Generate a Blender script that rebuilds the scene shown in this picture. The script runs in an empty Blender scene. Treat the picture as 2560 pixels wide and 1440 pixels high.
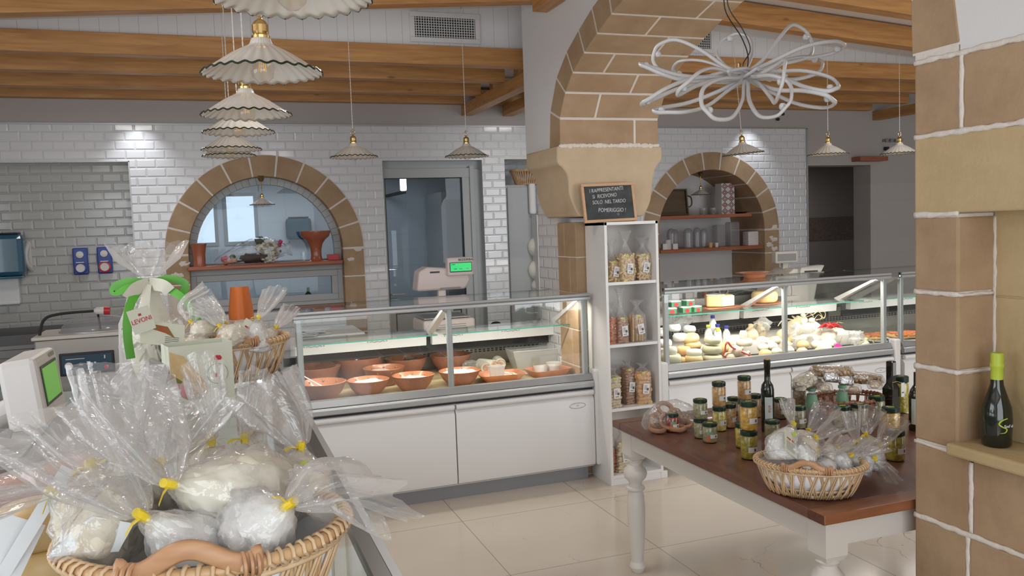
import bpy, bmesh, math, random
from mathutils import Vector, Matrix, noise
R=math.radians; PI=math.pi; rnd=random.Random(7)
SC=bpy.context.scene; COL=SC.collection
# ------------------------------------------------------------------ camera
F=2089.0; CH=1.65
v1=Vector((5820,-366,F)).normalized(); v2=Vector((-758,-126,F)); v2=(v2-v2.dot(v1)*v1).normalized()
v3=v1.cross(v2)
if v3.y>0: v3=-v3
CAMP=Vector((0,0,CH))
def wv(c): return Vector((v1.dot(c),v2.dot(c),v3.dot(c)))
def P(x,y,ax,val):
    """world point where the sight line of photo position x,y meets the real plane X, Y or Z = val"""
    r=wv(Vector((x-1280,y-720,F))); i='XYZ'.index(ax); return CAMP+r*((val-CAMP[i])/r[i])
cd=bpy.data.cameras.new('camera'); cam=bpy.data.objects.new('camera',cd); COL.objects.link(cam)
cd.sensor_width=36; cd.lens=F/2560*36; cd.clip_start=.05
m=Matrix((wv(Vector((1,0,0))),wv(Vector((0,-1,0))),wv(Vector((0,0,-1))))).transposed().to_4x4()
m.translation=CAMP; cam.matrix_world=m; SC.camera=cam
# ------------------------------------------------------------------ world, big lights, exposure
W=bpy.data.worlds.new('sky'); SC.world=W; W.use_nodes=True
bg=W.node_tree.nodes['Background']; bg.inputs[0].default_value=(.86,.94,1,1); bg.inputs[1].default_value=1.6
SC.view_settings.view_transform='Standard'; SC.view_settings.look='None'; SC.view_settings.gamma=1
SC.view_settings.use_curve_mapping=False; SC.view_settings.exposure=-.38
SC.cycles.transparent_max_bounces=40; SC.cycles.max_bounces=8; SC.cycles.diffuse_bounces=4; SC.cycles.glossy_bounces=4
SC.cycles.caustics_reflective=False; SC.cycles.caustics_refractive=False
def area(name,loc,rot,sx,sy,power,col=(1,1,1),parent=None,spread=None):
    l=bpy.data.lights.new(name,'AREA'); l.shape='RECTANGLE'; l.size=sx; l.size_y=sy; l.energy=power; l.color=col
    if spread: l.spread=spread
    o=bpy.data.objects.new(name,l); COL.objects.link(o); o.location=loc; o.rotation_euler=rot; o.parent=parent; return o
def spot(name,loc,aim,power,ang,blend,col=(1,1,1),r=.02,parent=None):
    l=bpy.data.lights.new(name,'SPOT'); l.energy=power; l.spot_size=R(ang); l.spot_blend=blend; l.color=col; l.shadow_soft_size=r
    o=bpy.data.objects.new(name,l); COL.objects.link(o); o.location=loc
    o.rotation_euler=(Vector(aim)-Vector(loc)).to_track_quat('-Z','Y').to_euler(); o.parent=parent; return o
DAY=(.93,.97,1.0)
area('shop_window_daylight',(.2,-2.35,1.55),(R(90),0,0),4.2,2.3,94,DAY)          # glazed shop front behind the camera
area('side_window_daylight',(-3.05,1.5,1.6),(R(90),0,R(-90)),2.8,1.6,46,DAY)      # window in the left wall
area('right_room_fill',(4.6,-.6,1.6),(R(90),0,0),3.2,2.2,112,DAY)              # unseen fill lamp standing inside the room beyond the arch
area('corridor_fill',(7.2,8.8,2.3),(0,0,0),.5,.5,3)  # unseen fill lamp, added so the corridor doorway isn't black
area('kitchen_fill',(.6,9.2,2.7),(0,0,0),2.0,.8,26,(.92,.97,1))  # unseen lamp added to brighten the kitchen behind the glass
WARM=(1,.93,.84)
for i,(x,y,pw) in enumerate([(-1.2,2.6,15),(.9,3.6,15),(3.9,3.3,15),(5.2,4.6,10),(-.6,6.4,9),(3.0,6.6,8)]):
    area('overhead_fill',(x,y,2.72),(0,0,0),.35,.35,pw,(1,.97,.93))  # fill panels added under the ceiling, without any fixture
spot('tile_wall_spotlight',(-.52,7.38,2.74),(-.5,7.6,1.9),14,80,.9,(.93,.96,1))
spot('tile_wall_spotlight',(5.45,7.38,2.74),(5.47,7.6,1.9),14,80,.9,(.93,.96,1))
# ------------------------------------------------------------------ materials
def nt(name):
    m=bpy.data.materials.new(name); m.use_nodes=True; t=m.node_tree; b=t.nodes['Principled BSDF']; return m,t,b
def N(t,ty,**k):
    n=t.nodes.new(ty)
    for a,v in k.items():
        if a.startswith('i_'): n.inputs[a[2:].replace('_',' ')].default_value=v
        else: setattr(n,a,v)
    return n
def coords(t,scale=(1,1,1),rot=(0,0,0)):
    c=N(t,'ShaderNodeTexCoord'); mp=N(t,'ShaderNodeMapping'); mp.inputs['Scale'].default_value=scale; mp.inputs['Rotation'].default_value=rot
    t.links.new(c.outputs['Object'],mp.inputs[0]); return mp
def c4(c): return (c[0],c[1],c[2],1)
def mat(name,col,rough=.5,metal=0,var=None,vs=8,bump=0,bs=60,scale=(1,1,1),spec=.5,emit=None,es=1,sss=0,alpha=None,detail=4,coat=0):
    m,t,b=nt(name); b.inputs['Base Color'].default_value=c4(col); b.inputs['Roughness'].default_value=rough; b.inputs['Metallic'].default_value=metal
    b.inputs['Specular IOR Level'].default_value=spec; b.inputs['Coat Weight'].default_value=coat
    if var or bump: mp=coords(t,scale)
    if var:
        n=N(t,'ShaderNodeTexNoise'); n.inputs['Scale'].default_value=vs; n.inputs['Detail'].default_value=detail
        r=N(t,'ShaderNodeValToRGB'); r.color_ramp.elements[0].color=c4(col); r.color_ramp.elements[1].color=c4(var); r.color_ramp.elements[0].position=.35; r.color_ramp.elements[1].position=.65
        t.links.new(mp.outputs[0],n.inputs['Vector']); t.links.new(n.outputs['Fac'],r.inputs[0]); t.links.new(r.outputs[0],b.inputs['Base Color'])
    if bump:
        n=N(t,'ShaderNodeTexNoise'); n.inputs['Scale'].default_value=bs; n.inputs['Detail'].default_value=6
        bp=N(t,'ShaderNodeBump'); bp.inputs['Strength'].default_value=bump; bp.inputs['Distance'].default_value=.01
        t.links.new(mp.outputs[0],n.inputs['Vector']); t.links.new(n.outputs['Fac'],bp.inputs['Height']); t.links.new(bp.outputs[0],b.inputs['Normal'])
    if emit: b.inputs['Emission Color'].default_value=c4(emit); b.inputs['Emission Strength'].default_value=es
    if sss: b.inputs['Subsurface Weight'].default_value=sss; b.inputs['Subsurface Radius'].default_value=(.02,.015,.01)
    return m
def glassmat(name,tint=(.97,.99,.98),refl=.9,rough=0.0,body=0,bodycol=(.9,.92,.95)):
    m=bpy.data.materials.new(name); m.use_nodes=True; t=m.node_tree; t.nodes.clear()
    o=N(t,'ShaderNodeOutputMaterial'); tr=N(t,'ShaderNodeBsdfTransparent'); tr.inputs[0].default_value=c4(tint)
    g=N(t,'ShaderNodeBsdfGlossy'); g.inputs['Roughness'].default_value=rough; g.inputs[0].default_value=(1,1,1,1)
    fr=N(t,'ShaderNodeLayerWeight'); fr.inputs[0].default_value=.5; pw=N(t,'ShaderNodeMath',operation='POWER'); pw.inputs[1].default_value=4.5; mul=N(t,'ShaderNodeMath',operation='MULTIPLY_ADD'); mul.inputs[1].default_value=.8*refl; mul.inputs[2].default_value=.04*refl
    mx=N(t,'ShaderNodeMixShader'); L=t.links.new
    L(fr.outputs['Facing'],pw.inputs[0]); L(pw.outputs[0],mul.inputs[0]); L(mul.outputs[0],mx.inputs[0]); L(tr.outputs[0],mx.inputs[1]); L(g.outputs[0],mx.inputs[2])
    if body:
        d=N(t,'ShaderNodeBsdfDiffuse'); d.inputs[0].default_value=c4(bodycol); m2=N(t,'ShaderNodeMixShader'); m2.inputs[0].default_value=body
        L(mx.outputs[0],m2.inputs[1]); L(d.outputs[0],m2.inputs[2]); L(m2.outputs[0],o.inputs[0])
    else: L(mx.outputs[0],o.inputs[0])
    return m
def filmmat(name,cloud=.2,col=(.93,.93,.95),refl=.35,scale=22,bump=.5,tint=(1,1,1)):
    """crinkled clear film: mostly see-through, milky where it folds, with sharp glints"""
    m=bpy.data.materials.new(name); m.use_nodes=True; t=m.node_tree; t.nodes.clear(); L=t.links.new
    o=N(t,'ShaderNodeOutputMaterial'); tr=N(t,'ShaderNodeBsdfTransparent'); tr.inputs[0].default_value=c4(tint)
    g=N(t,'ShaderNodeBsdfGlossy'); g.inputs['Roughness'].default_value=.14
    d=N(t,'ShaderNodeBsdfDiffuse'); d.inputs[0].default_value=c4(col); tl=N(t,'ShaderNodeBsdfTranslucent'); tl.inputs[0].default_value=c4(col)
    mp=coords(t); n=N(t,'ShaderNodeTexNoise'); n.inputs['Scale'].default_value=scale; n.inputs['Detail'].default_value=3; n.inputs['Distortion'].default_value=1.2
    bp=N(t,'ShaderNodeBump'); bp.inputs['Strength'].default_value=bump; bp.inputs['Distance'].default_value=.02
    L(mp.outputs[0],n.inputs['Vector']); L(n.outputs['Fac'],bp.inputs['Height']); L(bp.outputs[0],g.inputs['Normal'])
    dm=N(t,'ShaderNodeMixShader'); dm.inputs[0].default_value=.5; L(d.outputs[0],dm.inputs[1]); L(tl.outputs[0],dm.inputs[2])
    lw=N(t,'ShaderNodeLayerWeight'); lw.inputs[0].default_value=.35
    r1=N(t,'ShaderNodeMapRange'); r1.inputs['To Min'].default_value=cloud*.6; r1.inputs['To Max'].default_value=min(1,cloud*2.6); L(lw.outputs['Facing'],r1.inputs[0])
    m1=N(t,'ShaderNodeMixShader'); L(r1.outputs[0],m1.inputs[0]); L(tr.outputs[0],m1.inputs[1]); L(dm.outputs[0],m1.inputs[2])
    fr=N(t,'ShaderNodeLayerWeight'); fr.inputs[0].default_value=.5; L(bp.outputs[0],fr.inputs['Normal']); pw=N(t,'ShaderNodeMath',operation='POWER'); pw.inputs[1].default_value=3; L(fr.outputs['Facing'],pw.inputs[0])
    mu=N(t,'ShaderNodeMath',operation='MULTIPLY_ADD'); mu.inputs[1].default_value=refl; mu.inputs[2].default_value=refl*.28; L(pw.outputs[0],mu.inputs[0])
    m2=N(t,'ShaderNodeMixShader'); L(mu.outputs[0],m2.inputs[0]); L(m1.outputs[0],m2.inputs[1]); L(g.outputs[0],m2.inputs[2]); L(m2.outputs[0],o.inputs[0])
    return m
def tilemat(name,col,vec='XZ',bw=.1513,rh=.0748,ms=.012,smooth=1,off=.5,rough=.12,grout=(.6,.6,.6),bump=.6,var=None,dist=.006,loc=(0,0)):
    m,t,b=nt(name); c=N(t,'ShaderNodeTexCoord'); s=N(t,'ShaderNodeSeparateXYZ'); k=N(t,'ShaderNodeCombineXYZ'); L=t.links.new
    L(c.outputs['Object'],s.inputs[0]); L(s.outputs[vec[0]],k.inputs[0]); L(s.outputs[vec[1]],k.inputs[1])
    mp=N(t,'ShaderNodeMapping'); mp.inputs['Location'].default_value=(loc[0],loc[1],0); L(k.outputs[0],mp.inputs[0])
    def brick(mort,sm,c1,c2,cm):
        n=N(t,'ShaderNodeTexBrick'); n.offset=off; n.inputs['Scale'].default_value=1; n.inputs['Brick Width'].default_value=bw; n.inputs['Row Height'].default_value=rh
        n.inputs['Mortar Size'].default_value=mort; n.inputs['Mortar Smooth'].default_value=sm
        n.inputs['Color1'].default_value=c4(c1); n.inputs['Color2'].default_value=c4(c2); n.inputs['Mortar'].default_value=c4(cm); L(mp.outputs[0],n.inputs['Vector']); return n
    n1=brick(.0012,0,col,var or col,grout); n2=brick(ms,smooth,col,col,col)
    L(n1.outputs['Color'],b.inputs['Base Color']); b.inputs['Roughness'].default_value=rough
    bp=N(t,'ShaderNodeBump'); bp.invert=True; bp.inputs['Strength'].default_value=bump; bp.inputs['Distance'].default_value=dist
    L(n2.outputs['Fac'],bp.inputs['Height']); L(bp.outputs[0],b.inputs['Normal']); return m
def woodmat(name,c1,c2,scale=(1,12,12),vs=3,rough=.45,knots=True,coat=0):
    m,t,b=nt(name); mp=coords(t,scale); L=t.links.new
    n=N(t,'ShaderNodeTexNoise'); n.inputs['Scale'].default_value=vs; n.inputs['Detail'].default_value=7; n.inputs['Distortion'].default_value=.6
    r=N(t,'ShaderNodeValToRGB'); r.color_ramp.elements[0].color=c4(c1); r.color_ramp.elements[1].color=c4(c2); r.color_ramp.elements[0].position=.3; r.color_ramp.elements[1].position=.7
    L(mp.outputs[0],n.inputs['Vector']); L(n.outputs['Fac'],r.inputs[0]); src=r.outputs[0]
    if knots:
        mp2=coords(t,(1.6,5,5)); v=N(t,'ShaderNodeTexVoronoi'); v.inputs['Scale'].default_value=1.3; L(mp2.outputs[0],v.inputs['Vector'])
        r2=N(t,'ShaderNodeValToRGB'); r2.color_ramp.elements[0].position=.03; r2.color_ramp.elements[1].position=.09; r2.color_ramp.elements[0].color=(.35,.3,.25,1); r2.color_ramp.elements[1].color=(1,1,1,1)
        L(v.outputs['Distance'],r2.inputs[0]); mx=N(t,'ShaderNodeMix',data_type='RGBA',blend_type='MULTIPLY'); mx.inputs[0].default_value=.8
        L(src,mx.inputs[6]); L(r2.outputs[0],mx.inputs[7]); src=mx.outputs[2]
    L(src,b.inputs['Base Color']); b.inputs['Roughness'].default_value=rough; b.inputs['Coat Weight'].default_value=coat
    bp=N(t,'ShaderNodeBump'); bp.inputs['Strength'].default_value=.15; bp.inputs['Distance'].default_value=.004; L(n.outputs['Fac'],bp.inputs['Height']); L(bp.outputs[0],b.inputs['Normal'])
    return m
def boardmat(name,axis,width,col=(.80,.79,.80)):
    m,t,b=nt(name); c=N(t,'ShaderNodeTexCoord'); s=N(t,'ShaderNodeSeparateXYZ'); L=t.links.new; L(c.outputs['Object'],s.inputs[0])
    d=N(t,'ShaderNodeMath',operation='DIVIDE'); d.inputs[1].default_value=width; L(s.outputs[axis],d.inputs[0])
    f=N(t,'ShaderNodeMath',operation='FRACT'); L(d.outputs[0],f.inputs[0])
    r=N(t,'ShaderNodeValToRGB'); e=r.color_ramp.elements; e[0].position=0; e[0].color=(.3,.28,.27,1); e[1].position=.03; e[1].color=c4(col)
    L(f.outputs[0],r.inputs[0]); L(r.outputs[0],b.inputs['Base Color']); b.inputs['Roughness'].default_value=.6; return m
def floormat():
    m,t,b=nt('marble_floor'); L=t.links.new; mp=coords(t)
    n=N(t,'ShaderNodeTexNoise'); n.inputs['Scale'].default_value=2.2; n.inputs['Detail'].default_value=5
    r=N(t,'ShaderNodeValToRGB'); r.color_ramp.elements[0].color=(.55,.475,.395,1); r.color_ramp.elements[1].color=(.65,.58,.50,1); L(mp.outputs[0],n.inputs['Vector']); L(n.outputs['Fac'],r.inputs[0])
    w=N(t,'ShaderNodeTexVoronoi'); w.feature='DISTANCE_TO_EDGE'; w.inputs['Scale'].default_value=2.6
    ns=N(t,'ShaderNodeTexNoise'); ns.inputs['Scale'].default_value=4; ns.inputs['Detail'].default_value=6
    ad=N(t,'ShaderNodeMix',data_type='VECTOR'); ad.inputs[0].default_value=.25; L(mp.outputs[0],ad.inputs[4]); L(ns.outputs['Color'],ad.inputs[5]); L(mp.outputs[0],ns.inputs['Vector']); L(ad.outputs[1],w.inputs['Vector'])
    r2=N(t,'ShaderNodeValToRGB'); r2.color_ramp.elements[0].position=0; r2.color_ramp.elements[0].color=(.42,.37,.32,1); r2.color_ramp.elements[1].position=.007; r2.color_ramp.elements[1].color=(1,1,1,1); L(w.outputs['Distance'],r2.inputs[0])
    n3=N(t,'ShaderNodeTexNoise'); n3.inputs['Scale'].default_value=1.7; r3=N(t,'ShaderNodeValToRGB'); r3.color_ramp.elements[0].position=.54; r3.color_ramp.elements[0].color=(0,0,0,1); r3.color_ramp.elements[1].position=.66; L(mp.outputs[0],n3.inputs['Vector']); L(n3.outputs['Fac'],r3.inputs[0])
    mx=N(t,'ShaderNodeMix',data_type='RGBA',blend_type='MULTIPLY'); L(r3.outputs[0],mx.inputs[0]); L(r.outputs[0],mx.inputs[6]); L(r2.outputs[0],mx.inputs[7])
    bk=N(t,'ShaderNodeTexBrick'); bk.offset=0; bk.inputs['Scale'].default_value=1; bk.inputs['Brick Width'].default_value=.8; bk.inputs['Row Height'].default_value=.8; bk.inputs['Mortar Size'].default_value=.0022; bk.inputs['Mortar Smooth'].default_value=0
    bk.inputs['Color1'].default_value=bk.inputs['Color2'].default_value=(1,1,1,1); bk.inputs['Mortar'].default_value=(.5,.45,.4,1)
    mp2=N(t,'ShaderNodeMapping'); mp2.inputs['Location'].default_value=(.35,.35,0); c=N(t,'ShaderNodeTexCoord'); L(c.outputs['Object'],mp2.inputs[0]); L(mp2.outputs[0],bk.inputs['Vector'])
    m2=N(t,'ShaderNodeMix',data_type='RGBA',blend_type='MULTIPLY'); m2.inputs[0].default_value=1; L(mx.outputs[2],m2.inputs[6]); L(bk.outputs['Color'],m2.inputs[7])
    L(m2.outputs[2],b.inputs['Base Color']); b.inputs['Roughness'].default_value=.13; return m
M={}
M['floor']=floormat()
M['tile']=tilemat('white_bevelled_tile',(.80,.81,.84),grout=(.66,.67,.70),ms=.013,bump=.8)
M['tileshade']=tilemat('shaded_bevelled_tile',(.47,.48,.47),grout=(.42,.43,.43),ms=.013,bump=.8,loc=(.05,.03))  # shade inside the left recess is put into this tile's colour
M['tileY']=tilemat('white_bevelled_tile_side',(.78,.76,.77),vec='YZ',grout=(.6,.6,.62),ms=.013,bump=.8)
M['greytile']=tilemat('grey_flat_tile',(.52,.49,.47),bw=.6,rh=.3,ms=.002,rough=.35,grout=(.4,.38,.37),off=0,bump=.1)
M['mosaic']=tilemat('brown_mosaic_tile',(.26,.19,.17),bw=.025,rh=.025,ms=.002,rough=.3,grout=(.36,.31,.29),off=0,bump=.3,var=(.36,.28,.26))
M['kitile']=tilemat('kitchen_white_tile',(.68,.72,.77),bw=.3,rh=.2,ms=.002,off=0,rough=.2,grout=(.5,.56,.6),bump=.2)
M['plaster']=mat('white_plaster',(.80,.79,.80),.9,bump=.08,bs=120)
M['creamwall']=mat('warm_white_plaster',(.50,.465,.45),.9,bump=.08,bs=120)
def stonemat(name,a,b_,spots=True):
    m,t,b=nt(name); L=t.links.new; mp=coords(t)
    n=N(t,'ShaderNodeTexNoise'); n.inputs['Scale'].default_value=3.5; n.inputs['Detail'].default_value=8; n.inputs['Roughness'].default_value=.62
    r=N(t,'ShaderNodeValToRGB'); r.color_ramp.elements[0].color=c4(a); r.color_ramp.elements[1].color=c4(b_); r.color_ramp.elements[0].position=.32; r.color_ramp.elements[1].position=.68
    L(mp.outputs[0],n.inputs['Vector']); L(n.outputs['Fac'],r.inputs[0]); src=r.outputs[0]
    if spots:
        n2=N(t,'ShaderNodeTexNoise'); n2.inputs['Scale'].default_value=9; n2.inputs['Detail'].default_value=3
        r2=N(t,'ShaderNodeValToRGB'); r2.color_ramp.elements[0].position=.70; r2.color_ramp.elements[0].color=(1,1,1,1); r2.color_ramp.elements[1].position=.76; r2.color_ramp.elements[1].color=(.45,.38,.3,1)
        L(mp.outputs[0],n2.inputs['Vector']); L(n2.outputs['Fac'],r2.inputs[0]); mx=N(t,'ShaderNodeMix',data_type='RGBA',blend_type='MULTIPLY'); mx.inputs[0].default_value=.6
        L(src,mx.inputs[6]); L(r2.outputs[0],mx.inputs[7]); src=mx.outputs[2]
    L(src,b.inputs['Base Color']); b.inputs['Roughness'].default_value=.85
    n3=N(t,'ShaderNodeTexNoise'); n3.inputs['Scale'].default_value=45; n3.inputs['Detail'].default_value=8; L(mp.outputs[0],n3.inputs['Vector'])
    bp=N(t,'ShaderNodeBump'); bp.inputs['Strength'].default_value=.35; bp.inputs['Distance'].default_value=.006; L(n3.outputs['Fac'],bp.inputs['Height']); L(bp.outputs[0],b.inputs['Normal']); return m
M['stone']=stonemat('brown_sandstone',(.37,.243,.143),(.49,.345,.215))
M['stone2']=stonemat('yellow_sandstone',(.50,.37,.19),(.60,.46,.27),False)
M['capital']=stonemat('pale_sandstone',(.54,.41,.27),(.65,.515,.355),False)
M['mortar']=mat('white_mortar',(.78,.72,.66),.95,bump=.5,bs=50)
M['beam']=woodmat('pine_beam',(.43,.20,.067),(.62,.325,.115))
M['beamY']=woodmat('pine_beam_along',(.43,.20,.067),(.62,.325,.115),scale=(12,1,12))
M['board_x']=boardmat('white_board_vertical','X',.112)
M['ceil']=boardmat('white_board_ceiling','Y',.14)
M['redwood']=woodmat('red_wood_shelf',(.30,.085,.035),(.42,.14,.06),knots=False,rough=.35)
M['tabletop']=woodmat('dark_table_top',(.115,.046,.03),(.19,.078,.05),scale=(10,1,10),knots=False,rough=.38,coat=.25)
M['tableend']=woodmat('table_end_board',(.22,.08,.035),(.34,.13,.055),scale=(1,10,10),knots=False,rough=.38,coat=.25)
M['endgrain']=mat('end_grain_wood',(.09,.03,.022),.5,var=(.15,.055,.035),vs=60)
M['cream']=mat('cream_painted_wood',(.74,.70,.65),.45)
M['whitewood']=mat('white_laminate',(.80,.79,.79),.35)
M['backpanel']=mat('pale_panel',(.66,.62,.58),.6)
M['framewood']=woodmat('light_frame_wood',(.55,.32,.17),(.64,.40,.23),knots=False)
M['slate']=mat('black_slate',(.03,.035,.037),.7,var=(.06,.065,.068),vs=14)
M['chalk']=mat('white_chalk',(.6,.62,.62),.9)
M['alu']=mat('satin_aluminium',(.46,.47,.48),.4,.5)
M['alud']=mat('grey_aluminium',(.34,.35,.36),.4,.5)
M['winframe']=mat('grey_window_frame',(.45,.47,.48),.45)
M['steel']=mat('brushed_steel',(.58,.56,.53),.3,.9,scale=(1,1,30),bump=.05,bs=20)
M['steelbr']=mat('brownish_steel',(.36,.33,.30),.35,.75,scale=(1,1,30),bump=.05,bs=20); M['steeldark']=mat('dark_steel',(.16,.155,.15),.35,.8)
M['dark']=mat('dark_gap',(.03,.03,.032),.6)
M['plinth']=mat('grey_plinth',(.28,.28,.30),.5)
M['panel']=mat('white_metal_panel',(.78,.77,.77),.35)
M['ledtube']=mat('lit_tube',(1,1,1),.5,emit=(1,.96,.9),es=4)
M['glass']=glassmat('clear_glass'); M['glassg']=glassmat('green_edge_glass',(.97,.985,.98))
M['kglass']=glassmat('window_glass',(.86,.90,.93),.3); M['fridgeglass']=glassmat('fridge_glass',(.7,.82,.86))
M['edge']=mat('green_glass_edge',(.05,.19,.15),.2)
M['bulbglass']=glassmat('bulb_glass',(.97,.95,.92),1.2)
M['bottle']=mat('dark_bottle_glass',(.012,.016,.010),.06,spec=.8); M['bottleg']=mat('green_bottle_glass',(.03,.07,.02),.08,spec=.8)
M['terra']=mat('glazed_terracotta',(.52,.19,.09),.25,var=(.60,.24,.12),vs=12,coat=.3); M['terrad']=mat('terracotta_outside',(.34,.135,.085),.45,var=(.41,.17,.11),vs=10)
M['redclay']=mat('red_clay',(.40,.115,.06),.25,coat=.3)
M['milk']=mat('fresh_white_cheese',(.86,.84,.78),.45,bump=.4,bs=30,sss=.1)
M['straw']=mat('straw_mat',(.62,.47,.25),.7,var=(.80,.66,.40),vs=6,scale=(3,60,60),bump=.6,bs=8)
M['wicker']=mat('wicker_cane',(.56,.33,.16),.4,var=(.70,.47,.25),vs=30,spec=.6); M['wickerlt']=mat('pale_cane',(.66,.45,.26),.38,var=(.76,.56,.35),vs=25)
M['wickerdk']=mat('red_brown_wicker',(.30,.115,.055),.45,var=(.42,.19,.10),vs=25)
M['handle']=mat('bent_wood_handle',(.50,.26,.13),.4,var=(.58,.33,.18),vs=14,scale=(1,1,6))
M['cloth']=mat('white_cloth',(.82,.83,.85),.8,bump=.3,bs=18)
M['film']=filmmat('clear_bag_film',.19,(.97,.96,.96),refl=.30); M['filmm']=filmmat('milky_bag_film',.28,(.97,.96,.96),refl=.22); M['filmc']=filmmat('cellophane',.06,refl=.40,scale=30)
M['yellow']=mat('yellow_tape',(.82,.62,.03),.35); M['lime']=mat('lime_sticker',(.50,.62,.06),.4)
M['taralli']=mat('cream_dough',(.74,.66,.52),.7,var=(.83,.77,.64),vs=25,bump=.8,bs=40); M['ricotta']=mat('white_curd',(.86,.86,.84),.6,bump=.7,bs=40)
M['flour']=mat('pale_flour',(.80,.76,.62),.8,bump=.5,bs=24,var=(.86,.83,.71),vs=12)
M['paper']=mat('white_paper',(.80,.82,.84),.7); M['label']=mat('white_label',(.76,.75,.74),.6); M['ink']=mat('grey_ink',(.12,.12,.13),.7)
M['orangelab']=mat('orange_label',(.62,.16,.05),.6); M['bluelab']=mat('pale_blue_label',(.60,.68,.68),.6); M['greenlab']=mat('green_label',(.20,.40,.25),.5); M['redink']=mat('red_ink',(.55,.03,.05),.6)
M['lid']=mat('dark_green_lid',(.018,.05,.035),.28,.3)
M['brass']=mat('polished_brass',(.72,.52,.22),.18,1); M['bronze']=mat('aged_brass',(.36,.24,.11),.3,.9)
M['ceramic']=mat('white_glazed_ceramic',(.78,.74,.68),.18,sss=.12,coat=.4); M['rimgreen']=mat('dark_green_glaze',(.02,.035,.022),.2)
M['cord']=mat('twisted_white_cord',(.74,.70,.66),.7); M['blackcord']=mat('black_cable',(.02,.02,.022),.5)
M['filament']=mat('amber_filament',(.9,.5,.1),.4,emit=(1,.5,.12),es=.6)
M['led']=mat('white_silicone_tube',(.66,.66,.67),.3,sss=.1)
M['plastic']=mat('white_plastic',(.70,.68,.66),.35); M['plastic2']=mat('warm_grey_plastic',(.62,.59,.55),.4); M['pinkplastic']=mat('pinkish_white_plastic',(.70,.60,.58),.4)
M['screen']=mat('green_screen',(.02,.45,.10),.3,emit=(.02,.75,.2),es=.75); M['greenscreen2']=mat('green_customer_display',(.12,.4,.04),.3,emit=(.12,.5,.04),es=.45)
M['blackp']=mat('black_plastic',(.015,.015,.017),.35); M['bluepanel']=mat('blue_control_panel',(.02,.06,.10),.35)
M['bluebox']=mat('blue_plastic_box',(.02,.06,.32),.35); M['tealp']=mat('blue_translucent_plastic',(.03,.12,.20),.15,coat=.5); M['tealm']=mat('matt_blue_plastic',(.015,.08,.13),.6); M['redp']=mat('red_plastic',(.55,.02,.03),.35); M['greyp']=mat('grey_plastic',(.30,.29,.28),.5)
M['ribbon']=mat('green_satin_ribbon',(.12,.45,.05),.35); M['ribbonw']=mat('cream_paper_ribbon',(.72,.70,.60),.6)
M['leaf']=mat('dark_leaf',(.03,.07,.025),.5); M['petal']=mat('cream_petals',(.72,.68,.55),.6,sss=.1); M['pink']=mat('pink_flower',(.6,.05,.14),.5); M['peach']=mat('peach_flower',(.70,.38,.26),.5); M['stem']=mat('dark_stems',(.045,.02,.018),.7)
M['carton']=mat('pale_green_card',(.72,.74,.62),.6); M['bread']=mat('bread_picture',(.62,.40,.17),.6,var=(.75,.56,.30),vs=20); M['salad']=mat('salad_picture',(.12,.25,.05),.6,var=(.5,.04,.03),vs=18)
M['orange']=mat('orange_packet',(.62,.15,.02),.45); M['pink2']=mat('pink_ham',(.66,.30,.22),.5,var=(.72,.5,.40),vs=50)
M['pasta']=mat('dry_pasta',(.66,.45,.20),.5,var=(.78,.58,.30),vs=12); M['pastabr']=mat('brown_pasta',(.42,.22,.12),.5); M['pastared']=mat('red_pasta',(.62,.20,.07),.5); M['crisp']=mat('orange_crisps',(.66,.33,.11),.5,var=(.72,.42,.16),vs=14); M['stick']=mat('breadstick',(.66,.42,.17),.55); M['bean']=mat('pale_pasta_shells',(.70,.58,.38),.5)
M['cheesey']=mat('yellow_cheese_rind',(.66,.50,.22),.45,var=(.72,.57,.30),vs=10,sss=.08); M['cheeseo']=mat('orange_cheese_rind',(.68,.44,.19),.45,var=(.74,.52,.26),vs=10); M['cheeseg']=mat('grey_yellow_rind',(.55,.52,.34),.5,var=(.62,.58,.40),vs=10)
M['cheesew']=mat('white_cheese',(.80,.76,.62),.45,sss=.1); M['cheesep']=mat('pale_pink_cheese',(.70,.52,.38),.45); M['cheesebrown']=mat('dry_cheese_rind',(.52,.42,.27),.55,var=(.60,.5,.34),vs=10); M['cheeseyy']=mat('deep_yellow_cheese',(.70,.47,.20),.42,var=(.74,.53,.26),vs=8)
M['netred']=mat('red_net',(.60,.06,.05),.5); M['magenta']=mat('magenta_tag',(.75,.03,.30),.5); M['chili']=mat('red_chilli',(.55,.02,.02),.25)
M['bluecap']=mat('blue_cap',(.05,.05,.42),.4); M['yelcap']=mat('yellow_green_cap',(.60,.66,.08),.4); M['milkb']=mat('milk_bottle_plastic',(.80,.80,.80),.3)
M['tomato']=mat('baked_tomato_top',(.50,.09,.03),.5,var=(.62,.22,.05),vs=30,bump=.8,bs=30); M['crust']=mat('pizza_crust',(.68,.42,.16),.6)
M['boxgreen']=mat('green_carton',(.03,.16,.07),.5); M['tinted']=glassmat('grey_tinted_plastic',(.78,.78,.79),1.0,.12,.24,(.72,.72,.74)); M['clearpl']=glassmat('frosted_plastic',(.95,.95,.95),.8,.2,.3,(.85,.84,.80))
M['foil']=mat('silver_foil',(.72,.72,.74),.2,.9,bump=1,bs=60); M['nut']=mat('brown_biscuits',(.42,.27,.13),.6,var=(.55,.38,.2),vs=20,bump=.8,bs=30)
M['darkboard']=woodmat('dark_wood_board',(.12,.085,.05),(.17,.12,.07),knots=False,rough=.6)
M['redbrown']=mat('red_brown_top',(.16,.075,.06),.4)
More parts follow.
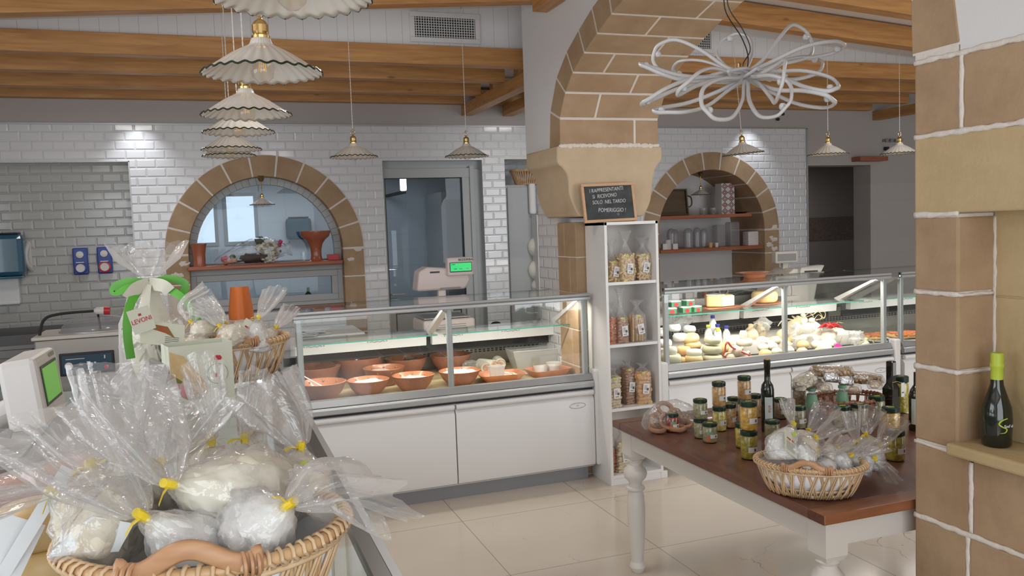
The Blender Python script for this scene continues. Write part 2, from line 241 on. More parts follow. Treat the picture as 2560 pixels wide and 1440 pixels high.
for k,c in dict(brine=(.40,.30,.05),mixed=(.45,.25,.10),grn=(.25,.22,.12),red=(.24,.025,.012),mush=(.48,.28,.05),olive=(.28,.22,.03),brown=(.17,.11,.06),art=(.50,.40,.12)).items():
    M['j_'+k]=mat('preserve_'+k,c,.25,var=tuple(min(1,v*1.9) for v in c),vs=55,bump=.6,bs=60,coat=.5)
# ------------------------------------------------------------------ mesh building
class MB:
    def __init__(s): s.b=bmesh.new()
    def box(s,x0,x1,y0,y1,z0,z1):
        vs=[s.b.verts.new((x,y,z)) for z in (z0,z1) for y in (y0,y1) for x in (x0,x1)]
        for f in ((0,2,3,1),(4,5,7,6),(0,1,5,4),(2,6,7,3),(0,4,6,2),(1,3,7,5)): s.b.faces.new([vs[i] for i in f])
        return s
    def obox(s,c,sz,rot=(0,0,0)):
        mt=Matrix.Translation(c)@Matrix.Rotation(rot[2],4,'Z')@Matrix.Rotation(rot[1],4,'Y')@Matrix.Rotation(rot[0],4,'X'); k=len(s.b.verts)
        h=[v/2 for v in sz]; s.box(-h[0],h[0],-h[1],h[1],-h[2],h[2]); s.b.verts.ensure_lookup_table()
        for v in s.b.verts[k:]: v.co=mt@v.co
        return s
    def prism(s,poly,ax,a,b):
        def mk(p,t): return {'X':(t,p[0],p[1]),'Y':(p[0],t,p[1]),'Z':(p[0],p[1],t)}[ax]
        A=[s.b.verts.new(mk(p,a)) for p in poly]; B=[s.b.verts.new(mk(p,b)) for p in poly]; n=len(poly)
        try: s.b.faces.new(A[::-1]); s.b.faces.new(B)
        except ValueError: pass
        for i in range(n): s.b.faces.new((A[i],A[(i+1)%n],B[(i+1)%n],B[i]))
        return s
    def loft(s,rings,closed=True,cap0=False,cap1=False):
        rv=[[s.b.verts.new(p) for p in r] for r in rings]; n=len(rv[0])
        for i in range(len(rv)-1):
            for j in range(n if closed else n-1):
                k=(j+1)%n; s.b.faces.new((rv[i][j],rv[i][k],rv[i+1][k],rv[i+1][j]))
        if cap0: s.b.faces.new(rv[0][::-1])
        if cap1: s.b.faces.new(rv[-1])
        return s
    def lathe(s,prof,n=24,c=(0,0,0),fn=None,sx=1,sy=1,cap0=True,cap1=True):
        rings=[]
        for i,(r,z) in enumerate(prof):
            ring=[]
            for j in range(n):
                a=2*PI*j/n; rr,zz=(fn(r,z,a,i) if fn else (r,z)); rr=max(rr,1e-4)
                ring.append((c[0]+rr*math.cos(a)*sx,c[1]+rr*math.sin(a)*sy,c[2]+zz))
            rings.append(ring)
        return s.loft(rings,True,cap0,cap1)
    def sweep(s,pts,rad,n=8,flat=1,wr=0,fr=6,up=(0,0,1),seed=0,closed=False,cap=True,power=1):
        pts=[Vector(p) for p in pts]; m=len(pts); rings=[]; prev=None
        if not isinstance(rad,(list,tuple)): rad=[rad]*m
        for i,p in enumerate(pts):
            if closed: t=pts[(i+1)%m]-pts[i-1]
            else: t=pts[min(i+1,m-1)]-pts[max(i-1,0)]
            t=t.normalized() if t.length>1e-9 else Vector((0,0,1))
            u=(prev if prev is not None else Vector(up).cross(t)); u=u-u.dot(t)*t
            if u.length<1e-4: u=Vector((1,0,0)).cross(t)
            if u.length<1e-4: u=Vector((0,1,0)).cross(t)
            u.normalize(); prev=u; v=t.cross(u); ring=[]
            for j in range(n):
                a=2*PI*j/n; r=rad[i]
                if wr: r*=1+wr*(noise.noise(Vector((math.cos(a)*fr,math.sin(a)*fr,i*.35+seed*7.1)))*1.3+.25*math.sin(a*11+seed+i*.2))
                ring.append(p+u*(math.cos(a)*r)+v*(math.sin(a)*r*flat))
            rings.append(ring)
        if closed: rings.append(rings[0])
        return s.loft(rings,True,cap and not closed,cap and not closed)
    def ball(s,c,r,sc=(1,1,1),n=10,wr=0,seed=0,rot=None):
        rings=[]; m=max(5,n*2//3)
        for i in range(1,m):
            ph=PI*i/m-PI/2; ring=[]
            for j in range(n):
                a=2*PI*j/n; d=Vector((math.cos(a)*math.cos(ph),math.sin(a)*math.cos(ph),math.sin(ph)))
                k=1+(wr*noise.noise(d*2.3+Vector((seed*3.7,seed,0))) if wr else 0)
                q=Vector((d.x*sc[0],d.y*sc[1],d.z*sc[2]))*r*k
                if rot: q=rot@q
                ring.append(Vector(c)+q)
            rings.append(ring)
        return s.loft(rings,True,True,True)
def crom(pts,k=6):
    P_=[Vector(p) for p in pts]; out=[]
    for i in range(len(P_)-1):
        a,b,c,d=P_[max(i-1,0)],P_[i],P_[i+1],P_[min(i+2,len(P_)-1)]
        for j in range(k):
            t=j/k; out.append(.5*((2*b)+(c-a)*t+(2*a-5*b+4*c-d)*t*t+(3*b-a-3*c+d)*t**3))
    out.append(P_[-1]); return out
def obj(name,mb,mt,parent=None,smooth=False,bevel=0,solid=0,ang=40):
    me=bpy.data.meshes.new(name); bmesh.ops.recalc_face_normals(mb.b,faces=mb.b.faces); mb.b.to_mesh(me); mb.b.free()
    if mt: me.materials.append(M[mt] if isinstance(mt,str) else mt)
    if smooth:
        me.polygons.foreach_set('use_smooth',[True]*len(me.polygons)); me.set_sharp_from_angle(angle=R(ang))
    o=bpy.data.objects.new(name,me); COL.objects.link(o)
    if parent is not None: o.parent=parent
    if solid: md=o.modifiers.new('solid','SOLIDIFY'); md.thickness=solid; md.offset=0
    if bevel: md=o.modifiers.new('bevel','BEVEL'); md.width=bevel; md.segments=2; md.limit_method='ANGLE'; md.angle_limit=R(40)
    return o
def multi(name,lst,parent=None,smooth=False,ang=40,bevel=0):
    """one mesh in several materials"""
    allb=MB(); mats=[]; 
    for mb,mt in lst:
        me=bpy.data.meshes.new('x'); bmesh.ops.recalc_face_normals(mb.b,faces=mb.b.faces); mb.b.to_mesh(me); mb.b.free(); k=len(allb.b.faces); allb.b.from_mesh(me); bpy.data.meshes.remove(me)
        if mt not in mats: mats.append(mt)
        allb.b.faces.ensure_lookup_table()
        for f in allb.b.faces[k:]: f.material_index=mats.index(mt)
    me=bpy.data.meshes.new(name); allb.b.to_mesh(me); allb.b.free()
    for mt in mats: me.materials.append(M[mt])
    if smooth: me.polygons.foreach_set('use_smooth',[True]*len(me.polygons)); me.set_sharp_from_angle(angle=R(ang))
    o=bpy.data.objects.new(name,me); COL.objects.link(o)
    if parent is not None: o.parent=parent
    if bevel: md=o.modifiers.new('bevel','BEVEL'); md.width=bevel; md.segments=2; md.limit_method='ANGLE'
    return o
def thing(name,label,cat,loc=(0,0,0),rot=0,group=None):
    o=bpy.data.objects.new(name,None); COL.objects.link(o); o.empty_display_size=.05; o.location=loc
    o.rotation_euler=rot if isinstance(rot,(tuple,list)) else (0,0,rot); return tag(o,label,cat,group)
def tag(o,label,cat,group=None,kind=None):
    if label: o['label']=label
    if cat: o['category']=cat
    if group: o['group']=group
    if kind: o['kind']=kind
    return o
def struct(name,mb,mt,**k):
    o=obj(name,mb,mt,**k); o['kind']='structure'; return o
def dup(o,label=None,loc=None,rot=None,group=None,parent=None,scale=None):
    c=o.copy(); COL.objects.link(c)
    if parent is not None: c.parent=parent
    if label: c['label']=label
    if group: c['group']=group
    if loc is not None: c.location=loc
    if rot is not None: c.rotation_euler=rot if isinstance(rot,(tuple,list)) else (0,0,rot)
    if scale: c.scale=(scale,)*3 if isinstance(scale,(int,float)) else scale
    for ch in list(o.children): dup(ch,parent=c)
    return c
def plab(o,l): o['label']=l; return o
def textmb(s,size,ext=.0006,sh=0):
    cu=bpy.data.curves.new('t','FONT'); cu.body=s; cu.size=size; cu.extrude=ext; cu.align_x='CENTER'; cu.align_y='CENTER'; cu.resolution_u=3; cu.shear=sh
    o=bpy.data.objects.new('t',cu); COL.objects.link(o); dg=bpy.context.evaluated_depsgraph_get(); me=bpy.data.meshes.new_from_object(o.evaluated_get(dg))
    bpy.data.objects.remove(o); bpy.data.curves.remove(cu); mb=MB(); mb.b.from_mesh(me); bpy.data.meshes.remove(me); return mb
def text(name,s,size,mt,parent,loc,rot,sh=0,sx=1,label=None):
    o=obj(name,textmb(s,size,sh=sh),mt,parent); o.location=loc; o.rotation_euler=rot; o.scale=(sx,1,1)
    if label: o['label']=label
    return o
# ================================================================== SETTING
struct('floor',MB().box(-3.3,9.2,-2.6,11,-.1,0),'floor')
YB=7.6
def arc(cx,cz,r,n=24,a0=180,a1=0): return [(cx+r*math.cos(R(a0+(a1-a0)*i/n)),cz+r*math.sin(R(a0+(a1-a0)*i/n))) for i in range(n+1)]
A1=(.479,1.512,.648,.833); A2=(5.004,1.520,.648,.833)      # centre x, springing z, inner radius, outer radius
def wallslice(mb,x0,x1,z0,z1,y0=YB,y1=YB+.28): mb.prism([(x0,z0),(x1,z0),(x1,z1),(x0,z1)],'Y',y0,y1)
def archtop(mb,A,ztop,y0=YB,y1=YB+.28):
    p=arc(A[0],A[1],(A[2]+A[3])/2)
    for a,b in zip(p,p[1:]): mb.prism([a,b,(b[0],ztop),(a[0],ztop)],'Y',y0,y1)
ZT=2.604
w=MB(); rm=(A1[2]+A1[3])/2
wallslice(w,-3.2,-.586,2.302,ZT); wallslice(w,-.586,A1[0]-rm,0,ZT); archtop(w,A1,ZT); wallslice(w,A1[0]+rm,1.52,0,ZT)
wallslice(w,A1[0]-rm,A1[0]+rm,0,.98)
wallslice(w,1.52,2.475,2.29,ZT); wallslice(w,2.475,2.70,0,ZT); wallslice(w,2.70,3.55,2.295,ZT); wallslice(w,3.55,A2[0]-rm,0,ZT); archtop(w,A2,ZT); wallslice(w,A2[0]+rm,6.225,0,ZT)
struct('wall_back',w,'tile')
w=MB(); wallslice(w,-3.2,-.586,0,2.302,YB+.12,YB+.28); struct('wall_recess_left',w,'tileshade')
w=MB(); wallslice(w,-3.2,9,ZT,3.35,YB+.002,YB+.27); wallslice(w,6.225,9,2.20,ZT,YB+.002,YB+.27); wallslice(w,7.11,9,1.99,2.20,YB+.002,YB+.27)
struct('wall_back_upper',w,'creamwall')
w=MB(); wallslice(w,7.11,9,0,1.99,YB+.004,YB+.27); struct('wall_back_dado',w,'greytile')
w=MB(); wallslice(w,-3.2,6.235,ZT-.006,ZT+.008,YB-.012,YB+.01); w.box(6.215,6.235,YB-.012,YB+.28,0,ZT); w.box(-3.2,-.58,YB-.006,YB+.004,2.296,2.304); w.box(-.590,-.580,YB-.006,YB+.004,.9,2.304)
struct('trim_1',w,'alu')
# corridor beyond the right doorway
struct('wall_corridor',MB().box(5.9,9,9.6,9.7,0,2.6),'greytile'); struct('trim_2',MB().box(5.9,9,9.585,9.6,1.30,1.62),'mosaic'); struct('wall_corridor_side',MB().box(5.84,5.9,YB+.28,9.7,0,2.6),'greytile')
w=MB().box(5.84,9,YB+.27,9.7,2.34,2.4); struct('ceiling_corridor',w,'creamwall')
# stone surround of the two back-wall arches
def stone_arch(A,idx,y1):
    st=MB(); cx,cz,ri,ro=A; n=11
    for i in range(n):
        a0=180-180*i/n-.55; a1=180-180*(i+1)/n+.55; k=4
        pi=[(cx+ri*math.cos(R(a0+(a1-a0)*j/k)),cz+ri*math.sin(R(a0+(a1-a0)*j/k))) for j in range(k+1)]
        po=[(cx+ro*math.cos(R(a0+(a1-a0)*j/k)),cz+ro*math.sin(R(a0+(a1-a0)*j/k))) for j in range(k+1)][::-1]
        st.prism(pi+po,'Y',YB-.015,y1)
    for sx in (-1,1):
        z=cz-.006
        for h in (.25,.27,.24,.29,.25,.2):
            z0=max(z-h,0); st.prism([(cx+sx*ri,z0+.006),(cx+sx*ro,z0+.006),(cx+sx*ro,z-.004),(cx+sx*ri,z-.004)],'Y',YB-.015,y1); z=z0
            if z<=0: break
    o=struct('trim_%d'%idx,st,'stone',bevel=.006)
    mo=MB(); p1=arc(cx,cz,ri+.003,44); p2=arc(cx,cz,ro+.004,44)
    for a,b,c,d in zip(p1,p1[1:],p2[1:],p2): mo.prism([a,b,c,d],'Y',YB-.0115,y1-.002)
    for sx in (-1,1): mo.prism([(cx+sx*(ri+.003),.01),(cx+sx*(ro+.004),.01),(cx+sx*(ro+.004),cz),(cx+sx*(ri+.003),cz)],'Y',YB-.0115,y1-.002)
    rr=random.Random(idx)
    for k in range(6):      # smears of white filler
        a=R(rr.choice([rr.uniform(-5,20),rr.uniform(-8,5),178])); q=rr.uniform(ri+.04,ro-.04); mo.ball((cx+q*math.cos(a),YB-.014,cz+q*math.sin(a)-.1*(k%3)),.022+.02*rr.random(),(1.2,.12,.7),8,.8,k)
    m_=obj('mortar',mo,'mortar',o); return o
stone_arch(A1,3,YB+.27); stone_arch(A2,4,YB+.62)
# niche body behind the second arch
w=MB(); w.box(4.1,5.95,YB+.6,YB+.66,0,2.6); struct('wall_niche',w,'plaster')
# window 1: arched sash over the serving sill, low sash under it
def frame_rect(mb,x0,x1,z0,z1,y0,y1,t):
    mb.box(x0,x1,y0,y1,z1-t,z1); mb.box(x0,x1,y0,y1,z0,z0+t); mb.box(x0,x0+t,y0,y1,z0+t,z1-t); mb.box(x1-t,x1,y0,y1,z0+t,z1-t)
w=MB(); YF=7.70
p1=arc(A1[0],A1[1],.585,32); p2=arc(A1[0],A1[1],.650,32)
for a,b,c,d in zip(p1,p1[1:],p2[1:],p2): w.prism([a,b,c,d],'Y',YF,YF+.06)
for sx in (-1,1): w.prism([(A1[0]+sx*.585,1.41),(A1[0]+sx*.65,1.41),(A1[0]+sx*.65,A1[1]),(A1[0]+sx*.585,A1[1])],'Y',YF,YF+.06)
w.box(A1[0]-.585,A1[0]+.585,YF,YF+.06,1.41,1.425)
wo=struct('window_1',w,'winframe',bevel=.004)
g=MB(); g.prism(arc(A1[0],A1[1],.586,32)+[(A1[0]+.586,1.42),(A1[0]-.586,1.42)],'Y',YF+.03,YF+.034); obj('window_pane',g,'kglass',wo)
w=MB(); frame_rect(w,A1[0]-.648,A1[0]+.648,1.0,1.372,YF-.02,YF+.05,.05); frame_rect(w,A1[0]-.60,A1[0]+.60,1.05,1.322,YF-.03,YF+.03,.055); wo=struct('window_2',w,'winframe',bevel=.004)
g=MB(); g.box(A1[0]-.55,A1[0]+.55,YF,YF+.004,1.10,1.27); obj('window_pane',g,'kglass',wo)
g=MB(); frame_rect(g,A1[0]-.552,A1[0]+.552,1.098,1.272,YF-.004,YF+.008,.008); obj('gasket',g,'dark',wo)
struct('trim_5',MB().box(A1[0]-.665,A1[0]+.63,YB-.10,YF+.02,1.372,1.41),'redwood',bevel=.01)
# door 1
w=MB(); w.box(1.52,2.475,7.69,7.75,2.21,2.29); w.box(2.375,2.475,7.67,7.75,0,2.21); w.box(2.36,2.40,7.64,7.70,0,2.24); w.box(1.52,2.36,7.65,7.69,2.133,2.22); w.box(1.522,1.545,7.66,7.72,0,2.14); w.box(2.287,2.365,7.655,7.71,0,2.2); w.box(1.545,2.287,7.665,7.71,.93,1.0); w.box(1.545,2.287,7.665,7.71,.03,.12)
w.box(1.52,1.524,YB,7.7,0,2.29); w.box(2.471,2.475,YB,7.7,0,2.29)
wo=struct('door_1',w,'winframe',bevel=.004)
g=MB().box(1.545,2.287,7.69,7.694,1.0,2.133); obj('glass_pane',g,'kglass',wo)
g=MB(); frame_rect(g,1.545,2.29,.998,2.135,7.662,7.70,.007); obj('gasket',g,'dark',wo)
g=MB(); g.box(1.545,2.287,7.68,7.70,.12,.93); obj('lower_panel',g,'alud',wo)
g=MB(); frame_rect(g,1.60,2.24,.2,.88,7.675,7.682,.01); obj('panel_seam',g,'dark',wo)
g=MB(); g.sweep([(1.56,7.655,1.06),(1.56,7.61,1.06),(1.68,7.61,1.06)],.009,8); obj('door_handle',g,'alu',wo,smooth=True)
# room behind window, door and fridge recess (kitchen)
w=MB(); KY=10.6
wx=[(-1.55,0),(P(480,480,'Y',KY).x-.6,0)]
wins=[(P(468,500,'Y',KY).x,P(541,500,'Y',KY).x),(P(556,500,'Y',KY).x,P(642,500,'Y',KY).x)]; wz0=P(600,612,'Y',KY).z; wz1=P(600,482,'Y',KY).z; e0,e1,e2,e3=wins[0]+wins[1]
for x0,x1,z0,z1 in [(-3.2,e0,0,3),(e1,e2,0,3),(e3,4.2,0,3),(e0,e1,0,wz0),(e0,e1,wz1,3),(e2,e3,0,wz0),(e2,e3,wz1,3)]: w.box(x0,x1,KY,KY+.2,z0,z1)
struct('wall_kitchen',w,'kitile')
struct('wall_kitchen_left',MB().box(-3.3,-3.2,7.88,10.8,0,3),'kitile'); struct('wall_kitchen_right',MB().box(4.05,4.1,7.88,10.8,0,3),'kitile'); struct('ceiling_kitchen',MB().box(-3.3,4.2,7.88,10.8,2.75,2.8),'plaster')
for i,(a,b) in enumerate(wins):
    w=MB(); frame_rect(w,a,b,wz0,wz1,KY-.02,KY+.08,.04); o=struct('window_%d'%(3+i),w,'winframe'); obj('window_pane',MB().box(a+.04,b-.04,KY+.02,KY+.024,wz0+.04,wz1-.04),'kglass',o)
# tall fridge recess lining
struct('wall_recess',MB().box(2.68,3.57,8.35,8.4,0,2.3).box(2.66,2.70,7.88,8.4,0,2.3).box(3.55,3.59,7.88,8.4,0,2.3).box(2.66,3.59,7.88,8.4,2.295,2.33),'tile')
# side walls, wall behind the camera with its glazing bays
w=MB(); w.box(-3.3,-3.2,-2.6,-.4,0,3.6); w.box(-3.3,-3.2,3.0,7.9,0,3.6); w.box(-3.3,-3.2,-.4,3.0,0,.7); w.box(-3.3,-3.2,-.4,3.0,2.5,3.6); struct('wall_left',w,'plaster')
w=MB(); w.box(-3.3,-2.2,-2.6,-2.5,0,3.6); w.box(-2.2,2.3,-2.6,-2.5,2.8,3.6); w.box(2.3,3.0,-2.6,-2.5,0,3.6); w.box(3.0,6.4,-2.6,-2.5,2.8,3.6); w.box(6.4,9.1,-2.6,-2.5,0,3.6); w.box(-2.2,2.3,-2.6,-2.5,0,.25); w.box(3.0,6.4,-2.6,-2.5,0,.25); struct('wall_front',w,'plaster')
struct('wall_right',MB().box(9,9.1,-2.6,11,0,3.6),'plaster')
# ------------------------------------------------ ceiling and beams
def rz(x): return 3.085-.076*(2.3-x) if x<2.3 else 3.085-.069*(x-2.3)     # underside of the sloping rafters
c=MB(); yc0,yc1=-2.6,5.80
for xa,xb in ((-3.3,2.3),(2.3,9.1)): c.prism([(xa,rz(xa)+.16),(xb,rz(xb)+.16),(xb,rz(xb)+.24),(xa,rz(xa)+.24)],'Y',yc0,yc1)
struct('ceiling',c,'ceil')
struct('ceiling_low',MB().box(-3.3,9.1,5.86,7.9,2.96,3.0),'plaster')
c=MB(); c.prism([(-3.3,2.9),(9.1,2.9),(9.1,rz(9.1)+.2),(2.3,rz(2.3)+.2),(-3.3,rz(-3.3)+.2)],'Y',5.80,5.86); struct('wall_gable',c,'board_x')
ti=[6]
def trim(mb,mt,**k): o=struct('trim_%d'%ti[0],mb,mt,**k); ti[0]+=1; return o
for y in (5.75,6.355,6.98,7.5):
    for xa,xb in ((-3.2,2.29),(2.40,7.05)): trim(MB().box(xa,xb,y,y+.10,2.80,2.93),'beam',bevel=.004)
for y in (5.0,4.35,3.5,2.6,1.7,.8,-.2):
    for xa,xb in ((-3.2,2.08),(2.77,9.0)):
        trim(MB().prism([(xa,rz(xa)),(xb,rz(xb)),(xb,rz(xb)+.15),(xa,rz(xa)+.15)],'Y',y,y+.11),'beam',bevel=.004)
for x in (2.29,2.70,7.14): trim(MB().box(x,x+.10,5.5,7.6,2.70,2.80),'beamY',bevel=.004)
trim(MB().box(1.98,2.08,-2.4,4.95,2.98,3.08),'beamY',bevel=.004)
trim(MB().box(6.84,7.23,7.46,7.6,2.235,2.285),'redwood',bevel=.004)
# ------------------------------------------------ the big arch: plaster wall, stone lining, pier, capital, near pillar
half=[(4.81,2.13),(4.805,2.305),(4.71,2.447),(4.59,2.545),(4.425,2.627),(4.25,2.695),(4.07,2.757),(3.88,2.805),(3.66,2.838),(3.43,2.852)]
halfo=[(4.985,2.13),(4.955,2.364),(4.84,2.556),(4.676,2.68),(4.495,2.768),(4.31,2.846),(4.11,2.91),(3.90,2.955),(3.67,2.985),(3.43,3.0)]
mir=lambda h:[(6.86-y,z) for y,z in h]
inn=half+mir(half)[::-1][1:]; out=halfo+mir(halfo)[::-1][1:]
XA,XB=2.08,2.77
w=MB()
for a,b in zip(out,out[1:]):
    w.prism([(b[0],b[1]),(a[0],a[1]),(a[0],3.3),(b[0],3.3)],'X',XA+.004,XB-.004)
w.prism([(4.985,2.13),(5.41,2.13),(5.41,3.3),(4.985,3.3)],'X',XA+.004,XB-.004)
w.prism([(-2.5,2.112),(1.875,2.112),(1.875,3.3),(-2.5,3.3)],'X',XA+.004,XB-.004)
struct('wall_arch',w,'plaster')
w=MB().box(2.228,2.65,5.245,5.60,0,2.13); struct('wall_pier',w,'tileY')
st=MB(); mo=MB()
for i in range(len(inn)-1):
    a,b,c_,d=Vector(inn[i]),Vector(inn[i+1]),Vector(out[i+1]),Vector(out[i])
    xs=[XA,XA+[.52,.24,.44,.2,.46,.3][i%6],XB]
    dd=(b-a).normalized()*.0065
    poly=[a+dd,b-dd,c_-dd,d+dd]
    for x0,x1 in zip(xs,xs[1:]): st.prism([tuple(q) for q in poly],'X',x0+(.006 if x0>XA else 0),x1-(.006 if x1<XB else 0))
    nrm=((d-a)+(c_-b)).normalized()*.002
    mo.prism([tuple(a+nrm),tuple(b+nrm),tuple(c_-nrm*.1),tuple(d-nrm*.1)],'X',XA+.003,XB-.003)
o=trim(st,'stone',bevel=.005); obj('mortar',mo,'mortar',o)
# far pier shaft under the capital
st=MB(); z=0
for k,h in enumerate((.24,.24,.24,.24,.24,.235,.23)):
    j=[5.13,5.05][k%2]
    for y0,y1 in ((4.945,j),(j,5.243)): st.box(2.225,2.655,y0+(.003 if y0==j else 0),y1-(.003 if y1==j else 0),z+.004,z+h-.003)
    z+=h
o=trim(st,'stone',bevel=.004); obj('mortar',MB().box(2.229,2.651,4.949,5.25,0,1.66),'mortar',o)
L_=[(1393,365),(1393,398),(1397,410),(1408,420),(1418,436),(1422,457),(1423,480),(1430,503),(1440,527),(1449,541)]
Rr=[(1655,366),(1655,398),(1644,413),(1636,433),(1631,468),(1628,497),(1620,521),(1607,541)]
pl=[P(x,y,'Y',4.80) for x,y in L_]; pr=[P(x,y,'Y',4.80) for x,y in Rr]
pl=crom([(p.x,0,p.z) for p in pl],3); pr=crom([(p.x,0,p.z) for p in pr],3)
cp=MB(); rows=[]
for t in range(2):
    pass
poly=[(p.x,p.z) for p in pl]+[(p.x,p.z) for p in pr[::-1]]
cp.prism(poly,'Y',4.80,5.34)
o=trim(cp,'capital',smooth=True,ang=30,bevel=.012)
mo=MB()
rr=random.Random(3)
ring=[]
for k in range(40):
    x=XA+.01+(XB-XA-.02)*k/39; mo.ball((x,4.806,2.135+.004*rr.random()),.012+.01*rr.random(),(1.2,.5,.8),6,.5,k)
obj('mortar_seam',mo,'mortar',o)
# near pillar, niche with sill
zs=[0,.21,.445,.681,.924,1.165,1.40,1.637]
st=MB(); ye=2.04
jy={0:1.75,1:1.90,2:1.84,3:1.87}
for i in range(3):
    z0,z1=zs[i],zs[i+1]; j=[1.72,1.885,1.84][i]
    for y0,y1 in ((-2.4,.5),(.5,1.2),(1.2,j),(j,ye)): st.box(XA,XB,y0+.006,y1-(.006 if y1<ye else 0),z0+.006,z1-.006)
for y0,y1 in ((-2.4,.5),(.5,1.2),(1.2,1.83),(1.83,ye)): st.box(XA,XB,y0+.006,y1-(.006 if y1<ye else 0),.687,.916)
for z0,z1 in zip(zs[4:],zs[5:]): st.box(XA,XB,1.877,ye,z0+.006,z1-.006)
for y0,y1 in ((-2.4,.5),(.5,1.10)):
    for z0,z1 in zip(zs[4:],zs[5:]): st.box(XA,XB,y0+.006,y1-.006,z0+.006,z1-.006)
for y0,y1 in ((-2.4,.4),(.4,1.2),(1.2,1.868),(1.868,ye)): st.box(XA,XB,y0+.006,y1-(.006 if y1<ye else 0),1.886,2.10)
o=trim(st,'stone',bevel=.007)
obj('yellow_course',MB().box(XA-.001,XB,-2.4,ye,1.643,1.875),'stone2',o,bevel=.007)
mo=MB().box(XA+.004,XB-.004,-2.4,ye-.004,0,.90); mo.box(XA+.0025,XB-.006,1.88,ye-.002,2.102,2.136); mo.box(XA+.004,XB-.004,1.881,ye-.004,.9,1.64).box(XA+.004,XB-.004,-2.4,1.096,.9,1.64).box(XA+.004,XB-.004,-2.4,ye-.004,1.86,2.100)
obj('mortar',mo,'mortar',o)
st=MB(); 
for z0,z1 in ((.955,1.385),(1.389,1.646)): st.box(2.222,XB,1.10,1.60,z0,z1).box(2.222,XB,1.604,1.878,z0,z1)
st.box(2.226,XB-.01,1.10,1.878,.955,1.64)
trim(st,'stone2',bevel=.004)
trim(MB().box(XA-.035,2.24,1.09,1.89,.918,.955),'stone2',bevel=.008)
mo=MB()
def bead(pts,r=.0085,seed=0):
    q=[]; n=max(6,int((Vector(pts[0])-Vector(pts[1])).length/.012))
    for i in range(n+1):
        v=Vector(pts[0]).lerp(Vector(pts[1]),i/n); q.append(v+Vector((0,.0025*noise.noise(v*40),.0035*noise.noise(v*35+Vector((seed,0,0))))))
    mo.sweep(q,[r*(1+.55*noise.noise(v*28+Vector((0,seed,0)))) for v in q],7,.55,up=(1,0,0))
fx=XA+.0015
for z in (.21,.445,.681): bead([(fx,.9,z),(fx,ye,z)],seed=z)
bead([(fx,1.60,.921),(fx,ye,.921)],.006); 
for z in (1.165,1.40): bead([(fx,1.877,z),(fx,ye,z)],seed=z)
for z in (1.64,1.88,2.106): bead([(fx,.9 if z>1.7 else 1.877,z),(fx,ye,z)],seed=z)
for y,z0,z1 in ((1.83,.69,.905),(1.84,.45,.675),(1.885,.22,.44),(1.868,1.89,2.10)): bead([(fx,y,z0),(fx,y,z1)],.007,seed=y)
for z in (1.165,1.40): 
    bead([(XA,1.8765,z),(2.222,1.8765,z)],.006,seed=z+5)
bead([(2.222,1.874,.96),(2.222,1.874,1.63)],.006)
obj('mortar_beads',mo,'mortar',o,smooth=True,ang=180)
# spring course joining pillar and arch (stones between 2.10 and the first voussoir are part of the lining)
# worktops along the back wall
struct('baseboard_back',MB().box(-3.2,-.6,YB+.09,YB+.12,.88,.98),'steeldark')
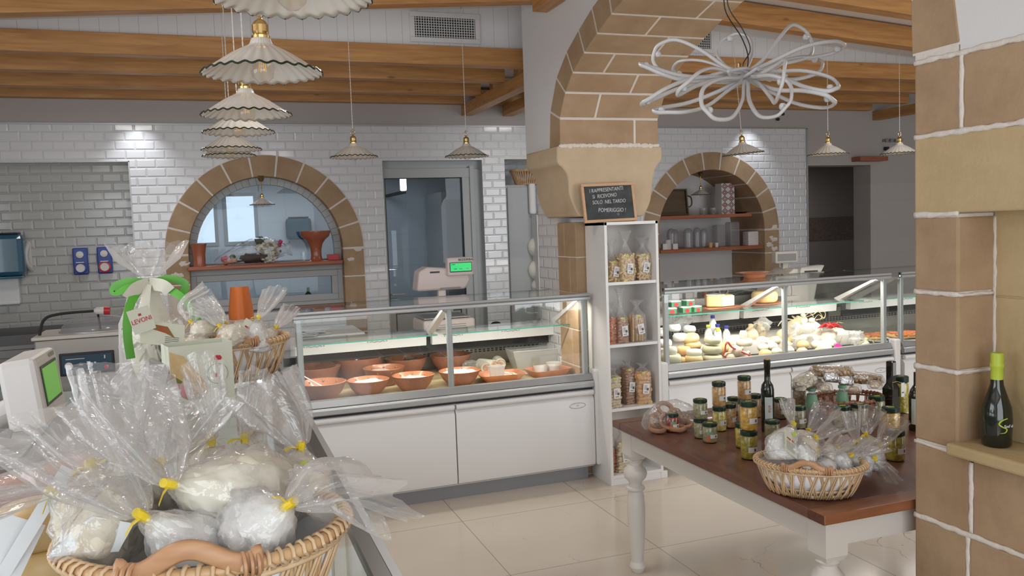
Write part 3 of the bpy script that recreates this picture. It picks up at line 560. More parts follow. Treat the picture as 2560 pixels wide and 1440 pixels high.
# ================================================================== DISPLAY CASES
def display_case(label,loc,rz_,L,mids,light=14,lshelf=True,cheek=(True,True),logo=True):
    t=thing('refrigerated_display_case',label,'display case',loc,rz_,'white refrigerated display cases')
    obj('plinth',MB().box(.03,L-.03,.06,1.12,0,.085),'plinth',t)
    obj('body',MB().box(.0,L,.035,1.16,.085,.60).box(0,L,.02,.05,.63,.655),'panel',t)
    xs=[0]+mids+[L]
    for a,b in zip(xs,xs[1:]):
        pnl=MB(); pr=[(.03,.09),(.0,.105),(-.006,.13),(-.006,.53),(.012,.556),(.03,.56)]
        pnl.prism(pr,'X',a+.004,b-.004); obj('front_panel',pnl,'panel',t,smooth=True)
        rl=MB(); rl.sweep([(a+.006,.0,.575),(b-.006,.0,.575)],.017,10); obj('grip_rail',rl,'panel',t,smooth=True)
    obj('shadow_gap',MB().box(0.002,L-.002,.022,.05,.592,.632),'dark',t)
    b=MB(); b.prism([(.02,.60),(-.01,.612),(-.012,.640),(.0,.650),(.03,.650)],'X',0,L); obj('lower_bumper',b,'alu',t,bevel=.003)
    b=MB(); b.prism([(.03,.650),(.004,.655),(.026,.690),(.06,.692),(.06,.650)],'X',0,L); obj('glass_channel',b,'alud',t)
    obj('deck',MB().box(.01,L-.01,.06,1.0,.60,.648),'steel',t)
    for i,(a,b_) in enumerate(zip(xs,xs[1:])): obj('front_glass',MB().box(a+.004,b_-.004,.028,.033,.69,1.188),'glass',t)
    obj('top_glass',MB().box(.0,L,.03,.62,1.196,1.202),'glassg',t); obj('glass_edge',MB().box(0,L,.62,.623,1.196,1.202),'edge',t)
    b=MB(); b.prism([(.018,1.166),(.012,1.172),(.012,1.184),(.018,1.19),(.03,1.19),(.03,1.166)],'X',0,L); b.prism([(.014,1.192),(.010,1.197),(.014,1.208),(.026,1.208),(.026,1.192)],'X',0,L); obj('top_rail',b,'alu',t)
    obj('rail_strip',MB().box(0,L,.026,.048,1.186,1.207),'steeldark',t)
    for x in xs:
        xx=min(max(x,.03),L-.03)
        b=MB().box(xx-.017,xx+.017,.045,.075,.65,1.17); b.box(xx-.03,xx+.03,.05,.10,1.15,1.17); obj('post',b,'alu',t,bevel=.006)
        b=MB(); b.prism([(.09,1.165),(.13,1.165),(.56,.99),(.53,.965)],'X',xx-.022,xx+.022); obj('brace',b,'panel',t)
        if x in (0,L): obj('side_glass',MB().box(xx+(.022 if x else -.028),xx+(.028 if x else -.022),.05,1.0,.65,1.19),'glassg',t)
    if lshelf:
        for a,b_ in zip(xs,xs[1:]):
            g=obj('glass_shelf',MB().box(a+.02,b_-.02,.27,.60,.982,.990),'glassg',t); obj('shelf_edge',MB().box(a+.02,b_-.02,.267,.27,.982,.990),'edge',g)
            s=obj('light_housing',MB().prism([(.56,.975),(.57,.885),(.62,.885),(.62,.975)],'X',a+.02,b_-.02),'panel',t)
            for q in (.18,.62) if b_-a>.6 else (.5,):
                cx=a+(b_-a)*q; k=MB(); k.sweep([(cx-.05,.5605,.935),(cx-.035,.560,.942),(cx-.02,.5605,.934),(cx,.560,.940),(cx+.02,.5605,.934),(cx+.035,.560,.942),(cx+.05,.5605,.935)],.0018,4); k.ball((cx-.062,.562,.938),.004); k.ball((cx+.062,.562,.938),.004); obj('script_mark',k,'greyp',s)
    obj('rear_opening',MB().box(.02,L-.02,.66,.68,.82,.93),'dark',t)
    b=MB().box(.01,L-.01,.98,1.0,.648,.86); obj('back_plate',b,'steel',t)
    b=MB()
    for k in range(int(L/.032)):
        for q in range(3): b.box(.04+k*.032,.058+k*.032,.976,.981,.745+q*.014,.752+q*.014)
    obj('air_slots',b,'dark',t)
    obj('worktop',MB().box(.0,L,.86,1.18,.885,.915),'steel',t)
    obj('rear_panel',MB().box(.0,L,1.0,1.16,.60,.885),'panel',t)
    for k,(x,flag) in enumerate(((-.03,cheek[0]),(L+.03,cheek[1]))):
        if flag: obj('end_bumper',MB().box(x-.028,x+.028,-.02,.06,.10,.72),'panel',t,bevel=.012)
    if logo:
        b=MB(); b.sweep([(L-.12+.055*math.cos(R(a)),-.0075,.50+.017*math.sin(R(a))) for a in range(0,360,20)],.0015,4,closed=True); b.box(L-.128,L-.112,-.0085,-.006,.498,.502); obj('oval_badge',b,'alu',t)
    for x in [xs[0]+.09,xs[1]-.12]+([xs[1]+.08,xs[2]-.16] if len(xs)>2 else []):
        obj('light_clip',MB().box(x-.03,x+.03,.085,.10,1.165,1.182),'ledtube',t,bevel=.003)
    l=area('case_light',(L/2,.11,1.162),(R(14),0,0),L-.1,.03,light*L,WARM,t)
    return t
c1=display_case('white display case with red clay bowls of fresh cheese',(.42,4.81,0),0,1.84,[.915],7)
c2=display_case('white display case heaped with cheeses and milk bottles',(2.80,4.81,0),0,1.90,[.985],12)
c3=display_case('white display case with pizza at the far right',(4.80,4.81,0),0,1.9,[.95],5,logo=False,cheek=(False,True))
c4=display_case('long white glass-topped case in the left foreground with wicker baskets on it',(.222,.10,0),R(90),2.95,[1.4],2.2,logo=False)
# gap cover between case two and three
# ------------------------------------------------ straw mat and bowls in case 1
tag(obj('straw_mat',MB().box(.47,2.22,4.90,5.78,.648,.655),'straw'),'long pale straw mat under the clay bowls in the left display case','mat')
DZ=.655
def bowl_proto(name,label,r,h,fill,fz):
    t=thing(name,label,'bowl')
    m_=MB(); m_.lathe([(r*.42,0),(r*.55,h*.06),(r*.80,h*.45),(r*.97,h*.90),(r,h)],32,cap0=True,cap1=False); o=obj('outer_wall',m_,'terrad',t,smooth=True)
    m_=MB(); m_.lathe([(r,h),(r*.955,h*1.015),(r*.93,h*.93),(r*.76,h*.48),(r*.5,h*.12),(.001,h*.08)],32,cap0=False,cap1=False); ig=m_
    d=MB()
    for k in range(9):
        a=2*PI*k/9; d.ball((r*.90*math.cos(a),r*.90*math.sin(a),h*.83),.008,(1,1,1),6)
    multi('inner_glaze',[(ig,'terra'),(d,'pastabr')],t,smooth=True)
    if fill:
        m_=MB(); q=r*(.93 if fz>.7 else .8)*(.6+.45*fz); m_.lathe([(q,h*fz-.004),(q*.8,h*fz+.004),(q*.4,h*fz+.010),(.001,h*fz+.012)],24,fn=lambda r_,z_,a,i_:(r_,z_+.006*noise.noise(Vector((r_*30*math.cos(a),r_*30*math.sin(a),r)))),cap0=False,cap1=False)
        for k in range(10):
            a=rnd.random()*6.28; rr_=q*.7*rnd.random()**.5; m_.ball((rr_*math.cos(a),rr_*math.sin(a),h*fz+.006),.016+.014*rnd.random(),(1.3,1,.45),8,.3,k)
        obj('fresh_cheese',m_,fill,t,smooth=True,ang=180)
    return t
G1='clay bowls of fresh cheese'
def bw(x,y,r,h,fill,fz,label): 
    b=bowl_proto('clay_bowl',label,r*1.1,h*1.05,fill,fz); b['group']=G1; p=P(x,y,'Z',DZ); b.location=(p.x,max(min(p.y,5.62),4.99+r*.45),DZ); return b
bA=bw(808,1000,.130,.105,'milk',.45,'front left clay bowl with a metal skimmer lying in it')
bB=bw(922,986,.118,.090,'milk',.78,'front clay bowl of white curds, second from the left end of the left case')
bC=bw(1035,976,.120,.095,'milk',.72,'front clay bowl of curds, left of the centre post of the left case')
bD=bw(962,962,.125,.110,'milk',.70,'clay bowl of curds in the middle row with a ladle handle resting over it')
bE=bw(893,945,.165,.150,'milk',.55,'largest clay bowl, at the back of the left case')
bF=bw(1012,935,.135,.115,'milk',.6,'back row clay bowl holding a round ladle')
bG=bw(790,968,.150,.130,None,0,'empty looking clay bowl behind the front left bowl with the skimmer')
bH=bw(1128,928,.135,.115,'milk',.75,'back row clay bowl of white ricotta behind the centre post with a clear scoop')
bI=bw(1150,962,.122,.090,'milk',.85,'front clay bowl of white ricotta right behind the centre post')
def place(o,b,dx,dy,dz,rot=(0,0,0)): o.location=(b.location.x+dx,b.location.y+dy,DZ+dz); o.rotation_euler=rot
def spoon(name,label,b,ang,tilt,length=.30,bowlr=.045,col='steel',off=(0,0,.06)):
    t=thing(name,label,name.replace('_',' '),(b.location.x+off[0],b.location.y+off[1],DZ+off[2]),(0,R(tilt),R(ang)))
    m_=MB(); m_.sweep([(-length,0,.012),(-length*.5,0,.004),(-bowlr*.6,0,0)],.006,6,.5,cap=True); obj('handle',m_,col,t,smooth=True)
    m_=MB(); m_.lathe([(.001,-.012),(bowlr*.6,-.009),(bowlr,.004),(bowlr*1.02,.006)],16,cap0=False,cap1=False); obj('spoon_head',m_,col,t,smooth=True,solid=.002); return t
spoon('skimmer','steel skimmer leaning in the front left clay bowl',bA,-20,28,.24,.045,off=(.04,0,.058))
spoon('ladle','round steel ladle lying across the back row bowl',bF,25,-6,.30,.05,off=(.03,-.02,.11))
spoon('spatula','clear plastic scoop standing in the ricotta bowl behind the centre post',bH,-25,35,.18,.03,'clearpl',(-.02,0,.095))
spoon('serving_spoon','grey spoon dipped into the front ricotta bowl by the centre post',bI,150,-40,.10,.02,'steel',(.03,.02,.085))
def tray(name,label,x,y,w_,d_,h,rz_,mt='terra',z=DZ):
    p=P(x,y,'Z',z); t=thing(name,label,'tray',(p.x,max(p.y,4.99+d_*.5) if z==DZ else p.y,z),R(rz_)); m_=MB()
    def rg(a,b,zz,n=5):
        o_=[]
        for cx,cy,s in ((1,1,0),(-1,1,90),(-1,-1,180),(1,-1,270)):
            for k in range(n): q=R(s+90*k/(n-1)); o_.append((cx*(a-.03)+.03*math.cos(q),cy*(b-.03)+.03*math.sin(q),zz))
        return o_
    w2,d2=w_/2,d_/2
    m_.loft([rg(w2*.72,d2*.72,0),rg(w2,d2,h),rg(w2*.96,d2*.95,h),rg(w2*.68,d2*.68,.008)],True,True,True); obj('dish',m_,mt,t,smooth=True,ang=30); return t
t1=tray('clay_tray','square clay tray with a plastic tub and white cheese strips, right of the ricotta bowl',1265,957,.30,.22,.05,-6)
t2=tray('clay_tray','square clay tray with two white tubs at the right end of the left case',1385,945,.28,.22,.05,8)
def tub(label,t,dx,dy,r,h,tilt=0,fill=False):
    k=thing('plastic_tub',label,'tub',(t.location.x+dx,t.location.y+dy,DZ+.012),(R(tilt),0,0),'plastic tubs in the clay trays')
    obj('tub_wall',MB().lathe([(r*.86,0),(r,h),(r*1.05,h+.002),(r*.97,h),(r*.82,.004)],24,cap1=True),'clearpl',k,smooth=True)
    if fill: obj('filling',MB().lathe([(r*.8,.006),(r*.9,h*.75),(.001,h*.78)],20,cap1=False),'milk',k,smooth=True)
tub('tall frosted plastic tub on the left clay tray',t1,-.03,-.02,.052,.085)
tub('short plastic tub of white cream tilted on the right clay tray',t2,-.05,-.01,.048,.062,-14,True)
tub('upright plastic tub on the right clay tray, nearest the end glass',t2,.045,0,.048,.07,0,True)
for k,(dx,dy,a) in enumerate(((.045,.02,20),(.07,0,70),(.055,-.035,140),(.09,-.01,110),(.03,.05,0))):
    m_=MB(); m_.sweep(crom([(-.045,0,0),(-.02,.012,.006),(.02,-.01,.004),(.045,.006,0)],4),.009,6,.5); o=obj('cheese_strip',m_,'milk',smooth=True); tag(o,'white cheese strip on the left clay tray, %s'%['curling up at the back','lying outermost to the right','nearest the case front','middle one of the pile','closest to the tall tub'][k],'cheese','white cheese strips'); o.location=(t1.location.x+dx,t1.location.y+dy,DZ+.02+.004*k); o.rotation_euler=(0,0,R(a))
for lab,x,y,dz,n_ in (('sliced cheese and ham roll lying in front, left of the clear bin',1217,912,.05,0),('cheese and ham roll behind on the right, spiral end showing',1247,906,.05,1),('small cheese and ham roll propped lowest at the front',1212,922,.035,2)):
    p=P(x,y,'Z',DZ+dz); t=thing('cheese_roll',lab,'cheese roll',(p.x,p.y,DZ+.05),(0,0,R(-62 if n_==0 else -100)),'rolled cheese with ham'); r=.04 if n_!=2 else .036
    obj('roll',MB().sweep([(-.07,0,0),(-.05,0,0),(.06,0,0),(.07,0,0)],[r*.95,r,r,r*.97],20),'cheesew',t,smooth=True)
    sp=MB(); sp.sweep([(.071,(r*.86-.0019*k)*math.cos(k*.5),(r*.86-.0019*k)*math.sin(k*.5)) for k in range(16)],.0035,4); obj('ham_spiral',sp,'pink2',t)
    obj('roll_end',MB().lathe([(r*.5,0),(r*.45,.003)],16,c=(0,0,0)),'pink2',t).rotation_euler=(0,R(90),0); t.children[-1].location=(.07,0,0)
p=P(1170,925,'Z',DZ+.03)
m_=MB(); m_.ball((0,0,.04),.075,(1.2,.8,.6),18,.6,3); o=obj('crumpled_bag',m_,'filmm',smooth=True,ang=180); tag(o,'crumpled milky plastic bag between the back bowl and the cheese rolls','bag'); o.location=(p.x+.05,p.y+.03,DZ)
t=thing('clear_bin','clear square plastic bin behind the clay trays at the right end','bin',(P(1330,905,'Z',DZ+.05).x+.02,5.42,DZ),R(-4))
m_=MB(); m_.loft([[(-.13,-.08,0),(.13,-.08,0),(.13,.08,0),(-.13,.08,0)],[(-.17,-.11,.14),(.17,-.11,.14),(.17,.11,.14),(-.17,.11,.14)]],True,True,False); obj('bin_wall',m_,'clearpl',t,solid=.003)
m_=MB(); m_.sweep([(-.17,-.11,.14),(.17,-.11,.14),(.17,.11,.14),(-.17,.11,.14)],.005,6,closed=True); obj('bin_rim',m_,'clearpl',t)
# ------------------------------------------------ shop scales and counters behind case 1
def shop_scale(label,loc,rz_,mt='pinkplastic',logo=True):
    t=thing('shop_scale',label,'scale',loc,rz_)
    obj('base',MB().box(-.19,.19,-.17,.17,.0,.10),mt,t,bevel=.02); obj('weighing_plate',MB().box(-.18,.16,-.15,.15,.105,.115),'steel',t,bevel=.004); obj('plate_support',MB().box(-.1,.1,-.1,.1,.1,.106),'blackp',t)
    obj('side_grille',MB().box(-.16,.12,-.172,-.169,.03,.035).box(-.16,.12,-.172,-.169,.045,.05).box(-.16,.12,-.172,-.169,.06,.065),'greyp',t)
    obj('column',MB().box(-.03,.03,.0,.05,.1,.30),mt,t,bevel=.01)
    m_=MB(); m_.prism([(-.20,.30),(.16,.30),(.20,.36),(.19,.44),(-.12,.47),(-.18,.44)],'Y',-.06,.10); obj('printer_head',m_,mt,t,bevel=.015)
    obj('paper_slot',MB().box(-.10,-.03,-.063,-.058,.425,.437),'blackp',t); obj('lower_slot',MB().box(-.03,.12,-.063,-.058,.305,.318),'greyp',t)
    h=obj('display_head',MB().box(.02,.215,-.10,-.03,.40,.53),mt,t,bevel=.012); obj('screen_bezel',MB().box(.035,.20,-.103,-.098,.425,.495),'blackp',h); obj('green_screen',MB().box(.04,.195,-.105,-.102,.432,.49),'screen',h)
    for q,(x,z,s) in enumerate(((.06,.48,'0.000'),(.075,.448,'0.00'),(.115,.448,'0.00'),(.165,.448,'0.00'))): text('screen_digits',s,.012,'bottleg',h,(x,-.1065,z),(R(90),0,0))
    if logo: text('brand_lettering','BIZERBA',.022,'blackp',h,(.155,-.1045,.512),(R(90),0,0),sx=1.35)
    return t
s1=shop_scale('pinkish white weighing scale with a lit green screen behind the left display case',(P(1100,790,'Z',.93).x+.01,5.83,.915),0)
s1.location.x=P(1108,720,'Y',5.8).x
t=thing('cash_register','beige cash register with a raised customer display behind the cheese case','cash register',(P(2000,700,'Y',5.85).x-.10,5.90,.915),R(-8))
obj('body',MB().prism([(-.20,0),(.16,0),(.22,.28),(-.02,.30),(-.10,.24),(-.24,.06)],'Y',-.16,.16),'plastic2',t,bevel=.015)
obj('printer_wing',MB().prism([(.0,.18),(.17,.20),(.24,.32),(.02,.31)],'Y',-.20,-.10),'plastic2',t,bevel=.01)
obj('display_pole',MB().box(-.03,.02,.0,.04,.28,.38),'plastic2',t); h=obj('customer_display',MB().box(-.11,.10,-.02,.05,.34,.44),'plastic2',t,bevel=.01); obj('dark_window',MB().box(-.09,.08,-.023,-.018,.36,.42),'greyp',h)
obj('paper_slot',MB().box(.05,.17,-.205,-.198,.265,.28),'blackp',t); obj('keyboard',MB().box(-.18,-.02,-.24,-.15,.04,.08),'plastic2',t)
m_=MB(); m_.sweep(crom([(-.17,-.17,.26),(-.10,-.20,.22),(-.08,-.22,.12),(-.12,-.23,.02),(-.22,-.2,0)],6),.004,6); obj('cable',m_,'greyp',t,smooth=True)
# white till printer and clutter left of the scale, on the counter behind case 1
t=thing('white_counter','white counter unit with a dark slot behind the left display case','counter',(P(800,840,'Y',6.0).x,6.25,0),0)
obj('cabinet',MB().box(-.42,.28,-.2,.25,.03,.84),'panel',t); obj('counter_top',MB().box(-.45,.32,-.25,.28,.84,.93),'panel',t,bevel=.01); obj('dark_slot',MB().box(-.40,.12,-.204,-.199,.72,.78),'blackp',t); obj('plinth',MB().box(-.4,.26,-.17,.22,0,.03),'dark',t)
m_=MB()
for k in range(16): m_.obox((P(760,810,'Y',6.1).x+.25*rnd.random()-.1,6.1+.2*rnd.random()-.1,.932+.0015*k),(.14,.10,.001),(0,0,rnd.random()*3))
o=obj('loose_papers',m_,'paper'); tag(o,'scatter of thin white papers on the white counter behind the bowls','papers',kind='stuff')
# two dark knobs of trolleys behind case 1
for x,l in ((1238,'small black knob showing over the left case shelf, near the middle'),(1330,'small black curved handle showing over the left case shelf, near the pier')):
    p=P(x,808,'Y',6.15); t=thing('trolley_handle',l,'handle',(p.x,6.15,0)); m_=MB(); m_.sweep(crom([(-.035,0,p.z-.03),(-.02,0,p.z),(.03,0,p.z),(.045,0,p.z-.03)],5),.010,8); obj('grip',m_,'blackp',t,smooth=True); obj('stand',MB().sweep([(-.035,0,0.0),(-.035,0,p.z-.03)],.008,6).sweep([(.045,0,0.0),(.045,0,p.z-.03)],.008,6),'greyp',t)
# ================================================================== PASTA SHELF, CHALKBOARD
BX0,BX1,BY0,BY1=2.287,2.662,4.65,4.93
t=thing('narrow_bookshelf','tall narrow white shelf unit holding bags of pasta, under the chalkboard','shelf unit',((BX0+BX1)/2,(BY0+BY1)/2,0)); hx,hy=(BX1-BX0)/2,(BY1-BY0)/2
for sx in (-1,1): obj('side_panel',MB().box(sx*hx-(.018 if sx>0 else 0),sx*hx+(.018 if sx<0 else 0),-hy,hy,0,1.655),'whitewood',t,bevel=.001)
SHZ=[P(1580,y,'Y',4.66).z for y in (1182,1017,858,703)]
obj('top_panel',MB().box(-hx,hx,-hy,hy,1.637,1.655),'whitewood',t); obj('back_panel',MB().box(-hx+.018,hx-.018,hy-.006,hy,.08,1.637),'backpanel',t)
for k,z in enumerate(SHZ): obj('shelf',MB().box(-hx+.018,hx-.018,-hy+(.0 if k==0 else .006),hy-.006,z-.018,z),'whitewood',t)
obj('kick_board',MB().box(-hx+.018,hx+.03,-hy+.004,-hy+.02,0,SHZ[0]-.018),'whitewood',t)
def film_top(mb,r,z0,h,seed,flat=.8,spread=1.5):
    mb.lathe([(r*.95,z0),(r*.55,z0+h*.25),(.012,z0+h*.5),(r*.35*spread,z0+h*.75),(r*.6*spread,z0+h)],28,fn=lambda r_,z_,a,i:(r_*(1+.28*noise.noise(Vector((math.cos(a)*3,math.sin(a)*3,z_*20+seed)))),z_+.012*noise.noise(Vector((math.cos(a)*4+seed,math.sin(a)*4,i)))),sy=flat,cap0=False,cap1=False)
def food_bag(label,loc,w_,d_,h,kind,mt,toph=.1,rz_=0,seed=1,group='bags of pasta and snacks on the narrow shelf',lab=True):
    t=thing('snack_bag' if kind!='tube' else 'pasta_bag',label,'bag',loc,R(rz_),group); rr=random.Random(seed); m_=MB(); rw,rd=w_/2*.86,d_/2*.8
    base=MB()
    if kind=='stick':
        for k in range(26):
            x=rr.uniform(-rw,rw); y=rr.uniform(-rd,rd); m_.sweep([(x,y,.004),(x+rr.uniform(-.008,.008),y+rr.uniform(-.006,.006),h*rr.uniform(.85,1))],.0055,6)
    else:
        m_.prism([(-rw*.9,.002),(rw*.9,.002),(rw*.9,h*.86),(-rw*.9,h*.86)],'Y',-rd*.72,rd*.72)
        cell=.021 if kind in('tube','shell') else .03; nx=int(2*rw/cell)+1; nz=int(h/(cell*.85))
        for iz in range(nz):
            for ix in range(nx):
                for sd in (-1,1,0):
                    if sd==0 and ix not in (0,nx-1): continue
                    x=-rw+2*rw*(ix+.5)/nx+rr.uniform(-.005,.005); z=cell*.85*(iz+.5)+rr.uniform(-.005,.005); y=sd*rd*.85+rr.uniform(-.004,.004)
                    if sd==0: x*=1.05
                    a=Vector((rr.uniform(-1,1),rr.uniform(-.3,.3),rr.uniform(-1,1))).normalized()
                    if kind=='tube': m_.sweep([Vector((x,y,z))-a*.021,Vector((x,y,z)),Vector((x,y,z))+a*.021],.0068,6)
                    elif kind=='shell': m_.ball((x,y,z),.013,(1.2,.7,.8),6,.4,iz*7+ix)
                    else: m_.ball((x,y,z),.02,(1,.45,.8),6,.6,iz*9+ix)
    obj('contents',m_,mt,t,smooth=True,ang=60)
    b=MB(); pr=[(.80,.0),(.98,.012),(1.0,h*.3),(1.02,h*.7),(.92,h)]
    def sq(r_,z_,a,i):
        c,s_=abs(math.cos(a)),abs(math.sin(a)); k=1/((c**5+s_**5)**.2); return r_*k*(1+.05*noise.noise(Vector((math.cos(a)*3,math.sin(a)*3,z_*25+seed)))),z_
    b.lathe([(r_*w_/2,z_) for r_,z_ in pr],32,fn=sq,sy=d_/w_,cap1=False); film_top(b,w_/2*.92,h,toph*1.5,seed,d_/w_)
    obj('bag_film',b,'film',t,smooth=True,ang=180)
    if lab:
        l=obj('price_label',MB().box(-.022,.022,-.001,0,-.032,.032),'label',t); l.location=(w_*.05,-d_/2-.003,h*.48); l.rotation_euler=(0,R(rr.uniform(-12,12)),0)
        q=MB()
        for k in range(5): q.box(-.015,.004,-.0016,-.001,.018-.006*k,.020-.006*k)
        q.box(.002,.016,-.0016,-.001,-.012,.004); q.box(-.012,.012,-.0016,-.001,-.024,-.020); obj('label_print',q,'ink',l)
        st=obj('lime_sticker',MB().box(-.012,.012,-.001,0,-.006,.006),'lime',t); st.location=(-w_*.1,-d_/2+.003,h*.95); st.rotation_euler=(R(-25),0,0)
    return t
def onshelf(x,k,yoff): 
    q=P(x,[1165,1000,845,690][k],'Y',4.72+yoff); return (q.x,4.72+yoff,SHZ[k])
fb=[(1530,3,.03,.075,.08,.13,'tube','pasta',.09,12,'left bag of pale pasta tubes on the top shelf, cut off by the shelf side'),
 (1565,3,.0,.105,.085,.165,'tube','pasta',.10,4,'tied bag of pasta tubes in the middle of the top shelf'),
 (1608,3,.03,.105,.085,.165,'tube','pasta',.07,-4,'right bag of pasta tubes on the top shelf'),
 (1527,2,.02,.055,.08,.17,'shell','pastared',.06,10,'bag of orange red pasta at the left of the second shelf'),
 (1553,2,.0,.075,.08,.165,'shell','pastabr',.12,5,'bag of brown shell pasta in the middle of the second shelf'),
 (1593,2,.0,.105,.09,.175,'stick','stick',.06,0,'bag of long thin breadsticks on the second shelf'),
 (1534,1,-.015,.08,.08,.20,'shell','bean',.035,0,'bag of pale pasta with a white label, front left on the third shelf'),
 (1549,1,.10,.07,.06,.20,'crisp','crisp',.03,0,'orange snack bag standing behind the pale pasta on the third shelf'),
 (1571,1,.04,.07,.08,.235,'shell','pastabr',.03,6,'bag of reddish brown shells in the middle of the third shelf'),
 (1608,1,.0,.095,.085,.215,'crisp','crisp',.03,-6,'bag of golden crisps at the right of the third shelf'),
 (1526,0,.03,.05,.07,.16,'shell','pastared',.05,0,'red pasta bag at the left of the bottom shelf'),
 (1556,0,.0,.085,.085,.21,'shell','bean',.05,0,'bag of cream pasta shells on the bottom shelf, behind the table corner')]
for i,(x,k,yo,w_,d_,h,kind,mt,th,rz_,lb) in enumerate(fb): food_bag(lb,onshelf(x,k,yo),w_,d_,h,kind,mt,th,rz_,i+1,lab=(w_>.06 and i!=7))
m_=MB(); 
for k in range(14): m_.ball((.012*(k%5)-.02,.01*(k//5),.012+.01*(k%3)),.012,(1.2,.8,.8),6,.4,k)
o=obj('loose_snack_bag',m_,'nut',smooth=True); q=onshelf(1592,0,.0); o.location=q; tag(o,'small flat bag of snacks lying on the bottom shelf behind the table leg','bag')
# chalkboard
q0=P(1465,550,'Y',4.69); q1=P(1598,545,'Y',4.69); bwid=q1.x-q0.x; cx=(q0.x+q1.x)/2
t=thing('chalkboard','small wood-framed chalkboard with white handwriting leaning on the stone capital','chalkboard',(cx,4.72,1.656),(R(-8),R(-1.0),R(1)))
H=.245; W2=bwid/2
for nm,bx in (('frame_rail',(-W2,W2,-.012,.006,0,.018)),('frame_rail',(-W2,W2,-.012,.006,H-.018,H)),('frame_stile',(-W2,-W2+.018,-.012,.006,.018,H-.018)),('frame_stile',(W2-.018,W2,-.012,.006,.018,H-.018))): obj(nm,MB().box(*bx),'framewood',t,bevel=.002)
sl=obj('slate',MB().box(-W2+.016,W2-.016,-.006,.004,.016,H-.016),'slate',t)
for s_,x,z,sz,a in (('I RAPPRESENTANTI',-.012,.203,.034,3),('Si  RICEVONO',-.028,.165,.033,3),('SOLO  NEL TARDO',.0,.127,.033,1),('POMERIGGIO !',.014,.073,.036,-2)):
    text('chalk_writing',s_,sz,'chalk',sl,(x,-.007,z),(R(90),R(-a),0),sh=.15,sx=.82)
m_=MB(); m_.sweep([(.055+.007*math.sin(R(a))**3,-.0068,.045+.0065*(math.cos(R(a))-.35*math.cos(R(2*a))-.15*math.cos(R(3*a)))) for a in range(0,360,20)],.0007,4,closed=True); obj('chalk_heart',m_,'chalk',sl)
# ================================================================== TABLE
TZ=.72; TX0,TX1,TY0,TY1=1.742,3.0,2.062,3.515
t=thing('wooden_table','white table with turned legs and a dark red-brown wooden top','table',((TX0+TX1)/2,(TY0+TY1)/2,0)); ax,ay=(TX1-TX0)/2,(TY1-TY0)/2
obj('table_top',MB().box(-ax,ax,-ay+.075,ay-.075,TZ-.033,TZ),'tabletop',t,bevel=.004)
for s_ in (-1,1): obj('end_board',MB().box(-ax,ax,s_*(ay-.0375)-.0375,s_*(ay-.0375)+.0375,TZ-.033,TZ+.0004),'tableend' if s_<0 else 'tabletop',t,bevel=.004)
obj('end_grain_block',MB().box(-ax-.001,-ax+.002,-ay+.002,-ay+.073,TZ-.031,TZ-.002),'endgrain',t)
def leg(sx,sy):
    m_=MB(); cx_,cy_=sx*(ax-.075),sy*(ay-.075); h=.043; m_.box(cx_-h,cx_+h,cy_-h,cy_+h,.565,TZ-.033)
    m_.loft([[(cx_+a*k,cy_+b*k,z) for a,b in ((-1,-1),(1,-1),(1,1),(-1,1))] for k,z in ((h,.565),(.033,.545))],True,True,True)
    m_.lathe([(.03,.548),(.040,.54),(.030,.528),(.030,.518),(.050,.495),(.056,.475),(.050,.455),(.032,.435),(.030,.42),(.044,.41),(.044,.40),(.034,.39),(.040,.36),(.043,.30),(.040,.2),(.033,.10),(.028,.05),(.034,.04),(.038,.025),(.026,0)],24,(cx_,cy_,0)); return m_
for sx in (-1,1):
    for sy in (-1,1): obj('leg',leg(sx,sy),'cream',t,smooth=True,ang=35)
for s_ in (-1,1):
    obj('apron',MB().box(-ax+.12,ax-.12,s_*(ay-.045)-.010,s_*(ay-.045)+.010,.60,TZ-.033),'cream',t); obj('apron',MB().box(s_*(ax-.045)-.010,s_*(ax-.045)+.010,-ay+.12,ay-.12,.60,TZ-.033),'cream',t)
# ------------------------------------------------ jars
def jar(label,x,y,z,r,h,fill,lab='label',orange=False,rz_=0,sticker=True,pos=None):
    p=pos or P(x,y,'Z',z); t=thing('glass_jar',label,'jar',(p[0],p[1],z),R(rz_-20),'preserve jars on the dark table')
    obj('preserve',MB().lathe([(r*.86,.004),(r*.93,.01),(r*.93,h*.76),(r*.8,h*.82)],24),'j_'+fill,t,smooth=True)
    obj('glass_wall',MB().lathe([(r*.9,0),(r,.006),(r,h*.78),(r*.86,h*.86)],28,cap1=False),'glass',t,smooth=True)
    l=obj('lid',MB().lathe([(r*.93,h*.84),(r*.96,h*.85),(r*.96,h*.985),(r*.9,h),(r*.55,h),(r*.5,h*.992)],28),'lid',t,smooth=True,ang=35)
    def patch(a0,a1,z0,z1,mt,nm,par,rr):
        m_=MB(); n=6; A=[(rr*math.cos(R(a0+(a1-a0)*k/n)),rr*math.sin(R(a0+(a1-a0)*k/n))) for k in range(n+1)]
        for q,w_ in zip(A,A[1:]): m_.b.faces.new([m_.b.verts.new(v) for v in ((q[0],q[1],z0),(w_[0],w_[1],z0),(w_[0],w_[1],z1),(q[0],q[1],z1))])
        return obj(nm,m_,mt,par)
    if lab: q=patch(-100,-35,h*.27,h*.46,lab,'paper_label',t,r*1.012); patch(-62,-46,h*.31,h*.41,'ink','barcode',q,r*1.02)
    if orange: patch(-125,-98,h*.12,h*.42,'orangelab','orange_label',t,r*1.014); patch(-120,-70,h*.46,h*.6,'greenlab','green_label',t,r*1.013)
    if sticker: obj('lime_sticker',MB().box(-r*.35,r*.35,-r*.2,r*.1,h+.0005,h+.0015),'lime',l)
    return t
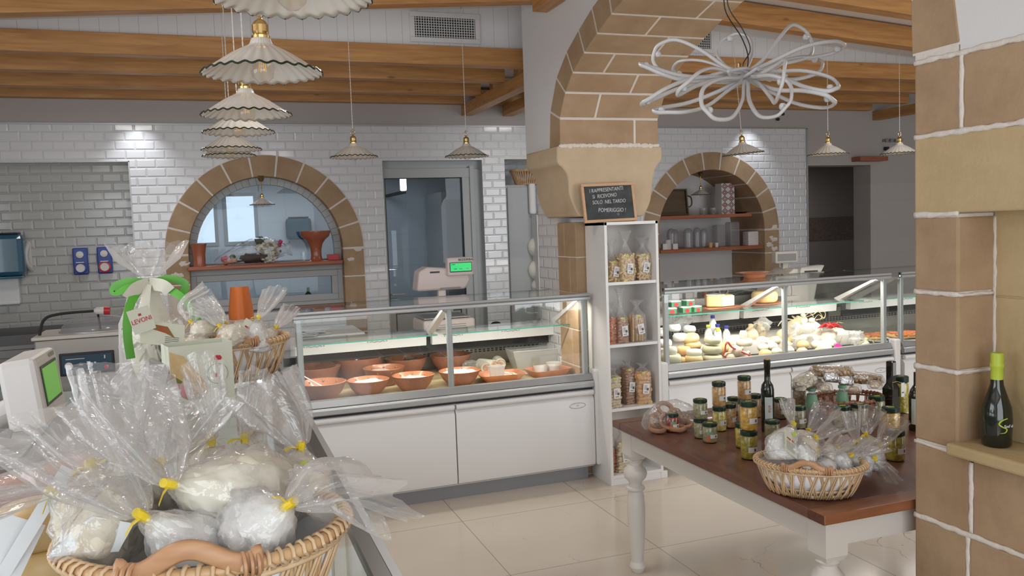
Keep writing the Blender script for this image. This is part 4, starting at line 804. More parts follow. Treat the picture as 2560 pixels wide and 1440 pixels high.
J=[('short jar of red sauce at the far left of the table',1681,1079,0,.030,.083,'red',1,1,5),
('grey-green jar in front with an orange label',1775,1105,0,.032,.083,'grn',1,1,0),
('grey-green jar half hidden behind the one with the orange label',1752,1094,0,.031,.083,'grn',1,0,-10),
('tall jar of pale beans under another tall jar, left group',1799,1076,0,.031,.108,'art',1,0,0),
('tall jar of brown mixed vegetables behind the left tall stack',1824,1068,0,.031,.108,'mixed',1,0,20),
('grey jar standing alone behind the left jar stacks',1834,1036,0,.031,.083,'grn',1,0,5),
('bottom jar of artichokes in the front stack',1873,1146,0,.034,.112,'olive',1,0,-10),
('dim jar of brine just behind the bottom artichoke jar',1857,1118,0,.031,.10,'brine',0,0,0),
('tall jar behind the front stack, carrying the highest jar',1862,1058,0,.031,.108,'mixed',0,0,0),
('jar of mixed vegetables between the front stack and the dark bottle',1888,1042,0,.031,.108,'mixed',0,0,0),
('jar of brown preserve right behind the dark bottle',1951,1046,0,.031,.095,'brown',1,0,0),
('low dark jar at the foot of the dark bottle',1931,1094,0,.033,.075,'grn',0,0,0),
('dark jar with white label left of the cloth bags, upper row',1996,1070,0,.034,.10,'grn',1,0,0),
('jar with black lid in front of the wicker snack basket',1998,1015,0,.034,.095,'brown',0,0,0),
('yellow mushroom jar under the square dark bottle',2227,1085,0,.038,.115,'mush',0,0,0),
('olive jar at the right end, beside the front basket',2238,1150,0,.036,.115,'olive',1,0,0),
('grey jar left of the square dark bottle',2192,1050,0,.036,.11,'grn',0,0,0),
('tall jar at the far right back by the pillar',2252,1030,0,.036,.17,'olive',0,0,0),
('dark green capped jar behind the front basket',2150,1062,0,.036,.095,'grn',0,0,0),
('black capped jar with lime sticker behind the front basket',2106,1070,0,.036,.10,'grn',0,0,0)]
jl={}
for lb,x,y,_,r,h,f_,l_,og,rr_ in J: jl[lb]=jar(lb,x,y,TZ,r,h,f_,'label' if l_ else None,bool(og),rr_)
def on(lb,label,r,h,f_,l_=True,dx=0,dy=0):
    b=jl[lb]; hb=[j[5] for j in J if j[0]==lb][0]; p=(b.location.x+dx,b.location.y+dy); jl[label]=jar(label,0,0,TZ+hb+.0012,r,h,f_,'label' if l_ else None,False,0,True,p)
on(J[2][0],'grey-green jar topmost of the leftmost pair of stacked jars',.031,.083,'grn')
on(J[3][0],'tall jar of golden vegetables topmost of the left tall stack',.031,.108,'mixed')
on(J[6][0],'upper jar of artichokes in the front stack with a lime dot on its lid',.034,.112,'mush')
on(J[8][0],'highest jar, red and brown vegetables, left of the dark bottle',.031,.108,'mixed')
# ------------------------------------------------ bottles
def bottle(name,label,pos,prof,mt,parts=(),rot=0,n=28,group=None):
    t=thing(name,label,'bottle',pos,R(rot),group); obj('glass_body',MB().lathe(prof,n),mt,t,smooth=True,ang=50)
    for nm,r,z0,z1,a0,a1,m2 in parts:
        m_=MB(); A=[(r*math.cos(R(a0+(a1-a0)*k/12)),r*math.sin(R(a0+(a1-a0)*k/12))) for k in range(13)]
        for q,w_ in zip(A,A[1:]): m_.b.faces.new([m_.b.verts.new(v) for v in ((q[0],q[1],z0),(w_[0],w_[1],z0),(w_[0],w_[1],z1),(q[0],q[1],z1))])
        obj(nm,m_,m2,t,smooth=True)
    return t
p=P(1920,1078,'Z',TZ); sl_=.000
BT=[(.026,0),(.028,.006),(.028,.185),(.024,.205),(.013,.222),(.0125,.272),(.0145,.275),(.0145,.315)]
b=bottle('oil_bottle','tall slim dark bottle with a pale label beside the jar stacks',(p.x,p.y,TZ),[(r,z) for r,z in BT],'bottle',[('front_label',.0285,.055,.155,-150,-80,'bluelab'),('side_label',.0285,.055,.135,-45,-10,'label')],0)
text('label_script','olio',.022,'orangelab',b,(-.010,-.0285,.105),(R(90),R(90),0)); obj('cork',MB().lathe([(.008,.315),(.008,.322)],12),'stick',b)
for (x,y,lb) in ((2030,1060,'left green-labelled clear bottle behind the front basket'),(2106,1052,'right green-labelled clear bottle behind the front basket')):
    p=P(x,y,'Z',TZ); bottle('syrup_bottle',lb,(p.x,p.y,TZ),[(.030,0),(.032,.008),(.032,.06),(.019,.135),(.014,.142),(.014,.150)],'tinted',[('green_wrap',.027,.09,.091,0,360,'greenlab')],0,group='green-labelled bottles'); o=bpy.data.objects
    m_=MB().lathe([(.0300,.075),(.0275,.095),(.0215,.136)],24,cap0=False,cap1=False); pr_=[c for c in COL.objects if c.get('label')==lb][0]; obj('green_label',m_,'greenlab',pr_,smooth=True); obj('cap',MB().lathe([(.017,.15),(.018,.151),(.018,.162),(.016,.163)],20),'greenlab',pr_)
    text('label_line','Olio',.018,'label',pr_,(0,-.034,.09),(R(72),0,0)); obj('black_bow',MB().ball((-.015,-.04,.05),.02,(1.2,.4,.8),8,.5,1).ball((.018,-.04,.052),.018,(1.2,.4,.8),8,.5,2),'blackp',pr_)
p=P(2228,1078,'Z',TZ); p=P(2228,1040,'Z',TZ)
t=thing('square_bottle','square-shouldered dark bottle with a hanging white tag','bottle',(p.x,p.y,TZ),R(12)); sh=MB()
def sqr(w_,z,n=4): return [(w_*a,w_*b,z) for a,b in ((-1,-1),(1,-1),(1,1),(-1,1))]
sh.loft([sqr(.027,0),sqr(.028,.01),sqr(.028,.13),sqr(.017,.155),sqr(.0165,.17),sqr(.0165,.255)],True,True,True); obj('glass_body',sh,'bottle',t,bevel=.005)
obj('neck_sleeve',MB().box(-.012,.012,-.018,-.0166,.19,.25),'greyp',t); obj('swing_tag',MB().box(.022,.046,-.036,-.0352,.09,.155),'label',t); obj('tag_string',MB().sweep([(-.017,-.018,.16),(.017,-.018,.16),(.03,-.035,.155)],.0012,4),'stick',t); obj('tag_print',MB().obox((.034,-.0365,.11),(.014,.0006,.006)),'ink',t)
p=P(2292,1075,'Z',TZ); bottle('wine_bottle','dark wine bottle with a long pale label touching the near pillar edge',(p.x,p.y,TZ),[(.030,0),(.032,.008),(.032,.15),(.026,.175),(.013,.195),(.0125,.25)],'bottle',[('front_label',.0328,.03,.14,-175,-60,'bluelab')])
# ================================================================== PENDANT LAMPS
def lamp_proto(r,label,group,small=False):
    t=thing('pendant_lamp',label,'lamp',(0,0,0),0,group); k=r/.15; n=28
    def flute(r_,z,a,i): q=(r_/ (.15*k)); return r_*(1+.014*q*math.cos(n*a)), z-.0026*k*q*math.cos(n*a)
    sh=MB(); sh.lathe([(x*k,z*k) for x,z in ((.020,.088),(.024,.086),(.028,.074),(.034,.068),(.055,.058),(.08,.044),(.11,.024),(.135,.007),(.15,0))],n*6,fn=flute,cap0=False,cap1=False)
    s=obj('lamp_shade',sh,'ceramic',t,smooth=True,solid=.003*k,ang=180)
    rg=MB(); rg.sweep([((.15*k*(1+.014*math.cos(n*a)))*math.cos(a),(.15*k*(1+.014*math.cos(n*a)))*math.sin(a),.0014-.0032*k*math.cos(n*a)) for a in [2*PI*i/(n*6) for i in range(n*6)]],.0028*k,5,closed=True); plab(obj('shade_rim',rg,'rimgreen',s,smooth=True),'dark green wavy rim')
    obj('brass_socket',MB().lathe([(x*k,z*k) for x,z in ((.022,.082),(.023,.095),(.018,.10),(.021,.105),(.021,.122),(.015,.132),(.006,.138),(.004,.146))],24),'brass',t,smooth=True,ang=30)
    hk=MB(); hk.sweep([(.014*k*math.cos(a),0,(.158+.016*math.sin(a))*k) for a in [2*PI*i/20 for i in range(20)]],.0016*k,6,closed=True); hk.sweep([(0,.009*k*math.cos(a),(.172+.011*math.sin(a))*k) for a in [2*PI*i/20 for i in range(20)]],.0014*k,6,closed=True); obj('brass_ring',hk,'brass',t,smooth=True)
    bl=obj('bulb',MB().lathe([(x*k,z*k) for x,z in ((.012,.07),(.014,.055),(.026,.035),(.032,.012),(.026,-.010),(.012,-.022),(.001,-.025))],20,cap1=False),'bulbglass',t,smooth=True,ang=180)
    f=MB(); 
    for q in range(4): f.sweep([(.005*k*math.cos(q*1.57),.005*k*math.sin(q*1.57),.05*k),(.010*k*math.cos(q*1.57+.4),.010*k*math.sin(q*1.57+.4),.005*k)],.0011*k,4)
    obj('filament',f,'filament',bl); return t
def pt(x,y,D): return CAMP+wv(Vector((x-1280,y-720,F)))*(D/F)
def cord(t,length,k=1.0,z0=.18):
    m_=MB()
    for ph in (0,PI): m_.sweep([(.0016*math.cos(z*150+ph),.0016*math.sin(z*150+ph),z0*k+z) for z in [length*i/int(length/.008) for i in range(int(length/.008)+1)]],.0017,4)
    obj('twisted_cord',m_,'cord',t); obj('ceiling_hook',MB().lathe([(.02,length+z0),(.022,length+z0+.01),(.004,length+z0+.02)],12).sweep([(0,0,length+z0),(0,0,length+z0-.03)],.003,6),'brass',t)
LP=[(730,-6,395,'nearest and largest pendant lamp, cut off by the top of the photo'),(657,184,290,'big scalloped white pendant lamp right under the nearest one'),(617,287,216,'third white pendant lamp from the camera in the left row'),(597,331,171,'fourth white pendant lamp in the left row'),(579,374,143,'fifth white pendant lamp in the left row, just above the last'),(573,390,127,'last and lowest looking lamp of the left row, over the arched window'),
 (885,393,116,'white pendant lamp hanging between arched window and grey door'),(1167,391,107,'white pendant lamp hanging in front of the grey door, near the vent'),(1858,385,100,'tilted white pendant lamp over the cheese case, left of three'),(2070,387,97,'middle of the three white pendant lamps over the right cases'),(2249,384,90,'rightmost pendant lamp, against the near pillar')]
first=None
for i,(x,y,w_,lb) in enumerate(LP):
    p=pt(x,y,.30*2089/w_); 
    if first is None: t=first=lamp_proto(.15,lb,'white scalloped pendant lamps'); first.location=p
    else:
        t=first.copy(); COL.objects.link(t); t['label']=lb; t.location=p; t.rotation_euler=(0,R(-5) if i==8 else 0,0)
        for ch in first.children:
            if ch.name.startswith(('twisted','ceiling_hook')): continue
            dup(ch,parent=t)
    top=(rz(p.x)+.16 if p.y<5.8 else 2.96)
    cord(t,max(top-p.z-.19,.2))
for lb,p,zt in (('small pendant lamp with a brass stem in front of the arched window',P(656,512,'Y',7.5),2.16),('small pendant lamp with a brass stem inside the right niche',P(1752,487,'Y',7.85),2.165)):
    t=lamp_proto(.104,lb,'small brass-stemmed pendant lamps'); t.location=(p.x,p.y,p.z); L=zt-p.z
    st=MB(); st.sweep([(0,0,.13),(0,0,L-.03)],.0045,8); st.sweep([(0,0,L-.02),(0,.09 if p.y<7.6 else 0,L-.01)],.006,6); st.lathe([(.008,L-.05),(.018,L-.04),(.028,L-.02),(.022,L-.005),(.03,L)],16); obj('brass_stem',st,'bronze',t,smooth=True)
# flower shaped tube lamp
C0=Vector((1.90,2.65,2.172)); t=thing('flower_chandelier','white looping tube chandelier shaped like an open flower, hanging before the stone arch','chandelier',C0)
tips=[(1635,133,1),(1602,163,-1),(1606,257,-1),(1642,281,-1),(1700,222,-1),(1769,281,-1),(1823,92,1),(2022,88,1),(2106,119,1),(2045,148,1),(2088,222,-1),(2081,250,-1),(1957,205,-1),(1962,271,-1),(1690,184,1)]
for i,(x,y,s_) in enumerate(tips):
    d=wv(Vector((x-1280,y-720,F))).normalized(); oc=CAMP-C0; b_=d.dot(oc); rho=.425; disc=b_*b_-(oc.dot(oc)-rho*rho)
    q=CAMP+d*(-b_+s_*math.sqrt(disc)) if disc>0 else CAMP+d*(-b_)
    v=q-C0; Ln=v.length; dn=v.normalized(); sd=dn.cross(Vector((0,0,1))).normalized(); tilt=R([20,-25,10,-15,35][i%5]); sd=(Matrix.Rotation(tilt,3,dn)@sd)
    wd=[.062,.052,.06][i%3]
    if i in (0,5,6,7,12,13): sd=dn.cross(d).normalized(); wd=.066
    bow=dn.cross(sd).normalized()*(.03 if i%2 else -.03)
    pts=[-dn*.04+sd*.012,dn*Ln*.22+sd*.014+bow*.6,dn*Ln*.55+sd*wd*.8+bow,dn*Ln*.82+sd*wd*1.05+bow*.5,dn*Ln*.97+sd*wd*.55,dn*Ln*1.0,dn*Ln*.97-sd*wd*.55,dn*Ln*.82-sd*wd*1.05+bow*.5,dn*Ln*.55-sd*wd*.8+bow,dn*Ln*.22-sd*.014+bow*.6,-dn*.04-sd*.012]
    o=obj('petal_tube',MB().sweep(crom(pts,5),.0058,8,1.3),'led',t,smooth=True,ang=180)
    obj('petal_clip',MB().ball(dn*(Ln-.022),.012,(1,1,1.1),8),'led',o,smooth=True)
m_=MB()
for k in range(9): a=k*.7; m_.sweep(crom([(-.15*math.cos(a),-.11*math.sin(a),.006*math.sin(k)),(-.05*math.cos(a+.5),-.05*math.sin(a+.5),.018),(.05*math.cos(a-.4),.05*math.sin(a-.4),-.012),(.16*math.cos(a+.3),.12*math.sin(a+.3),.008*math.cos(k))],6),.006,7)
obj('tube_knot',m_,'led',t,smooth=True); obj('hub',MB().ball((0,0,-.01),.035,(1,1,.6),12),'led',t,smooth=True); obj('hub_screw',MB().lathe([(.008,.03),(.008,.045),(.004,.05)],10,(-.03,0,0)),'brass',t)
m_=MB(); zt=rz(1.9)+.16-C0.z
m_.sweep(crom([(0,0,.01),(.012,0,.07),(-.015,0,.14),(-.085,0,.24),(-.075,0,.36),(-.05,0,.5),(-.02,0,zt)],8),.0022,5); m_.sweep(crom([(0,0,.01),(-.01,0,.045),(.022,0,.10),(-.01,0,.17),(-.070,0,.25),(-.07,0,.36),(-.04,0,.5),(-.015,0,zt)],8),.0022,5); obj('hanging_cables',m_,'blackcord',t,smooth=True)
obj('ceiling_rose',MB().lathe([(.05,zt-.02),(.06,zt)],20),'led',t)
# ================================================================== VENTS, WALL FITTINGS
def vent(label,q0,q1):
    x0,x1,z1,z0=q0.x,q1.x,q0.z,q1.z; t=thing('air_vent',label,'vent',((x0+x1)/2,5.80,(z0+z1)/2),0,'air conditioning grilles'); a,b=(x1-x0)/2,(z1-z0)/2; f=.035
    m_=MB(); frame_rect(m_,-a,a,-b,b,-.016,.0,f); obj('vent_frame',m_,'panel',t,bevel=.004); obj('dark_duct',MB().box(-a+f,a-f,-.004,-.001,-b+f,b-f),'dark',t)
    m_=MB(); n=24
    for k in range(n): x=-a+f+(2*(a-f))*(k+.5)/n; m_.box(x-.0022,x+.0022,-.016,-.010,-b+f,b-f)
    obj('vertical_blades',m_,'panel',t); m_=MB()
    for k in range(8): z=-b+f+(2*(b-f))*(k+.5)/8; m_.box(-a+f,a-f,-.009,-.005,z-.0022,z+.0022)
    obj('horizontal_blades',m_,'panel',t); return t
vent('white air grille in the boarded gable, above the long front beam on the left',P(1022,28,'Y',5.8),P(1200,112,'Y',5.8))
q1=P(1785,135,'Y',5.8); vent('white air grille partly hidden behind the stone arch',Vector((q1.x-.52,5.8,q1.z+.22)),q1)
for k,(x,y) in enumerate(((1941,299),(1953,286))): 
    p=P(x,y,'Y',YB); t=thing('wall_hook',['lower left small black hook above the niche tiles','upper right small black hook above the niche tiles'][k],'hook',(p.x,YB,p.z)); obj('knob',MB().ball((0,-.03,0),.018,(1,1,1),10),'blackp',t,smooth=True); obj('stem',MB().sweep([(0,0,0),(0,-.03,0)],.006,6),'blackp',t)
p=P(2228,352,'Y',YB); t=thing('wall_rack','small grey wall rack with knobs beside the rightmost pendant lamp','rack',(p.x,YB,p.z)); obj('rail',MB().box(-.13,.13,-.02,0,-.015,.015),'greyp',t); 
for x in (-.1,-.03,.04,.11): obj('peg',MB().ball((x,-.035,0),.022,(1,1,1),8),'greyp',t,smooth=True)
p=P(2212,372,'Y',YB); t=thing('power_plug','black plug and hanging cable above the wooden lintel','plug',(p.x,YB,p.z)); obj('plug_body',MB().box(-.02,.02,-.05,0,-.02,.02),'blackp',t,bevel=.006); obj('cable',MB().sweep(crom([(0,-.05,0),(-.03,-.06,-.01),(-.06,-.05,-.06),(-.065,-.045,-.09)],5),.004,5),'blackp',t,smooth=True)
# left wall: dispenser, sockets, paper holder
YN=YB+.12
def wallbox(x,y,Y=YN): return P(x,y,'Y',Y)
p=wallbox(12,640); t=thing('soap_dispenser','dark blue translucent paper towel dispenser on the tiled wall','dispenser',(p.x,YN,p.z)); obj('housing',MB().box(-.15,.16,-.16,0,-.165,.175),'tealp',t,bevel=.04); obj('top_ridge',MB().box(-.12,.13,-.14,-.02,.17,.185),'blackp',t,bevel=.006); obj('lower_lip',MB().box(-.13,.14,-.15,-.01,-.18,-.16),'tealp',t,bevel=.008)
p=wallbox(20,727); t=thing('paper_holder','plain white box holder under the blue dispenser','holder',(p.x,YN,p.z)); obj('holder_body',MB().box(-.13,.09,-.06,0,-.105,.10),'paper',t,bevel=.006); obj('holder_lip',MB().box(-.13,.09,-.07,-.06,-.105,-.09),'paper',t)
p=wallbox(66,640); t=thing('curved_dispenser','curved white plastic handle right of the blue dispenser','handle',(p.x,YN,p.z)); obj('curved_bar',MB().sweep(crom([(0.02,0,.11),(.01,-.05,.06),(.0,-.06,0),(.01,-.05,-.07),(.03,0,-.12)],5),.02,8,.5),'plastic',t,smooth=True); obj('mount_plate',MB().box(.0,.04,-.01,0,-.10,.10),'plastic',t)
for x,y,mt,lb in ((203,653,'bluebox','blue wall socket box with a blue round plug cover, left of the pair'),(263,650,'redp','blue wall socket box with a red ringed plug cover, right of the pair')):
    p=wallbox(x,y); t=thing('wall_socket',lb,'socket',(p.x,YN,p.z),0,'industrial wall sockets'); obj('box',MB().box(-.055,.055,-.05,0,-.11,.11),'bluebox',t,bevel=.01)
    c_=obj('round_switch',MB().lathe([(.028,0),(.028,.012),(.012,.016)],20),'plastic',t,smooth=True); c_.location=(0,-.05,.055); c_.rotation_euler=(R(90),0,0)
    c_=obj('plug_ring',MB().lathe([(.046,-.01),(.046,.022),(.035,.024),(.035,.018)],24),mt,t,smooth=True); c_.location=(0,-.05,-.055); c_.rotation_euler=(R(90),0,0); d_=obj('plug_face',MB().lathe([(.034,.015),(.034,.02)],20),'plastic',c_); obj('plug_flap',MB().box(-.03,.03,-.075,-.05,-.012,-.005),'plastic',t)
# ================================================================== THINGS IN THE ARCHED WINDOW
SZ=1.41
def sill(x,y,Y=7.58): p=P(x,y,'Y',Y); return p
p=P(499,655,'Y',7.56); t=thing('clay_vase','narrow red clay vase at the left end of the window sill','vase',(p.x,7.56,SZ)); obj('vase_body',MB().lathe([(.052,0),(.048,.02),(.050,.10),(.060,.165),(.066,.19),(.060,.188),(.04,.1)],28),'redclay',t,smooth=True)
p=P(791,645,'Y',7.58); t=thing('clay_goblet','tall red clay goblet with a wide bowl at the right of the window sill','goblet',(p.x,7.58,SZ)); obj('goblet_body',MB().lathe([(.066,0),(.052,.012),(.046,.05),(.048,.10),(.06,.15),(.085,.185),(.12,.215),(.135,.255),(.135,.265),(.120,.262),(.05,.19)],36),'redclay',t,smooth=True,ang=50)
p=P(828,632,'Y',7.6); tag(obj('red_box',MB().box(-.045,.05,-.04,.04,0,.052),'redp',bevel=.003),'small dark red box beside the clay goblet','box').location=(p.x+.01,7.60,SZ)
p=P(757,630,'Y',7.6); t=thing('drinking_glass','small clear drinking glass on the window sill','glass',(p.x,7.55,SZ)); obj('glass_wall',MB().lathe([(.024,0),(.028,.085)],20,cap1=False),'glass',t,smooth=True)
t=thing('flower_bouquet','bouquet of cream hydrangea in cellophane lying on the window sill','bouquet',(P(640,650,'Y',7.56).x,7.56,SZ)); hyd=MB(); rr=random.Random(5)
for k in range(95):
    a=rr.random()*6.28; b_=math.acos(rr.uniform(-1,1)); q=Vector((math.cos(a)*math.sin(b_),math.sin(a)*math.sin(b_),math.cos(b_)))*.088; hyd.ball(Vector((.10,0,.10))+q,.019,(1,1,.6),6,.6,k,rot=Matrix.Rotation(rr.random()*3,3,'X'))
obj('hydrangea_head',hyd,'petal',t,smooth=True,ang=60)
m_=MB()
for k in range(14): m_.sweep([(.04,rr.uniform(-.04,.04),.04+.03*rr.random()),(-.12,rr.uniform(-.03,.03),.03),(-.22,rr.uniform(-.02,.02),.02)],.006,5)
m_.ball((-.02,0,.05),.06,(2,.8,.7),10,.5,2); obj('dark_stems',m_,'stem',t,smooth=True)
m_=MB()
for c_ in ((-.22,-.02,.03),(-.18,-.03,.035),(-.25,.01,.02),(-.20,.02,.045)): m_.ball(c_,.028,(1,1,.8),8,.6,3)
obj('peach_roses',m_,'peach',t,smooth=True); m_=MB()
for c_ in ((-.27,-.02,.05),(.20,.0,.15),(.21,-.01,.18),(-.245,.0,.06)): m_.ball(c_,.02,(1,.7,1.2),7,.7,4)
obj('pink_petals',m_,'pink',t,smooth=True); m_=MB()
for c_,s_ in (((.04,.02,.20),.045),((.09,.03,.19),.03),((-.19,0,.065),.028),((.20,0,.10),.02)): m_.ball(c_,s_,(1,.6,.9),8,.5,6)
obj('leaves',m_,'leaf',t,smooth=True)
m_=MB(); m_.sweep(crom([(-.34,0,.02),(-.2,0,.07),(-.02,0,.12),(.12,0,.12),(.2,0,.11),(.30,0,.12)],5),[.02,.03,.04,.055,.065,.07,.08,.09,.10,.11,.115,.12,.125,.125,.125,.12,.12,.11,.10,.09,.08,.07,.06,.06,.07,.08],24,.8,.25,3,cap=False); obj('cellophane',m_,'filmc',t,smooth=True,ang=180)
# kitchen fittings seen through the glass
p=P(745,572,'Y',KY); t=thing('kitchen_dispenser','blue dispenser on the kitchen wall seen through the arched window','dispenser',(p.x,KY,p.z)); obj('housing',MB().box(-.15,.15,-.16,0,-.13,.13),'tealm',t,bevel=.04); obj('ridge',MB().box(-.12,.12,-.15,-.02,.13,.145),'blackp',t,bevel=.01)
t=thing('kitchen_hood','dark extraction hood above the kitchen window','hood',(.6,10.2,2.46)); obj('hood_body',MB().box(-1.5,1.6,-.3,.35,0,.06),'steeldark',t); obj('hood_canopy',MB().box(-1.4,1.5,-.2,.35,.06,.29),'alud',t)
t=thing('kitchen_counter','grey steel kitchen worktop seen through the low window','counter',(.6,9.6,0)); obj('counter_body',MB().box(-1.8,1.3,-.3,.5,.05,.86),'alud',t); obj('counter_top',MB().box(-1.85,1.35,-.35,.55,.86,.90),'steel',t); obj('tap',MB().sweep(crom([(-1.0,0,.9),(-1.0,0,1.12),(-.95,-.1,1.18),(-.9,-.14,1.12)],5),.012,8),'steel',t,smooth=True); obj('foot_rail',MB().box(-1.8,1.3,-.28,-.22,0,.05),'dark',t)
t=thing('kitchen_cabinet','tall grey kitchen cabinet seen through the glass door','cabinet',(3.0,10.15,0)); obj('cabinet_body',MB().box(-.35,.35,-.35,.4,0,2.1),'winframe',t,bevel=.01); obj('cabinet_door',MB().box(-.3,.3,-.37,-.35,.1,2.0),'alud',t,bevel=.005); obj('door_vent',MB().box(-.2,.2,-.375,-.37,1.0,1.35),'greyp',t)
t=thing('door_lamp_reflection','glowing block placed as a bright lamp reflection in the glass door','lamp',(P(1008,462,'Y',9.6).x,9.6,P(1008,462,'Y',9.6).z)); obj('tube',MB().box(-.035,.035,-.03,.03,-.07,.09),'ledtube',t,bevel=.015); obj('bracket',MB().box(-.03,.03,.0,1.0,-.10,-.07),'dark',t)  # emissive block added to imitate the lamp reflection in the door glass
p=P(770,748,'Y',7.95); bottle('small_bottle','small dark bottle standing behind the low window','bottle' and (p.x,7.9,P(770,752,'Y',7.9).z-.0),[(.03,0),(.032,.06),(.012,.085),(.012,.125)],'bottleg'); struct('trim_%d'%ti[0],MB().box(A1[0]-.7,A1[0]+.7,7.80,8.05,P(770,752,'Y',7.9).z-.04,P(770,752,'Y',7.9).z),'steel'); ti[0]+=1
# fridge recess
t=thing('tall_cabinet','tall grey cabinet in the wall recess left of the pier','cabinet',(P(1315,600,'Y',7.75).x-.0,7.75,0)); ct=P(1300,462,'Y',7.72).z; wl=P(1266,600,'Y',7.72).x-t.location.x; wr_=P(1338,600,'Y',7.72).x-t.location.x
obj('cabinet_body',MB().box(wl,wr_,-.03,.5,.05,ct),'winframe',t,bevel=.008); dr=obj('cabinet_door',MB().box(wl+.02,wr_-.02,-.05,-.03,.1,ct-.02),'winframe',t,bevel=.01); obj('feet',MB().box(wl+.05,wr_-.03,.0,.45,0,.05),'dark',t)
p=P(1345,475,'Y',7.66); q=P(1345,535,'Y',7.66); o=obj('curved_guard',MB().box(wr_-.07,wr_+.0,-.10,-.05,q.z,ct+.01),'panel',t,bevel=.02)
t=thing('glass_door_fridge','white glass-fronted fridge with round cheeses inside, right of the grey cabinet','fridge',(P(1332,600,'Y',7.66).x+.03,7.60,0)); fz=P(1330,538,'Y',7.6).z; m_=MB(); frame_rect(m_,-.02,.60,.1,fz,-.04,.0,.075); obj('door_frame',m_,'panel',t,bevel=.004); obj('fridge_glass',MB().box(.05,.53,-.02,-.016,.17,fz-.07),'fridgeglass',t); obj('inner_light',MB().box(.055,.065,.02,.05,.2,fz-.1),'ledtube',t)
for z in (.5,.85,1.12,1.40): obj('wire_shelf',MB().box(.05,.53,.0,.18,z-.01,z),'alu',t)
obj('fridge_back',MB().box(-.02,.60,.18,.20,.1,fz),'panel',t); obj('fridge_side',MB().box(-.02,-.01,0,.18,.1,fz).box(.59,.6,0,.18,.1,fz),'panel',t); obj('fridge_foot',MB().box(0,.58,0,.18,0,.1),'dark',t)
for k,(x,y,s_) in enumerate(((1336,618,.10),(1337,675,.10),(1338,715,.07))):
    p=P(x,y,'Y',7.66); o=obj('caciotta',MB().ball((0,0,0),s_,(1,.7,1),14),'milk',smooth=True,ang=180); o.location=(p.x+.04,7.69,p.z); tag(o,['upper round white cheese inside the fridge','middle round white cheese inside the fridge','lowest pale bundle inside the fridge'][k],'cheese')
t=thing('cabinet_basket','reddish wicker basket lying on top of the tall grey cabinet','basket',(P(1330,455,'Y',7.75).x,7.80,ct)); a_,b_,h_=.20,.14,.14; m_=MB()
for k in range(46): a=2*PI*k/46; m_.sweep([(a_*.75*math.cos(a),b_*.75*math.sin(a),0.005),(a_*math.cos(a+.12),b_*math.sin(a+.12),h_)],.006,5)
obj('cane_stakes',m_,'wicker',t,smooth=True); obj('cane_rim',MB().sweep([(a_*math.cos(R(a)),b_*math.sin(R(a)),h_) for a in range(0,360,12)],.012,6,closed=True),'wicker',t,smooth=True); obj('cane_base',MB().lathe([(1,0),(1,.01)],24,sx=.15,sy=.105),'wicker',t)
